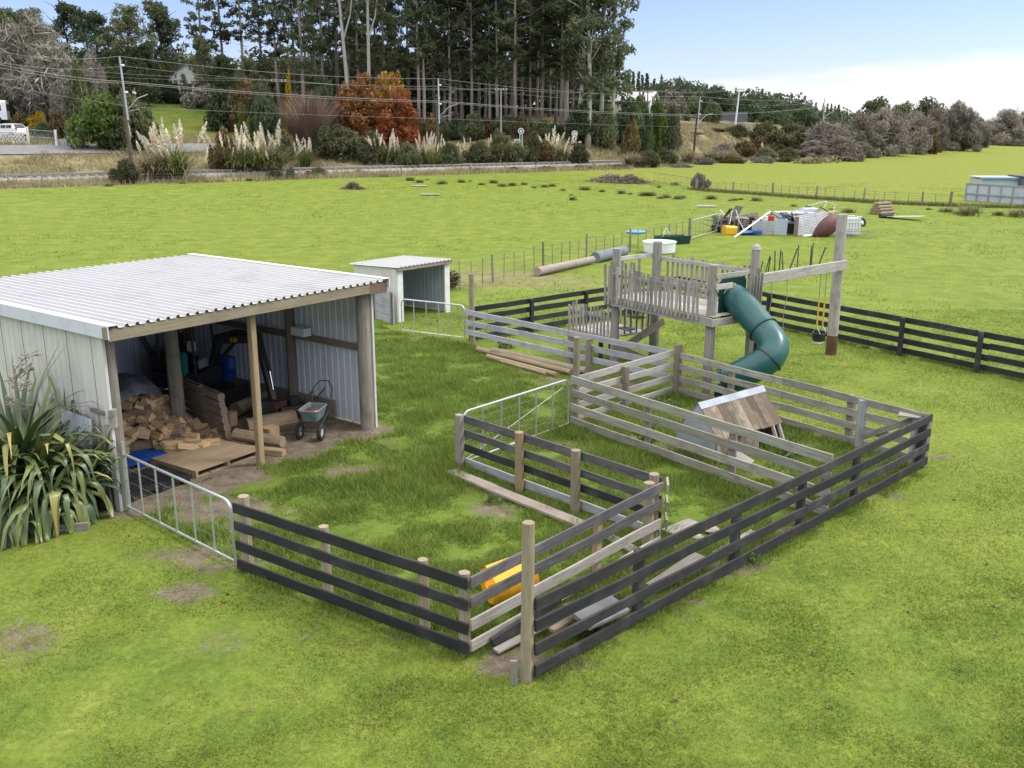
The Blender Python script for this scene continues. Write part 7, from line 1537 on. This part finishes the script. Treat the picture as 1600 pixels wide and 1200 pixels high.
b.build('pattern_blocks', 'white_paint', t)
for k, (px, lab) in enumerate(((45, 'white gatepost at the end of the patterned wall'), (89, 'white gatepost left of the letterbox'))): q = ground(px, 117); o = beam('gatepost', q, q + V((0, 0, 2.0 if k == 0 else 1.9)), .24, .24, 'white_paint'); tag(o, lab, 'gatepost')
q0, q1 = ground(49, 117), ground(86, 117); t = thing('driveway_gate', 'pair of thin dark mesh gates across the driveway', 'gate', q0); b = MB()
for k in range(15): p = q0.lerp(q1, k / 14); b.pole(p + V((0, 0, .1)), p + V((0, 0, 1.7)), .015, n=5)
for z in (.1, .9, 1.7): b.pole(q0 + V((0, 0, z)), q1 + V((0, 0, z)), .025, n=5)
b.build('frame', 'galv', t); o = boxthing('side_wall', 'low pale wall right of the white gatepost', 'wall', ground(97, 117.5), (1.3, .2, .8), 0, 'concrete', ch=.02)
q = ground(112, 116.5); t = thing('letterbox', 'dark green letterbox with a blue top on a post beside the road', 'letterbox', q); beam('post', q, q + V((0, 0, 1.1)), .14, .14, 'dark_green_plastic', t); b = MB(); b.prism(.62, [(-.16, 0), (.16, 0), (.16, .2), (.1, .3), (-.1, .3), (-.16, .2)], rotz(q + V((-.4, 0, 1.08)), 0), 0, 1); b.build('box', 'light_blue', t)
t = thing('paling_fence', 'dark rail fence sloping down behind the letterbox', 'fence', ground(118, 119)); pa_, pb_ = ground(104, 119.5), ground(135, 121)
for z in (.3, .7, 1.05): beam('rail', pa_ + V((0, 0, z)), pb_ + V((0, 0, z)), .05, .12, 'dark_wood', t)
for k in range(4): p = pa_.lerp(pb_, k / 3); beam('post', p, p + V((0, 0, 1.2)), .12, .12, 'dark_wood', t)
pa_, pb_ = ground(250, 156), ground(352, 147); t = thing('paling_fence', 'dark post and rail fence at the top of the lawn slope', 'fence', pa_)
for k in range(18): p = pa_.lerp(pb_, k / 17); p.z = hzs(p.x, p.y); beam('post', p, p + V((0, 0, 1.3)), .12, .12, 'old_post', t)
for z in (.4, .8, 1.2): beam('rail', V((pa_.x, pa_.y, hzs(pa_.x, pa_.y) + z)), V((pb_.x, pb_.y, hzs(pb_.x, pb_.y) + z)), .05, .14, 'old_post', t)
# houses
def house(label, px, Y, top, w, dpt_, hw_, roofh, yaw, wallm, roofm, name='house'):
    zt = top_z(top, Y); x = (px - 800) / F_PX * (Y * cP + (HCAM - zt) * sP); zb = hzs(x, Y); base = V((x, Y, zb)); f = rotz(base, yaw); t = thing(name, label, 'house', base); He = zt - zb - roofh
    b = MB(); b.box((0, 0, He / 2), (w, dpt_, He), f); b.add([f @ V(q) for q in ((-w / 2, -dpt_ / 2, He), (w / 2, -dpt_ / 2, He), (0, -dpt_ / 2, He + roofh), (-w / 2, dpt_ / 2, He), (w / 2, dpt_ / 2, He), (0, dpt_ / 2, He + roofh))], [(0, 1, 2), (5, 4, 3)]); b.build('walls', wallm, t, f)
    for s_ in (-1, 1):
        b = MB(); e = .4; vs = [V((0, -dpt_ / 2 - e, He + roofh + .08)), V((0, dpt_ / 2 + e, He + roofh + .08)), V((s_ * (w / 2 + e), dpt_ / 2 + e, He - roofh * e / (w / 2) + .08)), V((s_ * (w / 2 + e), -dpt_ / 2 - e, He - roofh * e / (w / 2) + .08))]; vs2 = [q - V((0, 0, .14)) for q in vs]; b.add([f @ q for q in vs + vs2], [(0, 1, 2, 3), (7, 6, 5, 4), (0, 3, 7, 4), (1, 5, 6, 2), (2, 6, 7, 3)]); b.build('roof', roofm, t, f)
    for k in range(3): x_ = -w / 3 + w / 3 * k; wd = MB(); wd.box((x_, -dpt_ / 2 - .03, He * .55), (w * .16, .08, 1.2), f); wo = wd.build('window', 'glass', t, f)
    return t
house('white gabled house half hidden among the left trees', 290, 160, 100, 6, 8, 3, 2.2, .35, 'white_paint', 'grey_paint'); house('pale roofed house behind the bright green trees', 990, 188, 144, 7, 8, 3, 1.6, 1.2, 'white_paint', 'roof_white'); house('grey roofed house at the left photo edge behind the bare tree', -6, 150, 112, 9, 8, 3, 2.0, .9, 'concrete', 'slab')
boxthing('farm_shed', 'long blue-grey shed on the ridge behind the leaning white pole', 'shed', ground(1142, 232), (7.0, 3, 2.2), 0, 'grey_paint', ch=.05)
pa_, pb_ = ground(1063, 215), ground(1182, 215); t = thing('white_fence', 'pale rail fence on the ridge below the blue-grey shed', 'fence', pa_)
for k in range(15): p = pa_.lerp(pb_, k / 14); p.z = hzs(p.x, p.y); beam('post', p, p + V((0, 0, 1.25)), .14, .14, 'pale_wood', t)
for z in (.55, 1.15): beam('rail', V((pa_.x, pa_.y, hzs(pa_.x, pa_.y) + z)), V((pb_.x, pb_.y, hzs(pb_.x, pb_.y) + z)), .06, .14, 'pale_wood', t)
# ================================================================== LIGHT AND SKY
SUN_EL, SUN_AZ = math.radians(48), math.radians(82)   # azimuth clockwise from +Y (the view direction)
sl_ = bpy.data.lights.new('sun', 'SUN'); sl_.energy = 1.5; sl_.angle = math.radians(14.0); sl_.color = (1.0, .95, .87)
so = bpy.data.objects.new('sun', sl_); COL.objects.link(so)
sv = V((math.sin(SUN_AZ) * math.cos(SUN_EL), math.cos(SUN_AZ) * math.cos(SUN_EL), math.sin(SUN_EL)))
so.rotation_euler = sv.to_track_quat('Z', 'Y').to_euler(); so.location = sv * 60
w = bpy.data.worlds.new('World'); scene.world = w; w.use_nodes = True; nt = w.node_tree
bg = nt.nodes['Background']; bg.inputs['Strength'].default_value = .11
sky = nt.nodes.new('ShaderNodeTexSky'); sky.sky_type = 'NISHITA'; sky.sun_disc = False; sky.sun_elevation = SUN_EL; sky.sun_rotation = SUN_AZ
sky.air_density = 1.0; sky.dust_density = .25; sky.ozone_density = 1.5
tc = nt.nodes.new('ShaderNodeTexCoord'); mp = nt.nodes.new('ShaderNodeMapping'); mp.inputs['Scale'].default_value = (1.6, 1.6, 9); mp.inputs['Location'].default_value = (.35, .2, .1); nt.links.new(tc.outputs['Generated'], mp.inputs['Vector'])
cn = noise(nt, mp.outputs['Vector'], 1.7, 6, .55)
sx = nt.nodes.new('ShaderNodeSeparateXYZ'); nt.links.new(tc.outputs['Generated'], sx.inputs[0])
right = maprange(nt, sx.outputs['X'], .16, .44, 0, 1)
band = ramp(nt, sx.outputs['Z'], [(0, (0, 0, 0)), (.015, (.55, .55, .55)), (.05, (1, 1, 1)), (.085, (0, 0, 0))])
rb = nt.nodes.new('ShaderNodeMath'); rb.operation = 'MULTIPLY'; nt.links.new(right, rb.inputs[0]); nt.links.new(band, rb.inputs[1])
rightness = maprange(nt, rb.outputs[0], 0, 1, -.13, .24)
# thin cloud near the horizon, unseen overhead cloud added bright as soft fill
cover = maprange(nt, sx.outputs['Z'], .13, .42, 0., .34)
ad = nt.nodes.new('ShaderNodeMath'); ad.operation = 'ADD'; nt.links.new(cn, ad.inputs[0]); nt.links.new(rightness, ad.inputs[1])
ad2 = nt.nodes.new('ShaderNodeMath'); ad2.operation = 'ADD'; nt.links.new(ad.outputs[0], ad2.inputs[0]); nt.links.new(cover, ad2.inputs[1])
fac = maprange(nt, ad2.outputs[0], .50, .68, 0.0, .95)
cloudcol = mix(nt, maprange(nt, sx.outputs['Z'], .15, .5, 0, 1), (6.2, 6.3, 6.5), (13.5, 13.2, 12.8))
skyc = mix(nt, 1.0, sky.outputs['Color'], (.73, .73, .97), 'MULTIPLY')
col = mix(nt, fac, skyc, cloudcol)
nt.links.new(col, bg.inputs['Color'])
scene.view_settings.view_transform = 'Standard'; scene.view_settings.look = 'None'; scene.view_settings.exposure = 0.72; scene.view_settings.gamma = 1
scene.view_settings.use_curve_mapping = False
scene.render.film_transparent = False
scene.cycles.max_bounces = 8; scene.cycles.diffuse_bounces = 6; scene.cycles.transparent_max_bounces = 4; scene.cycles.use_denoising = True
